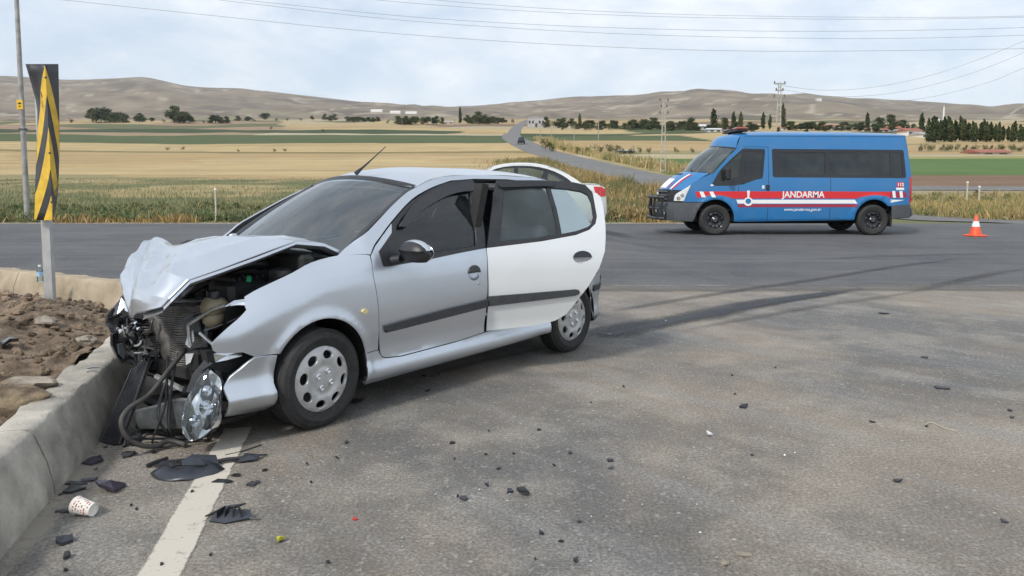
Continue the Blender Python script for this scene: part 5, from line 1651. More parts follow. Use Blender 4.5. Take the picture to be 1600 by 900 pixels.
bmp = MB().grid([[nose(j / 12 - 1, .80 - .46 * i / 8) + Vector((.04 + .03 * math.sin(i / 8 * 3.1), 0, 0)) for j in range(25)] for i in range(9)]).build('front_bumper', GREYPL, van, smooth=60)
for s in (1, -1):
    MB().lathe([(.0001, .02), (.05, .015), (.06, 0)], 16, 'x', nose(s * .62, .50) + Vector((.08, 0, 0))).build('fog_lamp', CHROME, bmp, smooth=50)
MB().box((1.30, 0, .58), (.02, .46, .11), bev=.006).build('number_plate', WHITEV, van, smooth=30)
text_mesh('plate_number', '06 JN', .085, BLACKP, van, (1.312, 0, .58), (R(90), 0, R(90)), .001)
# bull bar
bb = bpy.data.objects.new('bull_bar', None)
bb.location = (1.36, 0, 0)
link(bb, van)
for z in (.92, .40):
    MB().tube(crom([(-.16, -.74, z), (0, -.62, z), (.04, 0, z), (0, .62, z), (-.16, .74, z)], 6), .034, 8).build('cross_tube', BLACKP, bb, smooth=60)
for y in (-.70, -.30, .30, .70):
    MB().tube([(-.02 if abs(y) < .5 else -.11, y, .36), (.03 if abs(y) < .5 else -.09, y, .66), (-.01 if abs(y) < .5 else -.11, y, .95)], .030, 8).build('upright', BLACKP, bb, smooth=60)
MB().tube([(-.04, -.70, .64), (.05, 0, .64), (-.04, .70, .64)], .026, 8).build('cross_tube', BLACKP, bb, smooth=60)
# tail
MB().grid([[Vector((-4.80 + .10 * abs(j / 8 - 1) ** 4 + (.10 * ((z - 1.4) / 1.0) ** 2 if z > 1.4 else 0), (VS(-4.74, z) - .01) * (j / 8 - 1), z)) for j in range(17)] for z in np.linspace(.42, 2.45, 16)]).build('rear_doors', BLUE, van, smooth=50)
MB().grid([[Vector((-4.808 + .10 * abs(j / 8 - 1) ** 4 + (.10 * ((z - 1.4) / 1.0) ** 2 if z > 1.4 else 0), .80 * (j / 8 - 1), z)) for j in range(17)] for z in np.linspace(1.45, 2.1, 8)]).build('rear_window', G_DARK, van, smooth=50)
MB().box((-4.84, 0, .56), (.10, 1.8, .22), bev=.04).build('rear_bumper', GREYPL, van, smooth=40)
# light bar
lb = bpy.data.objects.new('light_bar', None)
lb.location = (-.72, 0, 2.50)
link(lb, van)
MB().box((0, 0, .075), (.30, 1.32, .04), bev=.015).build('bar_base', BLACKP, lb, smooth=40)
for s in (1, -1):
    MB().box((0.0, s * .42, .128), (.27, .46, .065), bev=.025).build('beacon_lens', mat('beacon_red', (.30, .07, .05), .3, coat=.3) if s > 0 else mat('beacon_dark', (.10, .05, .06), .3, coat=.3), lb, smooth=40)
    MB().box((0, s * .45, .03), (.08, .08, .08)).build('bar_foot', BLACKP, lb)
MB().box((0, 0, .125), (.24, .34, .055), bev=.02).build('speaker_box', BLACKP, lb, smooth=40)
# running gear
def van_wheel(x, y, side):
    wr = bpy.data.objects.new('wheel', None)
    wr.location = (x, y, .372)
    wr.rotation_euler = (0, 0, 0 if side > 0 else math.pi)
    link(wr, van)
    R0, h_ = .375, .115
    MB().lathe([(.215, -h_ + .02), (.25, -h_), (.33, -h_ - .006), (R0 - .02, -h_ + .01), (R0, -h_ + .035), (R0, -.03), (R0 - .012, -.025), (R0 - .012, -.015), (R0, -.01), (R0, .01), (R0 - .012, .015), (R0 - .012, .025), (R0, .03), (R0, h_ - .035), (R0 - .02, h_ - .01), (.33, h_ + .006), (.25, h_), (.215, h_ - .02)], 44, 'y').build('tyre', RUBBER, wr, smooth=28)
    rim_hole = []
    for k in range(10):
        a = 2 * math.pi * k / 10
        rim_hole.append([(.150 * math.cos(a) + p, .150 * math.sin(a) + q) for p, q in ellipse(0, 0, .022, .022, 10)])
    zc2 = spl([0, .06, .07, .10, .13, .18, .205, .22], [.055, .055, .03, .02, .045, .05, .03, .045])
    panel('rim', ellipse(0, 0, .219, .219, 36), lambda a, b: (a, h_ - .075 + float(zc2(math.hypot(a, b))), b), BLACKG, wr, holes=rim_hole, g=.035, th=.02, flip=True)
    MB().lathe([(.05, h_ - .03), (.05, h_ + .0), (.0001, h_ + .004)], 14, 'y').build('hub', STEEL, wr, smooth=40)
for s in (1, -1):
    van_wheel(0, s * .885, s)
    van_wheel(-3.87, s * .885, s)
    for cx in (0, -3.87):
        MB().grid([[(cx + .47 * math.cos(a), s * yy, .38 + .51 * math.sin(a)) for yy in (.55, .75, .97)] for a in np.linspace(R(-5), R(185), 18)]).build('wheel_arch_liner', DARK, van, smooth=60)
        MB().prism([(cx + .47 * math.cos(a), .38 + .51 * math.sin(a)) for a in np.linspace(R(-5), R(185), 14)], s * .55, s * .54, 'y').build('wheel_arch_wall', DARK, van)
    MB().box((-4.33, s * .84, .36), (.03, .24, .30), bev=.01).build('mud_flap', RUBBER, van)
MB().box((-2.0, 0, .42), (2.8, 1.6, .16), bev=.03).box((.72, 0, .45), (.3, 1.4, .16), bev=.03).box((-1.9, 0, .30), (4.8, .30, .12), bev=.03).tube([(-3.87, -.75, .37), (-3.87, .75, .37)], .07, 8).tube([(0, -.75, .35), (0, .75, .35)], .05, 8).build('chassis', DARK, van)
# seats, glimpsed through the glass
for sx in [-.95, -1.9, -2.7, -3.5, -4.2]:
    for sy in (.52, -.52):
        MB().box((sx, sy, .95), (.48, .55, .16), bev=.05).box((sx - .26, sy, 1.32), (.14, .52, .75), Matrix.Rotation(R(-12), 3, 'Y'), bev=.05).box((sx - .35, sy, 1.76), (.09, .26, .18), bev=.04).build('passenger_seat', SEAT, van, smooth=40)
MB().box((-1.9, 0, .62), (5.3, 1.7, .04)).build('cabin_floor', DARK, van)
MB().box((.10, 0, 1.32), (.40, 1.7, .34), bev=.06).build('dashboard', DASH, van, smooth=40)

# ================================================================== the white saloon parked behind
SX, SY = 1.02, 16.35                                  # near rear wheel
sal = empty('white_saloon', (SX - 2.65, SY + .80, swell(0, 17)), math.pi, 'white saloon car parked behind the crashed silver car', 'car')
_sw = spl([.18, .3, .55, .75, .93, 1.05, 1.47], [.82, .86, .885, .88, .85, .80, .60])
_st = spl([-3.75, -3.6, -3.3, -2.6, 0, .5, .9], [-.22, -.12, -.05, 0, 0, -.06, -.22])
def SS(x, z): return float(_sw(z)) + float(_st(x))
sa1 = [(.36 * math.cos(a), .31 + .36 * math.sin(a)) for a in np.linspace(R(-8), R(188), 20)]
sa2 = [(-2.65 + .36 * math.cos(a), .31 + .36 * math.sin(a)) for a in np.linspace(R(-8), R(188), 20)]
lowb = [(.88, .30), (.90, .55), (.80, .74), (.45, .86), (-.15, .93), (-.5, .965)] + [(-1.5, .99), (-2.3, 1.01), (-2.75, 1.03), (-3.05, 1.04), (-3.5, 1.03), (-3.62, .98), (-3.66, .75), (-3.68, .45), (-3.6, .22), (-3.02, .22)] + list(reversed(sa2)) [::1]
lowb = [(.88, .30), (.90, .55), (.80, .74), (.45, .86), (-.15, .93), (-.5, .965), (-1.5, .99), (-2.3, 1.01), (-2.75, 1.03), (-3.05, 1.04), (-3.5, 1.03), (-3.62, .98), (-3.66, .75), (-3.68, .45), (-3.6, .24)] + [(x, z) for x, z in reversed(sa2)] + [(-2.2, .2), (-.45, .2)] + [(x, z) for x, z in reversed(sa1)] + [(.6, .24)]
green = c2([(-.45, .962), (-.75, 1.16), (-1.10, 1.36), (-1.45, 1.455), (-1.85, 1.48), (-2.25, 1.45), (-2.65, 1.34), (-2.95, 1.19), (-3.15, 1.045)], 3)
sw1 = [(-.80, 1.02), (-.98, 1.18), (-1.20, 1.335), (-1.45, 1.405), (-1.68, 1.42), (-1.68, 1.03)]
sw2 = [(-1.76, 1.03), (-1.76, 1.425), (-2.05, 1.41), (-2.30, 1.36), (-2.36, 1.345), (-2.30, 1.05)]
sw3 = [(-2.37, 1.055), (-2.42, 1.325), (-2.58, 1.245), (-2.74, 1.14), (-2.80, 1.07)]
for s in (1, -1):
    sf = (lambda d=0.0, s=s: (lambda x, z: (x, s * (SS(x, z) + d), z)))
    panel('body_side', lowb, sf(), WHITE, sal, g=.09, th=.02, flip=s > 0)
    panel('pillar_frame', green + [(-2.75, 1.034), (-2.3, 1.014), (-1.5, .994)], sf(), WHITE, sal, holes=[c2([(-.66, 1.0), (-.80, 1.10), (-1.12, 1.315), (-1.45, 1.42), (-1.85, 1.445), (-2.22, 1.415), (-2.55, 1.32), (-2.82, 1.17), (-2.93, 1.06)], 2) + [(-2.3, 1.035), (-1.5, 1.012)]], g=.08, th=.02, flip=s > 0)
    wf = panel('window_frame', c2([(-.65, .998), (-.80, 1.103), (-1.12, 1.318), (-1.45, 1.423), (-1.85, 1.448), (-2.22, 1.418), (-2.55, 1.323), (-2.82, 1.173), (-2.94, 1.058)], 2) + [(-2.3, 1.033), (-1.5, 1.010)], sf(.0015), BLACKG, sal, holes=[sw1, sw2, sw3], g=.09, th=.02, flip=s > 0)
    for w_ in (sw1, sw2, sw3):
        panel('window_glass', w_, sf(-.010), G_DOOR, wf, g=.12, th=0, flip=s > 0)
    panel('tail_lamp', [(-3.38, 1.0), (-3.56, .995), (-3.64, .93), (-3.655, .80), (-3.56, .78), (-3.42, .86)], sf(.006), REDLENS, sal, g=.06, th=.02, flip=s > 0)
    for x0 in (-.62, -1.71, -2.45):
        panel('door_seam', [(x0, .30), (x0, .985), (x0 - .008, .985), (x0 - .008, .30)], sf(.001), DARK, sal, g=.15, th=.002, flip=s > 0)
    for x0 in (-1.55, -2.35):
        panel('door_handle', [(x0, .86), (x0 + .20, .855), (x0 + .20, .825), (x0, .83)], sf(.02), WHITE, sal, g=.1, th=.02, flip=s > 0)
    panel('headlamp', [(.85, .66), (.60, .80), (.42, .82), (.55, .68)], sf(.006), REFLECT, sal, g=.06, th=.02, flip=s > 0)
    mo = MB().ell((-.72, s * .99, 1.02), (.08, .11, .065), 14, 8).build('door_mirror', WHITE, sal, smooth=50)
    MB().tube([(-.70, s * .84, .98), (-.71, s * .92, 1.0)], .02, 6).build('mirror_arm', BLACKP, mo, smooth=40)
    for cx in (0, -2.65):
        wr = bpy.data.objects.new('wheel', None)
        wr.location = (cx, s * .775, .305)
        wr.rotation_euler = (0, 0, 0 if s > 0 else math.pi)
        link(wr, sal)
        MB().lathe([(.20, -.09), (.25, -.10), (.29, -.095), (.308, -.07), (.308, .07), (.29, .095), (.25, .10), (.20, .09)], 36, 'y').build('tyre', RUBBER, wr, smooth=28)
        sp = MB().lathe([(.205, .085), (.19, .06), (.17, .03), (.0001, .02)], 30, 'y')
        sp.build('rim', STEEL, wr, smooth=40)
        for k in range(5):
            a = 2 * math.pi * k / 5
            MB().box((.10 * math.cos(a), .075, .10 * math.sin(a)), (.20, .03, .045), Matrix.Rotation(-a, 3, 'Y'), bev=.008).build('spoke', COVER, wr, smooth=30)
        MB().grid([[(cx + .365 * math.cos(a), s * yy, .31 + .365 * math.sin(a)) for yy in (.50, .68, .85)] for a in np.linspace(R(-8), R(188), 16)]).build('wheel_arch_liner', DARK, sal, smooth=60)
_gz = spl([p[0] for p in reversed(green)], [p[1] for p in reversed(green)])
def s_top(x, t):
    z = float(_gz(x))
    return (x, SS(x, z) * t, z + (.045 if z > 1.2 else .03) * (1 - t * t))
def s_part(name, x0, x1, m, n=12, lift=0.0):
    MB().grid([[Vector(s_top(x0 + (x1 - x0) * i / n, j / 8 - 1)) + Vector((0, 0, lift)) for j in range(17)] for i in range(n + 1)]).build(name, m, sal, smooth=60)
s_part('windscreen', -.45, -1.20, G_WIND)
s_part('roof', -1.20, -2.42, WHITE)
s_part('rear_window', -2.42, -3.15, G_DARK)
MB().grid([[((-.46 + 1.26 * i / 10), SS(-.46 + 1.26 * i / 10, .93) * (j / 8 - 1), float(spl([-.5, -.15, .45, .8, .9], [.965, .93, .86, .74, .6])(-.46 + 1.26 * i / 10)) + .05 * (1 - (j / 8 - 1) ** 2)) for j in range(17)] for i in range(11)]).build('bonnet', WHITE, sal, smooth=60)
MB().grid([[(-3.10 - .52 * i / 6, SS(-3.1 - .5 * i / 6, 1.03) * (j / 8 - 1), (1.04, 1.045, 1.045, 1.043, 1.04, 1.03, .98)[i] + .02 * (1 - (j / 8 - 1) ** 2)) for j in range(17)] for i in range(7)]).build('boot_lid', WHITE, sal, smooth=60)
MB().grid([[(-3.68 + .16 * abs(j / 8 - 1) ** 3 + .06 * (z > .9), (SS(-3.6, z) + .04) * (j / 8 - 1), z) for j in range(17)] for z in np.linspace(.24, .99, 9)]).build('rear_bumper', WHITE, sal, smooth=60)
MB().grid([[(.92 - .22 * abs(j / 8 - 1) ** 3 - .1 * max(0, z - .55), (SS(.80, z)) * (j / 8 - 1), z) for j in range(17)] for z in np.linspace(.24, .76, 8)]).build('front_bumper', WHITE, sal, smooth=60)
MB().box((-1.4, 0, .26), (2.2, 1.5, .10), bev=.02).build('floor_pan', DARK, sal)
for x_ in (-1.25, -2.15):
    for s in (1, -1):
        MB().box((x_ + .2, s * .36, .55), (.48, .5, .14), bev=.05).box((x_ - .10, s * .36, .86), (.13, .48, .55), Matrix.Rotation(R(-15), 3, 'Y'), bev=.05).box((x_ - .2, s * .36, 1.2), (.09, .25, .15), bev=.04).build('seat', SEAT, sal, smooth=40)
# ================================================================== far things: trees, houses, poles, wires
def hit(u, v):
    """where a sight line first meets the fields"""
    d = ray(u, v)
    y = 26.0
    while y < 1240:
        t_ = y / d.y
        X, Z = d.x * t_, CH + d.z * t_
        if Z <= tz(X, y):
            return Vector((X, y, tz(X, y)))
        y *= 1.006
    return Vector((d.x * 1100 / d.y, 1100, tz(d.x * 1100 / d.y, 1100)))
BARK = mat('bark', (.10, .075, .05), .95, var=.3, scale=8)
def leaf_mat(name, a, b):
    m = mat(name, a, .8, c2_=b, var=.3, scale=.9, coord='Object', spec=.2)
    return m
LEAFS = [leaf_mat('leaf_dark', (.030, .048, .022), (.070, .098, .040)), leaf_mat('leaf_mid', (.042, .064, .024), (.092, .120, .046)), leaf_mat('leaf_olive', (.060, .075, .030), (.13, .14, .06))]
def make_tree(kind, seed, h=8.0):
    r_ = random.Random(seed)
    root = bpy.data.objects.new('tree', None)
    tr = MB()
    if kind == 'poplar':
        tr.tube([(0, 0, -.3), (.05, 0, h * .3), (0, .05, h * .85)], [.16, .12, .03], 6)
        blobs = [(r_.uniform(-.25, .25), r_.uniform(-.25, .25), h * (.13 + .86 * k / 13), (.95 * math.sin(math.pi * min(1, (.20 + .82 * k / 13))) ** .7 + .2) * h * .125, h * .085) for k in range(14)]
    elif kind == 'bush':
        tr.tube([(0, 0, -.2), (.05, 0, h * .4)], [.06, .03], 5)
        blobs = [(r_.uniform(-.42, .42) * h, r_.uniform(-.42, .42) * h, h * r_.uniform(.22, .72), h * r_.uniform(.18, .30), h * r_.uniform(.18, .28)) for k in range(10)]
    else:
        tr.tube([(0, 0, -.3), (.1, 0, h * .3), (.0, .1, h * .6)], [.22, .17, .08], 7)
        for k in range(4):
            a = r_.uniform(0, 6.3)
            tr.tube([(.05, 0, h * .3), (math.cos(a) * h * .2, math.sin(a) * h * .2, h * .58)], [.09, .03], 5)
        blobs = []
        for k in range(20):
            z = r_.uniform(.14, .90)
            w_ = math.sin(math.pi * min(1, max(0, (z + .06) / 1.0))) ** .6
            a, q = r_.uniform(0, 6.3), r_.random() ** .5
            blobs.append((math.cos(a) * q * w_ * h * .33, math.sin(a) * q * w_ * h * .33, z * h, h * r_.uniform(.14, .22), h * r_.uniform(.12, .18)))
    V, F = [], []
    for (x, y, z, rx, rz_) in blobs:
        n_ = 90 if kind != 'bush' else 60
        for i in range(n_):
            d = Vector((r_.gauss(0, 1), r_.gauss(0, 1), r_.gauss(0, 1))).normalized()
            q = r_.random() ** .4 * (1.0 if r_.random() < .86 else r_.uniform(1.1, 1.45))
            c = Vector((x, y, z)) + Vector((d.x * rx, d.y * rx, d.z * rz_)) * q
            s_ = h * r_.uniform(.022, .050)
            a = Vector((r_.gauss(0, 1), r_.gauss(0, 1), r_.gauss(0, 1))).normalized()
            b = a.orthogonal().normalized()
            e = a.cross(b)
            n0 = len(V)
            V += [c - b * s_, c + e * s_ * .7, c + b * s_, c - e * s_ * .7]
            F.append((n0, n0 + 1, n0 + 2, n0 + 3))
    tmesh = tr.mesh('trunk', BARK, 40)
    cm = bpy.data.meshes.new('crown')
    cm.from_pydata(V, [], F)
    cm.materials.append(LEAFS[seed % 3])
    return (tmesh, cm, h)
POOL = {'tree': [make_tree('tree', s) for s in (1, 2, 3, 4, 5)], 'poplar': [make_tree('poplar', s) for s in (6, 7, 8)], 'bush': [make_tree('bush', s, 2.0) for s in (9, 10, 11, 13)]}
tcount = 0
def tree(u, vt, vb, kind, label, group, wide=1.0):
    global tcount
    tcount += 1
    p = hit(u, vb)
    h = (vb - vt) / FPX * p.y
    tm, cm, h0 = POOL[kind][tcount % len(POOL[kind])]
    nm = {'tree': 'broadleaf_tree', 'poplar': 'poplar_tree', 'bush': 'shrub'}[kind]
    root = empty(nm, (p.x, p.y, p.z - .02), rng.uniform(0, 6.3), label, 'tree' if kind != 'bush' else 'shrub', group)
    k = h / h0
    wide *= 1.3 if kind == 'tree' else 1.0
    root.scale = (k * wide * rng.uniform(.85, 1.2), k * wide * rng.uniform(.85, 1.2), k * rng.uniform(.95, 1.08))
    link(bpy.data.objects.new('trunk', tm), root)
    link(bpy.data.objects.new('crown', cm), root)
    return root
GL = 'trees along the foot of the left hills'
LT = 'dark round tree in the line below the left hills'
for (u, vt, vb, wd) in [(145, 170, 191, .9), (158, 168, 191, .9), (170, 172, 191, .9), (187, 175, 191, 1.2), (217, 177, 191, 1.1), (237, 184, 190, 1.5), (337, 180, 193, 1.4), (354, 183, 193, 1.1), (372, 182, 189, 1.6), (388, 182, 189, 1.5), (415, 177, 187, 1.9), (487, 181, 188, 1.1), (508, 179, 188, 1.1), (522, 179, 188, 1.3), (545, 182, 190, 1.7), (560, 182, 190, 1.5), (575, 183, 190, 1.6), (590, 183, 190, 1.4), (622, 182, 194, 1.0), (634, 181, 194, 1.0), (648, 183, 194, 1.3), (668, 182, 194, .9), (682, 181, 194, .9), (691, 183, 194, .9), (730, 181, 193, 1.1), (742, 180, 193, 1.1), (755, 180, 193, 1.2), (748, 174, 190, 1.0), (770, 182, 193, 1.4), (785, 184, 192, 1.5)]:
    zone = ['in the clump right behind the chevron sign', 'in the loose row above the green strips', 'in the row left of the greenhouses', 'below the white greenhouses', 'in the dense clump left of the country road'][(u > 200) + (u > 450) + (u > 600) + (u > 700)]
    tree(u, vt, vb, 'tree', 'dark round tree ' + zone, GL, wd)
for (u, vt, vb, wd) in [(151, 173, 192, 1.0), (164, 174, 192, 1.0), (178, 177, 192, 1.2), (194, 179, 192, 1.2), (223, 181, 191, 1.2), (280, 178, 193, 1.3), (295, 180, 193, 1.2), (329, 184, 193, 1.2), (345, 184, 193, 1.3), (515, 181, 189, 1.3), (552, 183, 191, 1.5), (567, 184, 191, 1.4), (582, 184, 191, 1.4), (628, 184, 195, 1.2), (641, 184, 195, 1.2), (661, 184, 195, 1.1), (675, 184, 195, 1.0), (736, 183, 194, 1.3), (749, 182, 194, 1.3), (762, 183, 194, 1.4), (778, 184, 194, 1.4)]:
    zone = ['filling the clump right behind the chevron sign', 'at the foot of the tall double crowned tree', 'filling the row left of the greenhouses', 'standing under the white greenhouses', 'filling the clump left of the country road'][(u > 200) + (u > 450) + (u > 600) + (u > 700)]
    tree(u, vt, vb, 'tree', 'smaller dark tree ' + zone, GL, wd)
for (u, vt, vb) in [(90, 186, 192), (112, 184, 192), (255, 186, 192), (318, 187, 193), (398, 185, 190), (432, 183, 189), (448, 184, 189), (470, 184, 189), (605, 187, 193), (708, 187, 194), (800, 186, 193), (262, 229, 235), (285, 228, 234), (372, 232, 237), (430, 232, 238), (445, 231, 237), (505, 201, 206), (424, 197, 202)]:
    tree(u, vt, vb, 'bush', 'low dark shrub ' + ('in the straw field behind the bonnet' if vb > 220 else 'on the field edge above the green strips' if vb > 198 else 'between the trees at the foot of the left hills'), 'shrubs of the left fields', .9)
tree(272, 166, 192, 'tree', 'tall double crowned dark tree standing alone left of the fields', None, 1.0)
tree(288, 174, 192, 'tree', 'lower dark tree touching the tall double crowned tree', None, 1.2)
tree(719, 169, 193, 'poplar', 'single slim poplar above the trees left of the country road', None, .8)
for u in (120, 123): pass
GM = 'trees in front of the village'
for (u, vt, vb, wd) in [(853, 184, 200, .8), (880, 184, 197, 1.2), (893, 185, 197, 1.1), (922, 188, 200, 1.6), (940, 189, 200, 1.4), (990, 187, 200, 1.6), (1005, 187, 200, 1.5), (1020, 185, 200, 1.5), (1048, 190, 202, 1.5), (1065, 188, 203, 1.2), (1080, 184, 203, 1.2), (1132, 184, 200, 1.0), (1172, 190, 203, 1.2), (1235, 190, 203, 1.2), (1262, 189, 204, 1.5), (1372, 185, 203, 1.2), (1392, 181, 202, 1.0), (1408, 188, 203, 1.3), (1320, 190, 203, 1.4), (1345, 190, 203, 1.2), (1285, 191, 204, 1.4)]:
    zone = ['beside the dark grey block', 'between the lamp mast and the ladder pole', 'left of the police van roof', 'behind the police van roof'][(u > 930) + (u > 1040) + (u > 1160)]
    tree(u, vt, vb, 'tree', 'dark round village tree ' + zone, GM, wd)
r_ = random.Random(15)
for k in range(44):
    u = 862 + k * 7.4 + r_.uniform(-3, 3)
    vb = 201 + (u - 862) * .012 + r_.uniform(-1, 2)
    tree(u, vb - r_.uniform(7, 14), vb, 'tree' if k % 4 else 'bush', ('dark tree' if k % 4 else 'dark bush') + ' in the belt of greenery ' + ('right of the dark grey block' if u < 960 else 'around the slim ladder pole' if u < 1080 else 'in front of the white barns'), 'green belt of the village', r_.uniform(.9, 1.5))
for k in range(26):
    u = 1215 + k * 9.2 + r_.uniform(-3, 3)
    vb = 205 + r_.uniform(-3, 2)
    tree(u, vb - r_.uniform(6, 12), vb, 'tree', 'dark tree of the village gardens seen over the van', 'gardens of the village', r_.uniform(.9, 1.4))
for (u, vt, vb, wd) in [(906, 178, 198, .9), (1115, 172, 201, 1.25), (1146, 175, 201, 1.0), (1157, 176, 201, 1.0), (1192, 177, 202, .9), (1203, 180, 202, .9), (1223, 167, 203, .8), (1355, 178, 203, 1.1), (1440, 178, 205, 1.1)]:
    tree(u, vt, vb, 'poplar', ['lone slim poplar beside the dark grey block', 'broad poplar nearest the white barn', 'upright poplar of the pair left of the light bar', 'upright poplar behind the front of the van roof', 'tall slim poplar beside the tall ladder pole', 'upright poplar behind the rear half of the van roof'][(u > 1000) + (u > 1130) + (u > 1180) + (u > 1210) + (u > 1300)], 'poplars of the village', wd)
r_ = random.Random(5)
for k in range(27):
    u = 1450 + k * 6.2 + r_.uniform(-1.5, 1.5)
    vt = 184 + k * .55 + r_.uniform(-3, 4)
    tree(u, vt, 222 + r_.uniform(-1.5, 1), 'poplar', 'dark poplar in the dense row at the right end of the village', 'poplar row beyond the green field', 1.05)
for (u, vt, vb) in [(905, 227, 241), (918, 225, 241), (937, 224, 242), (952, 222, 241), (968, 223, 241), (987, 228, 241), (1001, 228, 240), (1014, 229, 240), (1057, 229, 239), (1081, 229, 239), (880, 226, 238)]:
    tree(u, vt, vb, 'bush', 'small round shrub ' + ('left of the grey hut by the country road' if u < 975 else 'between the grey hut and the ladder pole' if u < 1030 else 'right of the slim ladder pole'), 'shrubs beside the country road', .75)
tree(852, 212, 236, 'bush', 'tall shrub standing at the bend of the country road', None, .6)
tree(864, 218, 238, 'bush', 'shrub crowded against the tall shrub at the bend', None, .6)
for k in range(17):
    u = 1438 + k * 10.0 + r_.uniform(-3, 3)
    tree(u, 224 + r_.uniform(-1, 2), 237, 'bush', 'low shrub in the hedge behind the green field', 'hedge shrubs behind the green field', .7)

# houses of the village: walls, roof, windows and door
HW = [mat('house_white', (.72, .70, .66), .85, var=.08, scale=2), mat('house_cream', (.58, .50, .40), .85, var=.1, scale=2), mat('house_grey', (.40, .39, .38), .85, var=.1, scale=2)]
HR = [mat('roof_red', (.30, .11, .075), .85, var=.25, scale=3), mat('roof_grey', (.34, .34, .35), .7, var=.2, scale=3), mat('roof_white', (.66, .66, .66), .6, var=.1, scale=3)]
PANE = mat('house_window', (.03, .035, .045), .25)
def house(u, vt, vb, wpx, wi, ri, label, group='houses of the village', name='house', roofk=.4, rz=None, nwin=None):
    p = hit(u, vb)
    s_ = p.y / FPX
    W_, H_ = wpx * s_, (vb - vt) * s_
    D_ = max(5.0, W_ * .7)
    wall_h = H_ * (1 - roofk)
    root = empty(name, (p.x, p.y + D_ / 2, p.z - .3), rz if rz is not None else rng.uniform(-.15, .15), label, 'building' if name != 'house' else 'house', group)
    MB().box((0, 0, wall_h / 2), (W_, D_, wall_h + .02)).build('wall', HW[wi], root)
    e = .35
    if roofk > .15:
        MB().prism([(-D_ / 2 - e, wall_h), (D_ / 2 + e, wall_h), (0, H_)], -W_ / 2 - e, W_ / 2 + e, 'x').build('roof', HR[ri], root)
    else:
        MB().box((0, 0, wall_h + .15), (W_ + e, D_ + e, .3)).build('roof', HR[ri], root)
    n_ = nwin if nwin else max(2, int(W_ / 3.2))
    for k in range(n_):
        x = -W_ / 2 + W_ * (k + .5) / n_
        if k == n_ // 2 and n_ > 2:
            MB().box((x, -D_ / 2 - .02, min(wall_h * .42, 1.1)), (1.1, .08, min(wall_h * .8, 2.1))).build('door', BARK, root)
        else:
            MB().box((x, -D_ / 2 - .02, wall_h * .58), (min(1.3, W_ / n_ * .5), .08, min(1.3, wall_h * .4))).build('window', PANE, root)
    return root
house(1098, 193, 203, 22, 0, 2, 'white walled house with pale roof left of the police van', roofk=.35)
house(1118, 198, 206, 20, 0, 2, 'low white barn left of the police van light bar', roofk=.35)
house(1082, 195, 202, 12, 1, 1, 'small cream house beside the round trees left of the van', roofk=.4)
house(1302, 193, 201, 20, 0, 0, 'white house with red roof above the van roof', roofk=.4)
house(1333, 196, 203, 22, 1, 1, 'cream house with grey roof above the van roof', roofk=.4)
house(1400, 195, 205, 18, 0, 0, 'white cottage with red roof above the rear of the van', roofk=.45)
house(1428, 198, 212, 24, 0, 0, 'large white house with red roof right of the van rear corner', roofk=.35)
house(1447, 204, 215, 18, 0, 1, 'white house with grey roof beside the poplar row', roofk=.35)
house(1382, 199, 206, 16, 1, 0, 'small cream house with red roof above the van rear window', roofk=.4)
for k, (u, vb, wd, wi, ri) in enumerate([(1064, 202, 12, 0, 2), (1140, 204, 13, 0, 0), (1160, 204, 12, 1, 0), (1228, 203, 14, 0, 0), (1280, 203, 15, 1, 0), (1316, 204, 13, 0, 1), (1355, 205, 14, 0, 0), (1370, 204, 12, 1, 1), (1412, 207, 14, 0, 1), (960, 201, 12, 0, 2)]):
    house(u, vb - 7, vb, wd, wi, ri, ['small white', 'small cream'][wi] + ' house with ' + ['red', 'grey', 'pale'][ri] + ' roof ' + ('left of the van' if u < 1170 else 'seen over the van roof') + [' beside a poplar', ' among garden trees', ' between dark trees', ' half hidden by greenery', ' next to a larger house'][k % 5], roofk=.42)
house(1258, 196, 202, 14, 2, 1, 'grey shed between village trees above the van', roofk=.35)
house(1556, 229, 241, 46, 0, 0, 'long low farm shed with red roof in front of the poplar row', 'buildings apart from the village', 'farm_shed', .5, 0)
house(981, 230, 240, 22, 2, 1, 'low grey hut among shrubs right of the country road', 'buildings apart from the village', 'field_hut', .3, 0)
house(838, 182, 199, 26, 2, 1, 'dark grey multi storey block at the top of the country road', 'buildings apart from the village', 'apartment_block', .08, 0, 5)
house(880, 190, 197, 12, 0, 2, 'small white house beside the dark grey block', roofk=.35)
house(700, 188, 194, 16, 1, 1, 'low cream farm building among the left trees', 'buildings apart from the village', 'farm_building', .4)
# mosque with minaret
p = hit(1462, 203)
s_ = p.y / FPX
mq_ = empty('mosque', p, 0, 'mosque with pale dome and tall white minaret behind the poplars', 'mosque')
MB().box((0, 0, 5 * s_), (22 * s_, 18 * s_, 12 * s_)).build('prayer_hall', HW[0], mq_)
MB().lathe([(7.5 * s_, 0), (7 * s_, 3 * s_), (4.5 * s_, 6 * s_), (.01, 7.4 * s_)], 18, 'z', (0, 0, 11 * s_)).build('dome', mat('dome_lead', (.42, .46, .46), .5), mq_, smooth=60)
MB().lathe([(1.5 * s_, 0), (1.3 * s_, 26 * s_), (2.0 * s_, 26.3 * s_), (2.0 * s_, 27.3 * s_), (1.1 * s_, 27.5 * s_), (1.1 * s_, 32 * s_), (.01, 38.5 * s_)], 12, 'z', (11.5 * s_, 0, 0)).build('minaret', HW[0], mq_, smooth=40)
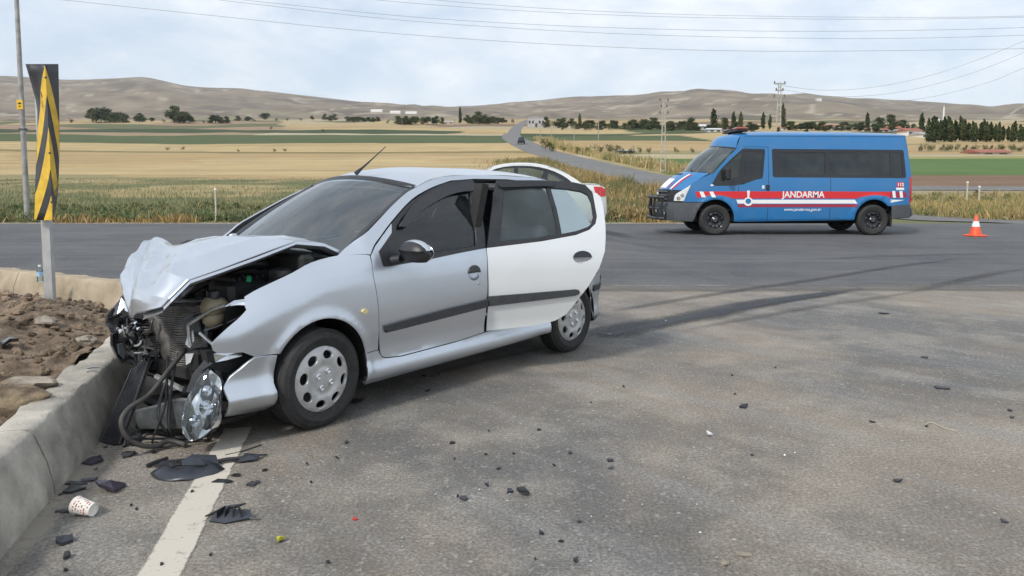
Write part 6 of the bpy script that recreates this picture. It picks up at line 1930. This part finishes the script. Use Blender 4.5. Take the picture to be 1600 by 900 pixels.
# pale greenhouses on the lower slope of the hills
for (u, v, wpx, lab) in ((589, 175, 18, 'long white greenhouse farthest left on the hill slope'), (618, 177, 16, 'white greenhouse in the middle of three on the hill slope'), (643, 178, 18, 'white greenhouse nearest the country road on the hill slope')):
    Dq = 1000.0
    while Dq < 2800 and at(u, v, Dq).z > hill_z(at(u, v, Dq).x, Dq):
        Dq += 8
    q = at(u, v, Dq)
    g_ = empty('greenhouse', (q.x, q.y, hill_z(q.x, q.y)), rng.uniform(-.1, .1), lab, 'greenhouse', 'white greenhouses on the slope')
    W_ = wpx * Dq / FPX
    MB().prism([(-6, -3), (6, -3), (6, 3.0), (0, 5.0), (-6, 3.0)], -W_ / 2, W_ / 2, 'x').build('cover', HW[0], g_)
    MB().box((-W_ / 2 - .2, 0, 1.5), (.3, 3, 3)).build('door', HW[2], g_)
Dq = 1000.0
while Dq < 2900 and at(1279, 158, Dq).z > hill_z(at(1279, 158, Dq).x, Dq):
    Dq += 8
q = at(1279, 158, Dq)
o = empty('hill_shrine', (q.x, q.y, q.z - 3), 0, 'small white building on the hillside above the van', 'building')
MB().box((0, 0, 4), (13, 10, 12)).build('wall', HW[0], o)
MB().box((0, 0, 10.5), (15, 12, 1)).build('roof', HR[2], o)
# ---- poles
POLEM = mat('galvanised_pole', (.33, .32, .30), .6, metal=.3, var=.3, scale=4)
CONCP = mat('concrete_pole', (.42, .39, .34), .9, var=.2, scale=4)
def truss_pole(u, vt, vb, Y, label, arms, wb=.45, wt=.16):
    b = at(u, vb, Y)
    zt_ = at(u, vt, Y).z
    g0 = tz(b.x, Y) - .2
    root = empty('power_pole', (b.x, Y, g0), 0, label, 'pole', 'power poles beside the fields')
    H_ = zt_ - g0
    for s in (-1, 1):
        MB().tube([(s * wb / 2, 0, 0), (s * wt / 2, 0, H_)], .045, 5).build('leg', CONCP, root)
    n_ = int(H_ / .7)
    for k in range(n_):
        w_ = wb + (wt - wb) * (k + .5) / n_
        MB().box((0, 0, H_ * (k + .5) / n_), (w_, .05, .07)).build('rung', CONCP, root)
    for (dz, L_) in arms:
        a = MB().box((0, 0, H_ - dz), (L_, .07, .09)).build('cross_arm', POLEM, root)
        for x in (-L_ / 2 + .05, L_ / 2 - .05):
            MB().lathe([(.05, 0), (.06, .08), (.03, .16), (.0001, .2)], 8, 'z', (x, 0, H_ - dz + .045)).build('insulator', BARK, a)
    return root
truss_pole(1036, 157, 270, 62, 'slim ladder like concrete power pole left of the van', [(.05, .75), (.55, .55), (1.05, .75)], .42, .14)
truss_pole(1214, 129, 290, 64, 'tall ladder like power pole rising behind the van roof', [(.10, .95), (.65, .65), (1.2, .95)], .55, .18)
def mast(u, vt, vb, Y, label, arm=0.0, r=.05):
    b = at(u, vb, Y)
    g0 = tz(b.x, Y) - .1
    H_ = at(u, vt, Y).z - g0
    root = empty('lamp_mast', (b.x, Y, g0), 0, label, 'pole', 'slim masts along the country road')
    MB().tube([(0, 0, 0), (0, 0, H_)], [r, r * .6], 6).build('shaft', POLEM, root)
    MB().box((arm * .5, 0, H_), (.5 + arm, .08, .06)).build('cross_arm', POLEM, root)
mast(935, 178, 222, 150, 'slim mast with a lamp head right of the country road', .8, .09)
mast(844, 196, 232, 128, 'wooden looking mast beside the tall shrub at the bend', 0, .07)
mast(862, 196, 222, 150, 'thin mast behind the shrubs at the bend of the road', 0, .06)
mast(897, 197, 224, 146, 'thin mast in the green field beyond the bend', 0, .06)
mast(716, 171, 196, 330, 'tall mast standing among the trees left of the road', 0, .14)
mast(628, 183, 196, 330, 'thin mast in front of the left tree line', 0, .10)
mast(674, 183, 196, 330, 'thin mast between two round trees of the left line', 0, .10)
# ---- overhead wires
WIREM = mat('cable_grey', (.22, .23, .25), .6)
def wire(P, Y, r, label):
    Q = crom([at(u, v, Y) for u, v in P], 8)
    tag(MB().tube(Q, r, 4, False).build('power_cable', WIREM, smooth=60), label, 'cable', 'power cables across the sky')
LAB = 'thin grey power cable sagging across the sky'
wire([(-120, -24), (100, 0), (300, 21), (600, 51), (900, 71), (1200, 80), (1600, 76), (1800, 70)], 58, .017, 'lowest long power cable sagging across the sky')
wire([(200, -16), (360, 2), (600, 29), (800, 44), (1000, 54), (1200, 59), (1400, 60), (1600, 55), (1800, 47)], 58, .015, 'second lowest long power cable across the sky')
wire([(240, -16), (400, 2), (640, 26), (850, 39), (1050, 46), (1250, 49), (1450, 47), (1600, 43), (1800, 34)], 58.6, .015, 'middle one of the five long power cables across the sky')
wire([(480, -14), (600, 1), (800, 16), (1000, 25), (1200, 29), (1400, 30), (1600, 27), (1800, 22)], 58, .014, 'second highest long power cable across the sky')
wire([(560, -14), (680, 0), (850, 13), (1050, 22), (1250, 26), (1450, 27), (1600, 25), (1800, 18)], 58.6, .014, 'topmost long power cable across the sky')
LAB2 = 'power cable running from the tall pole up to the right'
wire([(1214, 133), (1290, 141), (1380, 134), (1480, 110), (1600, 64), (1720, 6)], 64, .015, 'top cable from the tall pole up to the right')
wire([(1214, 139), (1310, 151), (1410, 143), (1510, 117), (1600, 82), (1720, 28)], 64, .015, 'middle cable from the tall pole up to the right')
wire([(1214, 150), (1330, 161), (1440, 154), (1540, 130), (1600, 106), (1720, 56)], 64, .015, 'bottom cable from the tall pole up to the right')
# ---- a small dark pick-up coming down the country road
p = hit(800, 226)
pk = empty('distant_pickup', (float(road_x(p.y)) - .5, p.y, p.z + .06), R(90), 'tiny dark vehicle coming down the country road', 'vehicle')
pk.scale = (.75, .75, .75)
pb = mat('dark_vehicle', (.03, .032, .04), .4)
MB().box((0, 0, .75), (3.6, 1.6, .75), bev=.15).build('body', pb, pk, smooth=40)
MB().box((.2, 0, 1.35), (1.7, 1.4, .6), taper=.85, bev=.1).build('cab', PANE, pk, smooth=40)
for x in (-1.2, 1.2):
    for y in (-.75, .75):
        MB().lathe([(.01, -.1), (.36, -.1), (.36, .1), (.01, .1)], 14, 'y', (x, y, .36)).build('wheel', RUBBER, pk, smooth=40)
# ================================================================== things on the roadside: lamp post, sign, stakes, cone, litter
p = at(48, 345, 24.4)
lp = empty('lamp_post', (p.x - .10, 24.4, -.1), 0, 'tall grey lamp post behind the chevron sign with a small yellow plate', 'lamp post')
MB().tube([(0, 0, 0), (0, 0, .6), (0, 0, 9.0)], [.095, .085, .060], 12).build('shaft', POLEM, lp, smooth=40)
MB().tube([(0, 0, 8.9), (0, .5, 9.25), (0, 1.4, 9.35)], [.05, .04, .035], 8).build('arm', POLEM, lp, smooth=40)
MB().box((0, 1.7, 9.35), (.22, .6, .10), bev=.03).build('lamp_head', GREYPL, lp, smooth=40)
zp = at(41, 164, 24.4).z + .1
yp = MB().box((0, -.10, zp), (.20, .012, .30), bev=.004).build('number_plate', mat('yellow_plate', (.72, .45, .02), .5), lp)
MB().box((0, -.108, zp + .04), (.10, .006, .05)).build('plate_mark', BLACKP, yp)
MB().box((0, -.108, zp - .05), (.07, .006, .03)).build('plate_mark', BLACKP, yp)
MB().box((0, 0, at(41, 202, 24.4).z + .1), (.19, .19, .05)).build('band_clamp', STEEL, lp)
# chevron sign
sb = gp(78, 482, .28)
sg = empty('chevron_sign', (sb.x, sb.y, .10), 0, 'black and yellow chevron marker sign with a bent corner on a steel post', 'sign')
def sl(u, v, dY):
    q = at(u, v, sb.y + dY)
    return Vector((q.x - sb.x, q.y - sb.y, q.z - .10))
zb, zt_ = sl(78, 500, 0).z - .2, sl(78, 130, 0).z
xt = sl(78, 482, 0).x
GALV = mat('galvanised_steel', (.50, .51, .50), .45, metal=.55, var=.2, scale=6)
MB().prism([(-.042, -.002), (.030, -.002), (.030, .05), (.024, .05), (.024, .006), (-.036, .006), (-.036, .05), (-.042, .05)], -.15, zt_, 'z').build('post', GALV, sg)
rowsS = [(100, 40, 70, 91), (130, 49, 72, 91.5), (165, 58.5, 74, 92), (205, 59, 76, 92.5), (245, 57, 78, 92.5), (285, 55.5, 79.5, 91.5), (315, 54.5, 80.5, 90), (344, 53.5, 81.5, 86)]
def sgp(s, t, lift=0.0):
    """a point of the folded board: s from -1 (left edge) over 0 (fold) to 1 (right edge), t from 0 top to 1 foot"""
    k = t * (len(rowsS) - 1)
    i = min(int(k), len(rowsS) - 2)
    f = k - i
    a = [rowsS[i][j] + (rowsS[i + 1][j] - rowsS[i][j]) * f for j in range(4)]
    v = a[0] - (abs(s) * (14 if s > 0 else 0)) * t
    u = a[2] + (a[2] - a[1]) * s if s < 0 else a[2] + (a[3] - a[2]) * s
    flap = .10 * max(0, 1 - t / .28) * max(0, -s - .3) if s < 0 else 0
    dY = -.160 + (.11 * abs(s) if s < 0 else .15 * s) - flap - lift
    return sl(u, v, dY)
BLK = mat('sign_black', (.030, .030, .034), .38, var=.35, scale=9)
YLW = mat('sign_yellow', (.66, .42, .03), .45, var=.18, scale=12)
board = MB().grid([[sgp(-1 + j / 4, i / 16) for j in range(9)] for i in range(17)]).build('board', BLK, sg, smooth=30)
md = board.modifiers.new('thickness', 'SOLIDIFY'); md.thickness = .004; md.offset = 0
def chev(t0, w_, sgn, slope=.40, smax=1.0):
    G = []
    for i in range(9):
        s = sgn * smax * i / 8
        a, b = t0 + slope * abs(s), t0 + w_ + slope * abs(s)
        G.append([sgp(s, min(1, a + (b - a) * k / 3), .006) for k in range(4)])
    MB().grid(G).build('chevron_stripe', YLW, sg, smooth=30)
for sgn in (-1, 1):
    chev(.012, .205, sgn)
    chev(.405, .235, sgn)
    chev(.81, .185, sgn, smax=.46)
for t_ in (.10, .55, .86):
    q = sgp(0, t_, .010)
    MB().lathe([(.010, 0), (.008, -.006), (.0001, -.008)], 10, 'y', q).build('bolt', STEEL, sg, smooth=40)
# stakes
def stake(u, vt, vb, Y, label, wd=.045, m=None):
    b = at(u, vb, Y)
    g0 = tz(b.x, Y) - .1
    st = empty('marker_stake', (b.x, Y, g0), 0, label, 'stake', 'pale stakes in the verge')
    H_ = at(u, vt, Y).z - g0
    MB().box((0, 0, H_ / 2), (wd, wd, H_), bev=.006).build('stick', m or mat('weathered_wood', (.50, .45, .36), .9, var=.2), st)
    MB().box((0, 0, H_ - .05), (wd * 1.25, wd * 1.25, .06)).build('cap', WHITEV, st)
stake(338, 293, 352, 24.0, 'thin pale stake in the green weeds beyond the main road')
stake(1511, 283, 304, 34.0, 'short pale stake in the verge behind the traffic cone', .055)
stake(1530, 290, 303, 34.5, 'stubby pale stake beside the brown field', .06)
# traffic cone
cp_ = gp(1524, 369)
cn_ = empty('traffic_cone', (cp_.x, cp_.y, 0), R(12), 'orange traffic cone with a white band standing on the main road', 'traffic cone')
cn_.scale = (.93, .93, .93)
ORG = mat('cone_orange', (.80, .10, .035), .5, var=.12, scale=10)
MB().box((0, 0, .02), (.40, .40, .04), bev=.012).build('base', ORG, cn_, smooth=30)
def cr_(z): return .150 - (z - .04) * .252
MB().lathe([(cr_(.04), .04), (cr_(.25), .25)], 24, 'z').build('lower_body', ORG, cn_, smooth=60)
MB().lathe([(cr_(.25) + .002, .25), (cr_(.39) + .002, .39)], 24, 'z').build('reflective_band', WHITEV, cn_, smooth=60)
MB().lathe([(cr_(.39), .39), (cr_(.55), .55), (cr_(.55) - .008, .555), (.0001, .555)], 24, 'z').build('tip', ORG, cn_, smooth=60)
# water bottle on the far kerb
q = gp(63, 440, .303)
bt = empty('water_bottle', (q.x, q.y, .303), 0, 'clear plastic water bottle standing on the far kerb', 'bottle')
MB().lathe([(.0001, 0), (.030, 0), (.032, .01), (.031, .05), (.032, .06), (.031, .11), (.030, .125), (.013, .155), (.012, .165)], 18, 'z').build('bottle_body', glass('bottle_plastic', (.80, .88, .92), ior=1.45, film=.12), bt, smooth=50)
MB().lathe([(.0325, .06), (.0325, .105)], 18, 'z').build('label_band', mat('bottle_label', (.35, .55, .72), .5), bt, smooth=50)
MB().lathe([(.014, .160), (.014, .178), (.0001, .180)], 14, 'z').build('bottle_cap', WHITEV, bt, smooth=40)
# paper cup lying on its side
q = gp(134, 806)
cup = empty('paper_cup', (q.x, q.y, .036), 0, 'white paper cup with red print lying by the near kerb', 'cup')
cup.rotation_euler = (0, R(-84), R(-16))
CUPM = mat('cup_paper', (.72, .69, .63), .7, var=.06)
MB().lathe([(.0001, -.036), (.0255, -.036), (.0258, -.042), (.027, -.042), (.0365, .045), (.0385, .047), (.0375, .049), (.0350, .045), (.0262, -.034), (.0001, -.034)], 28, 'z').build('cup_wall', CUPM, cup, smooth=40)
r_ = random.Random(8)
REDINK, DKINK = mat('red_ink', (.55, .05, .05), .7), mat('dark_ink', (.16, .12, .12), .7)
for k in range(110):
    a, z = r_.uniform(0, 6.28), -.034 + .0125 * (k % 6)
    rr_ = .027 + (z + .042) / .087 * .0095 + .0006
    da = r_.uniform(.10, .24)
    P = [(rr_ * math.cos(a + da * t_), rr_ * math.sin(a + da * t_)) for t_ in (0, .5, 1)]
    MB().grid([[(x, y, zz) for x, y in P] for zz in (z, z + .006)]).build('printed_mark', REDINK if k % 2 else DKINK, cup)
# ------------------------------------------------------------------ wreckage thrown on the asphalt
def zone(u, v):
    return ('by the near kerb' if u < 215 else 'close to the white road line' if u < 420 else 'beside the sill of the silver car' if v < 618 and u < 720 else 'in front of the front wheel' if u < 680 else 'in the open asphalt in front of the open rear door' if u < 1050 else 'far out on the open asphalt')
def chip(u, v, lpx, wpx, ang, label, group=None, m=BLACKP, h=.02, seed=0, z0=0.0, name='plastic_fragment', cat='debris', n=6, tilt=.25):
    """one broken piece: an uneven outline with thickness, a bent middle and a slight tilt"""
    r_ = random.Random(seed * 13 + int(u * 7 + v))
    p = gp(u, v, z0)
    s_ = p.y / FPX
    L_ = lpx * s_
    fore = max(.22, min(1, CH / p.length * 1.0))
    W_ = min(wpx * s_ / fore, L_ * 1.1)
    P = []
    for k in range(n):
        a = 2 * math.pi * (k + r_.uniform(-.3, .3)) / n
        q = r_.uniform(.62, 1.0)
        P.append(Vector((math.cos(a) * q * L_ / 2, math.sin(a) * q * W_ / 2, r_.uniform(0, h * .7))))
    V = [(0, 0, h)] + [tuple(p_ + Vector((0, 0, .004 + h * .25))) for p_ in P] + [(0, 0, h * .45)] + [tuple(p_) for p_ in P]
    F = []
    for i in range(n):
        j = (i + 1) % n
        F += [(0, 1 + i, 1 + j), (n + 1, n + 2 + j, n + 2 + i), (1 + i, n + 2 + i, n + 2 + j, 1 + j)]
    o = MB().add(V, F).build(name, m, loc=(p.x, p.y, z0 + .001), rot=(r_.uniform(-.1, .1) * tilt, r_.uniform(-.1, .1) * tilt, ang))
    zmin = min((o.rotation_euler.to_matrix() @ Vector(v_)).z for v_ in V)
    o.location.z = z0 - zmin + .0005
    return tag(o, label, cat, group)
DKB = mat('dark_blue_plastic', (.030, .034, .044), .36, var=.35, scale=16)
PURP = mat('purple_black_plastic', (.038, .032, .048), .3, var=.4, scale=18)
# the big curved bumper liner
q = gp(285, 745)
ln = empty('bumper_liner', (q.x, q.y, 0), R(4), 'large curved black bumper liner lying across the white road line', 'debris')
G = []
for i in range(9):
    a = R(200 + 150 * i / 8)
    row = []
    for j in range(6):
        k = j / 5
        rr_ = .17 - .02 * k
        row.append((math.cos(a) * (rr_ * 1.05 - .055 * k), math.sin(a) * (rr_ * .95 - .08 * k) + .10, .004 + .052 * k - .025 * k * k + .006 * math.sin(i * 1.9)))
    G.append(row)
lo_ = MB().grid(G).build('liner_shell', DKB, ln, smooth=45)
md = lo_.modifiers.new('thickness', 'SOLIDIFY'); md.thickness = .004
shard('torn_flap', [(-.02, .06, .03), (.09, .05, .035), (.14, .10, .02), (.11, .15, .045), (.0, .14, .055), (-.04, .10, .04)], DKB, ln, .006, bend=.012)
shard('torn_flap', [(-.15, .08, .01), (-.06, .05, .03), (-.02, .10, .02), (-.09, .12, .03)], BLACKP, ln, .006, bend=.01)
shard('torn_flap', [(-.17, .11, .008), (-.12, .10, .02), (-.03, .19, .02), (-.05, .21, .012), (-.15, .15, .02)], BLACKP, ln, .006, bend=.008)
# bracket with a long arm
q = gp(372, 722)
br = empty('broken_bracket', (q.x, q.y, 0), R(8), 'long broken black bracket beside the bumper liner on the white line', 'debris')
MB().tube(crom([(-.14, -.06, .012), (-.07, -.02, .02), (.0, .0, .018), (.08, .02, .015)], 4), .012, 6).build('arm', BLACKP, br, smooth=40)
shard('plate', [(.0, -.03, .01), (.09, -.01, .012), (.10, .035, .02), (.03, .03, .03)], DKB, br, .008, bend=.01)
MB().tube([(.06, .03, .02), (.13, .06, .01)], .005, 5).build('pin', BLACKP, br)
# torn piece with ribs
q = gp(357, 812)
tp = empty('torn_bumper_piece', (q.x, q.y, 0), R(3), 'torn black bumper piece with ribs right of the white line', 'debris')
shard('plate', [(-.07, -.02, .004), (.0, -.045, .004), (.10, -.01, .01), (.085, .02, .03), (.0, .02, .035), (-.06, .02, .02)], DKB, tp, .008, bend=.016)
shard('plate', [(-.10, .015, .01), (-.03, .06, .03), (.05, .075, .035), (.03, .045, .04), (-.05, .015, .03)], BLACKP, tp, .006, bend=.012)
for k in range(4):
    MB().box((-.03 + .026 * k, .0, .035), (.004, .05, .03), Matrix.Rotation(.3 * k - .4, 3, 'Z')).build('rib', BLACKP, tp)
MB().tube([(.08, -.01, .012), (.135, -.018, .008)], .004, 5).build('pin', DKB, tp)
# middling pieces near the kerb, each of its own look
chip(172, 765, 48, 24, .4, 'angular purple black fragment with an upturned corner near the near kerb', m=PURP, h=.045, seed=1, n=5)
chip(112, 768, 34, 16, .2, 'flat black fragment at the foot of the near kerb', m=BLACKP, h=.02, seed=2)
chip(148, 723, 36, 22, -.5, 'folded dark fragment against the near kerb below the grille mesh', m=PURP, h=.03, seed=3)
chip(99, 848, 36, 22, .1, 'crumpled black fragment near the near kerb in front of the paper cup', m=DKB, h=.035, seed=4)
chip(105, 872, 16, 12, .8, 'thumb sized black fragment in front of the crumpled one', m=BLACKP, h=.02, seed=5)
chip(392, 758, 20, 14, .5, 'fan shaped black fragment right of the bumper liner', m=TRIM, h=.012, seed=6, n=5)
chip(370, 744, 18, 5, .1, 'narrow dark fragment between bumper liner and fan shaped fragment', m=BLACKP, h=.01, seed=7)
chip(350, 754, 44, 7, .05, 'thin black sliver crossing the edge of the white line', m=BLACKP, h=.012, seed=8, n=5)
chip(120, 758, 40, 6, .15, 'thin dark rod shaped splinter by the near kerb', m=BLACKP, h=.014, seed=9, n=5)
chip(140, 752, 30, 6, .55, 'slanting dark splinter beside the rod shaped one', m=PURP, h=.014, seed=10, n=5)
chip(102, 801, 34, 6, .02, 'straight black stick lying behind the paper cup', m=BLACKP, h=.012, seed=11, n=4)
chip(200, 712, 30, 10, .1, 'dark scrap under the hanging hoses', m=BLACKP, h=.02, seed=12)
chip(15, 541, 36, 26, .5, 'black curved plastic piece lying on the island earth', m=BLACKG, h=.07, seed=13, z0=.33, n=5)
MB_ = None
for (a, b, c_, d_, lab) in ((136, 575, 154, 573, 'short bare metal strip lying on top of the near kerb'), (134, 580, 151, 578, 'second bare metal strip beside the first on the near kerb')):
    P0, P1 = gp(a, b, .312), gp(c_, d_, .312)
    tag(MB().tube([P0, P0.lerp(P1, .5) + Vector((0, 0, .004)), P1], .006, 5).build('metal_strip', ALU), lab, 'debris')
def stick(pts, r, label, m=BLACKP):
    Q = [gp(u, v, r * 1.2) for u, v in pts]
    tag(MB().tube(crom(Q, 4), r, 5).build('plastic_rod', m), label, 'debris')
stick([(352, 711), (378, 705), (408, 695)], .0035, 'thin dark wire lying right of the bumper liner')
stick([(230, 728), (244, 722), (262, 716)], .010, 'short black rod at the left tip of the bumper liner')
# the rest of the chips
GRP = 'small black plastic chips on the asphalt'
SL_ = 'small black plastic chip lying on the asphalt'
cr5 = lambda x, y: (400 + x / 2.647, 560 + y / 2.647)
cr7 = lambda x, y: (1000 + x / 2.647, 560 + y / 2.647)
small = [(810, 352, 12, 6), (860, 585, 16, 7), (1050, 555, 14, 6), (1465, 425, 14, 5), (1003, 460, 9, 5), (1232, 447, 7, 6), (950, 400, 7, 3), (1300, 396, 7, 4), (955, 530, 9, 4), (37, 465, 9, 6), (375, 352, 8, 4), (335, 418, 7, 2), (710, 135, 13, 5), (695, 75, 8, 4), (728, 75, 6, 3), (755, 70, 6, 4), (1335, 680, 10, 5), (1180, 728, 13, 5), (1262, 760, 11, 4), (1155, 835, 5, 5), (1322, 842, 13, 5), (1170, 297, 8, 3), (962, 303, 6, 3), (298, 852, 9, 3), (228, 515, 5, 3), (210, 442, 5, 3), (835, 575, 5, 4), (1065, 398, 5, 3), (820, 420, 5, 3), (1520, 120, 4, 3), (1385, 185, 4, 2), (5, 517, 9, 8)]
for k, (x, y, a, b) in enumerate(small):
    u, v = cr5(x, y)
    chip(u, v, a, b, rng.uniform(-.6, .6), ['small black plastic chip ', 'small grey black chip ', 'small blue black chip '][k % 3] + zone(u, v), GRP, [BLACKP, TRIM, DKB][k % 3], .010 + .004 * (k % 3), k + 20, n=rng.choice([4, 5, 6]))
for k, (x, y, a, b) in enumerate([(960, 265, 10, 3), (463, 403, 6, 4), (1185, 283, 7, 3), (560, 40, 5, 3), (1528, 218, 9, 3), (1538, 247, 7, 3), (1065, 510, 18, 5), (1505, 678, 14, 5), (380, 72, 5, 3), (392, 150, 5, 3)]):
    u, v = cr7(x, y)
    chip(u, v, a, b, rng.uniform(-.5, .3), ['small black plastic chip ', 'small grey black chip '][k % 2] + zone(u, v), GRP, [BLACKP, TRIM][k % 2], .010, k + 70, n=5)
for k, (u, v, a, b) in enumerate([(1380, 490, 20, 4), (1445, 559, 16, 3), (150, 735, 8, 5), (131, 765, 10, 4), (185, 757, 8, 5), (240, 708, 10, 5), (95, 775, 8, 5), (88, 802, 8, 5), (205, 790, 6, 3), (213, 797, 5, 3), (300, 770, 7, 4), (102, 893, 8, 6), (120, 780, 6, 4), (165, 700, 9, 5), (253, 884, 7, 4), (330, 868, 7, 3)]):
    chip(u, v, a, b, rng.uniform(-.5, .5), 'small black plastic chip ' + zone(u, v), GRP, BLACKP, .010, k + 90, n=5)
u, v = cr5(1105, 565)
chip(u, v, 24, 14, .25, 'thick ridged black fragment in the open asphalt right of the front wheel', m=BLACKP, h=.035, seed=141, n=5)
u, v = cr5(1468, 458)
chip(u, v, 11, 12, 1.3, 'grey triangular fragment beside a black chip in the open asphalt', m=GREYPL, h=.02, seed=142, n=3)
u, v = cr7(430, 203)
chip(u, v, 20, 9, .15, 'small box shaped black fragment right of the silver car', m=BLACKP, h=.030, seed=143, n=4, name='plastic_block')
u, v = cr7(278, 318)
chip(u, v, 21, 9, .0, 'white triangular fragment on the asphalt right of the silver car', m=WHITEV, h=.022, seed=144, n=3)
u, v = cr7(1245, 125)
chip(u, v, 32, 5, -.35, 'long thin black splinter far out on the asphalt', m=BLACKP, h=.012, seed=145, n=5)
chip(554, 812, 11, 5, .0, 'small red plastic chip on the asphalt', m=RED, h=.008, seed=146, n=5)
chip(438, 847, 14, 12, .3, 'crumpled yellow green wrapper on the asphalt', m=mat('yellow_green', (.42, .42, .03), .4, var=.4, scale=40), h=.03, seed=147, name='wrapper', cat='litter')
chip(1041, 502, 7, 4, .2, 'tiny white chip in the wet trail behind the rear wheel', m=WHITEV, h=.012, seed=148, n=4)
chip(953, 523, 9, 3, .1, 'pale scrap in the wet trail close to the rear wheel', m=mat('pale_scrap', (.45, .48, .52), .5), h=.008, seed=149, n=5)
Q = [gp(*cr7(x, y), .004) for x, y in ((1180, 275), (1200, 265), (1225, 272), (1260, 288), (1315, 302))]
tag(MB().tube(crom(Q, 5), .0032, 5).build('string', mat('pale_string', (.42, .39, .30), .9)), 'loose pale string lying on the asphalt', 'string')
for (x, y, a, b, lab) in ((350, 850, 22, 8, 'flat smear of pale grit on the near asphalt'), (430, 815, 26, 9, 'larger smear of pale grit beside the flat one')):
    u, v = cr7(x, y)
    chip(u, v, a, b, .1, lab, m=ROCK, h=.010, seed=int(x), name='grit_lump', cat='grit', n=8)

# glass crumbs and grit below the crushed nose
r_ = random.Random(77)
gm = MB()
for k in range(230):
    if k % 3:
        u, v = r_.gauss(300, 75), r_.gauss(735, 38)
    else:
        u, v = r_.uniform(420, 1250), r_.uniform(600, 880)
    q = gp(u, max(v, 690 if u < 420 else 600))
    s_ = r_.uniform(.002, .006) * (1.3 if k % 3 == 0 else 1)
    a = r_.uniform(0, 6.3)
    gm.add([(q.x + s_ * math.cos(a), q.y + s_ * math.sin(a), .004), (q.x + s_ * math.cos(a + 2), q.y + s_ * math.sin(a + 2), .004), (q.x + s_ * math.cos(a + 4), q.y + s_ * math.sin(a + 4), .004), (q.x, q.y, .004 + s_ * .9)], [(0, 1, 2), (0, 3, 1), (1, 3, 2), (2, 3, 0)])
tag(gm.build('glass_crumbs', mat('crumb_glass', (.38, .39, .39), .25, var=.4, scale=60)), 'tiny pale crumbs of glass scattered on the asphalt', 'glass', kind='stuff')

# ================================================================== the air over the valley
hz = MB().box((0, 1800, 240), (9400, 3800, 500)).build('haze', None)
hm = bpy.data.materials.new('haze_air')
hm.use_nodes = True
t = hm.node_tree
t.nodes.clear()
pv = N(t, 'ShaderNodeVolumePrincipled', i_Density=0.00009, i_Anisotropy=0.2)
pv.inputs['Color'].default_value = (.86, .90, .96, 1)
ou = N(t, 'ShaderNodeOutputMaterial')
t.links.new(pv.outputs[0], ou.inputs['Volume'])
hz.data.materials.append(hm)
tag(hz, 'thin pale haze over the valley', 'haze', kind='stuff')
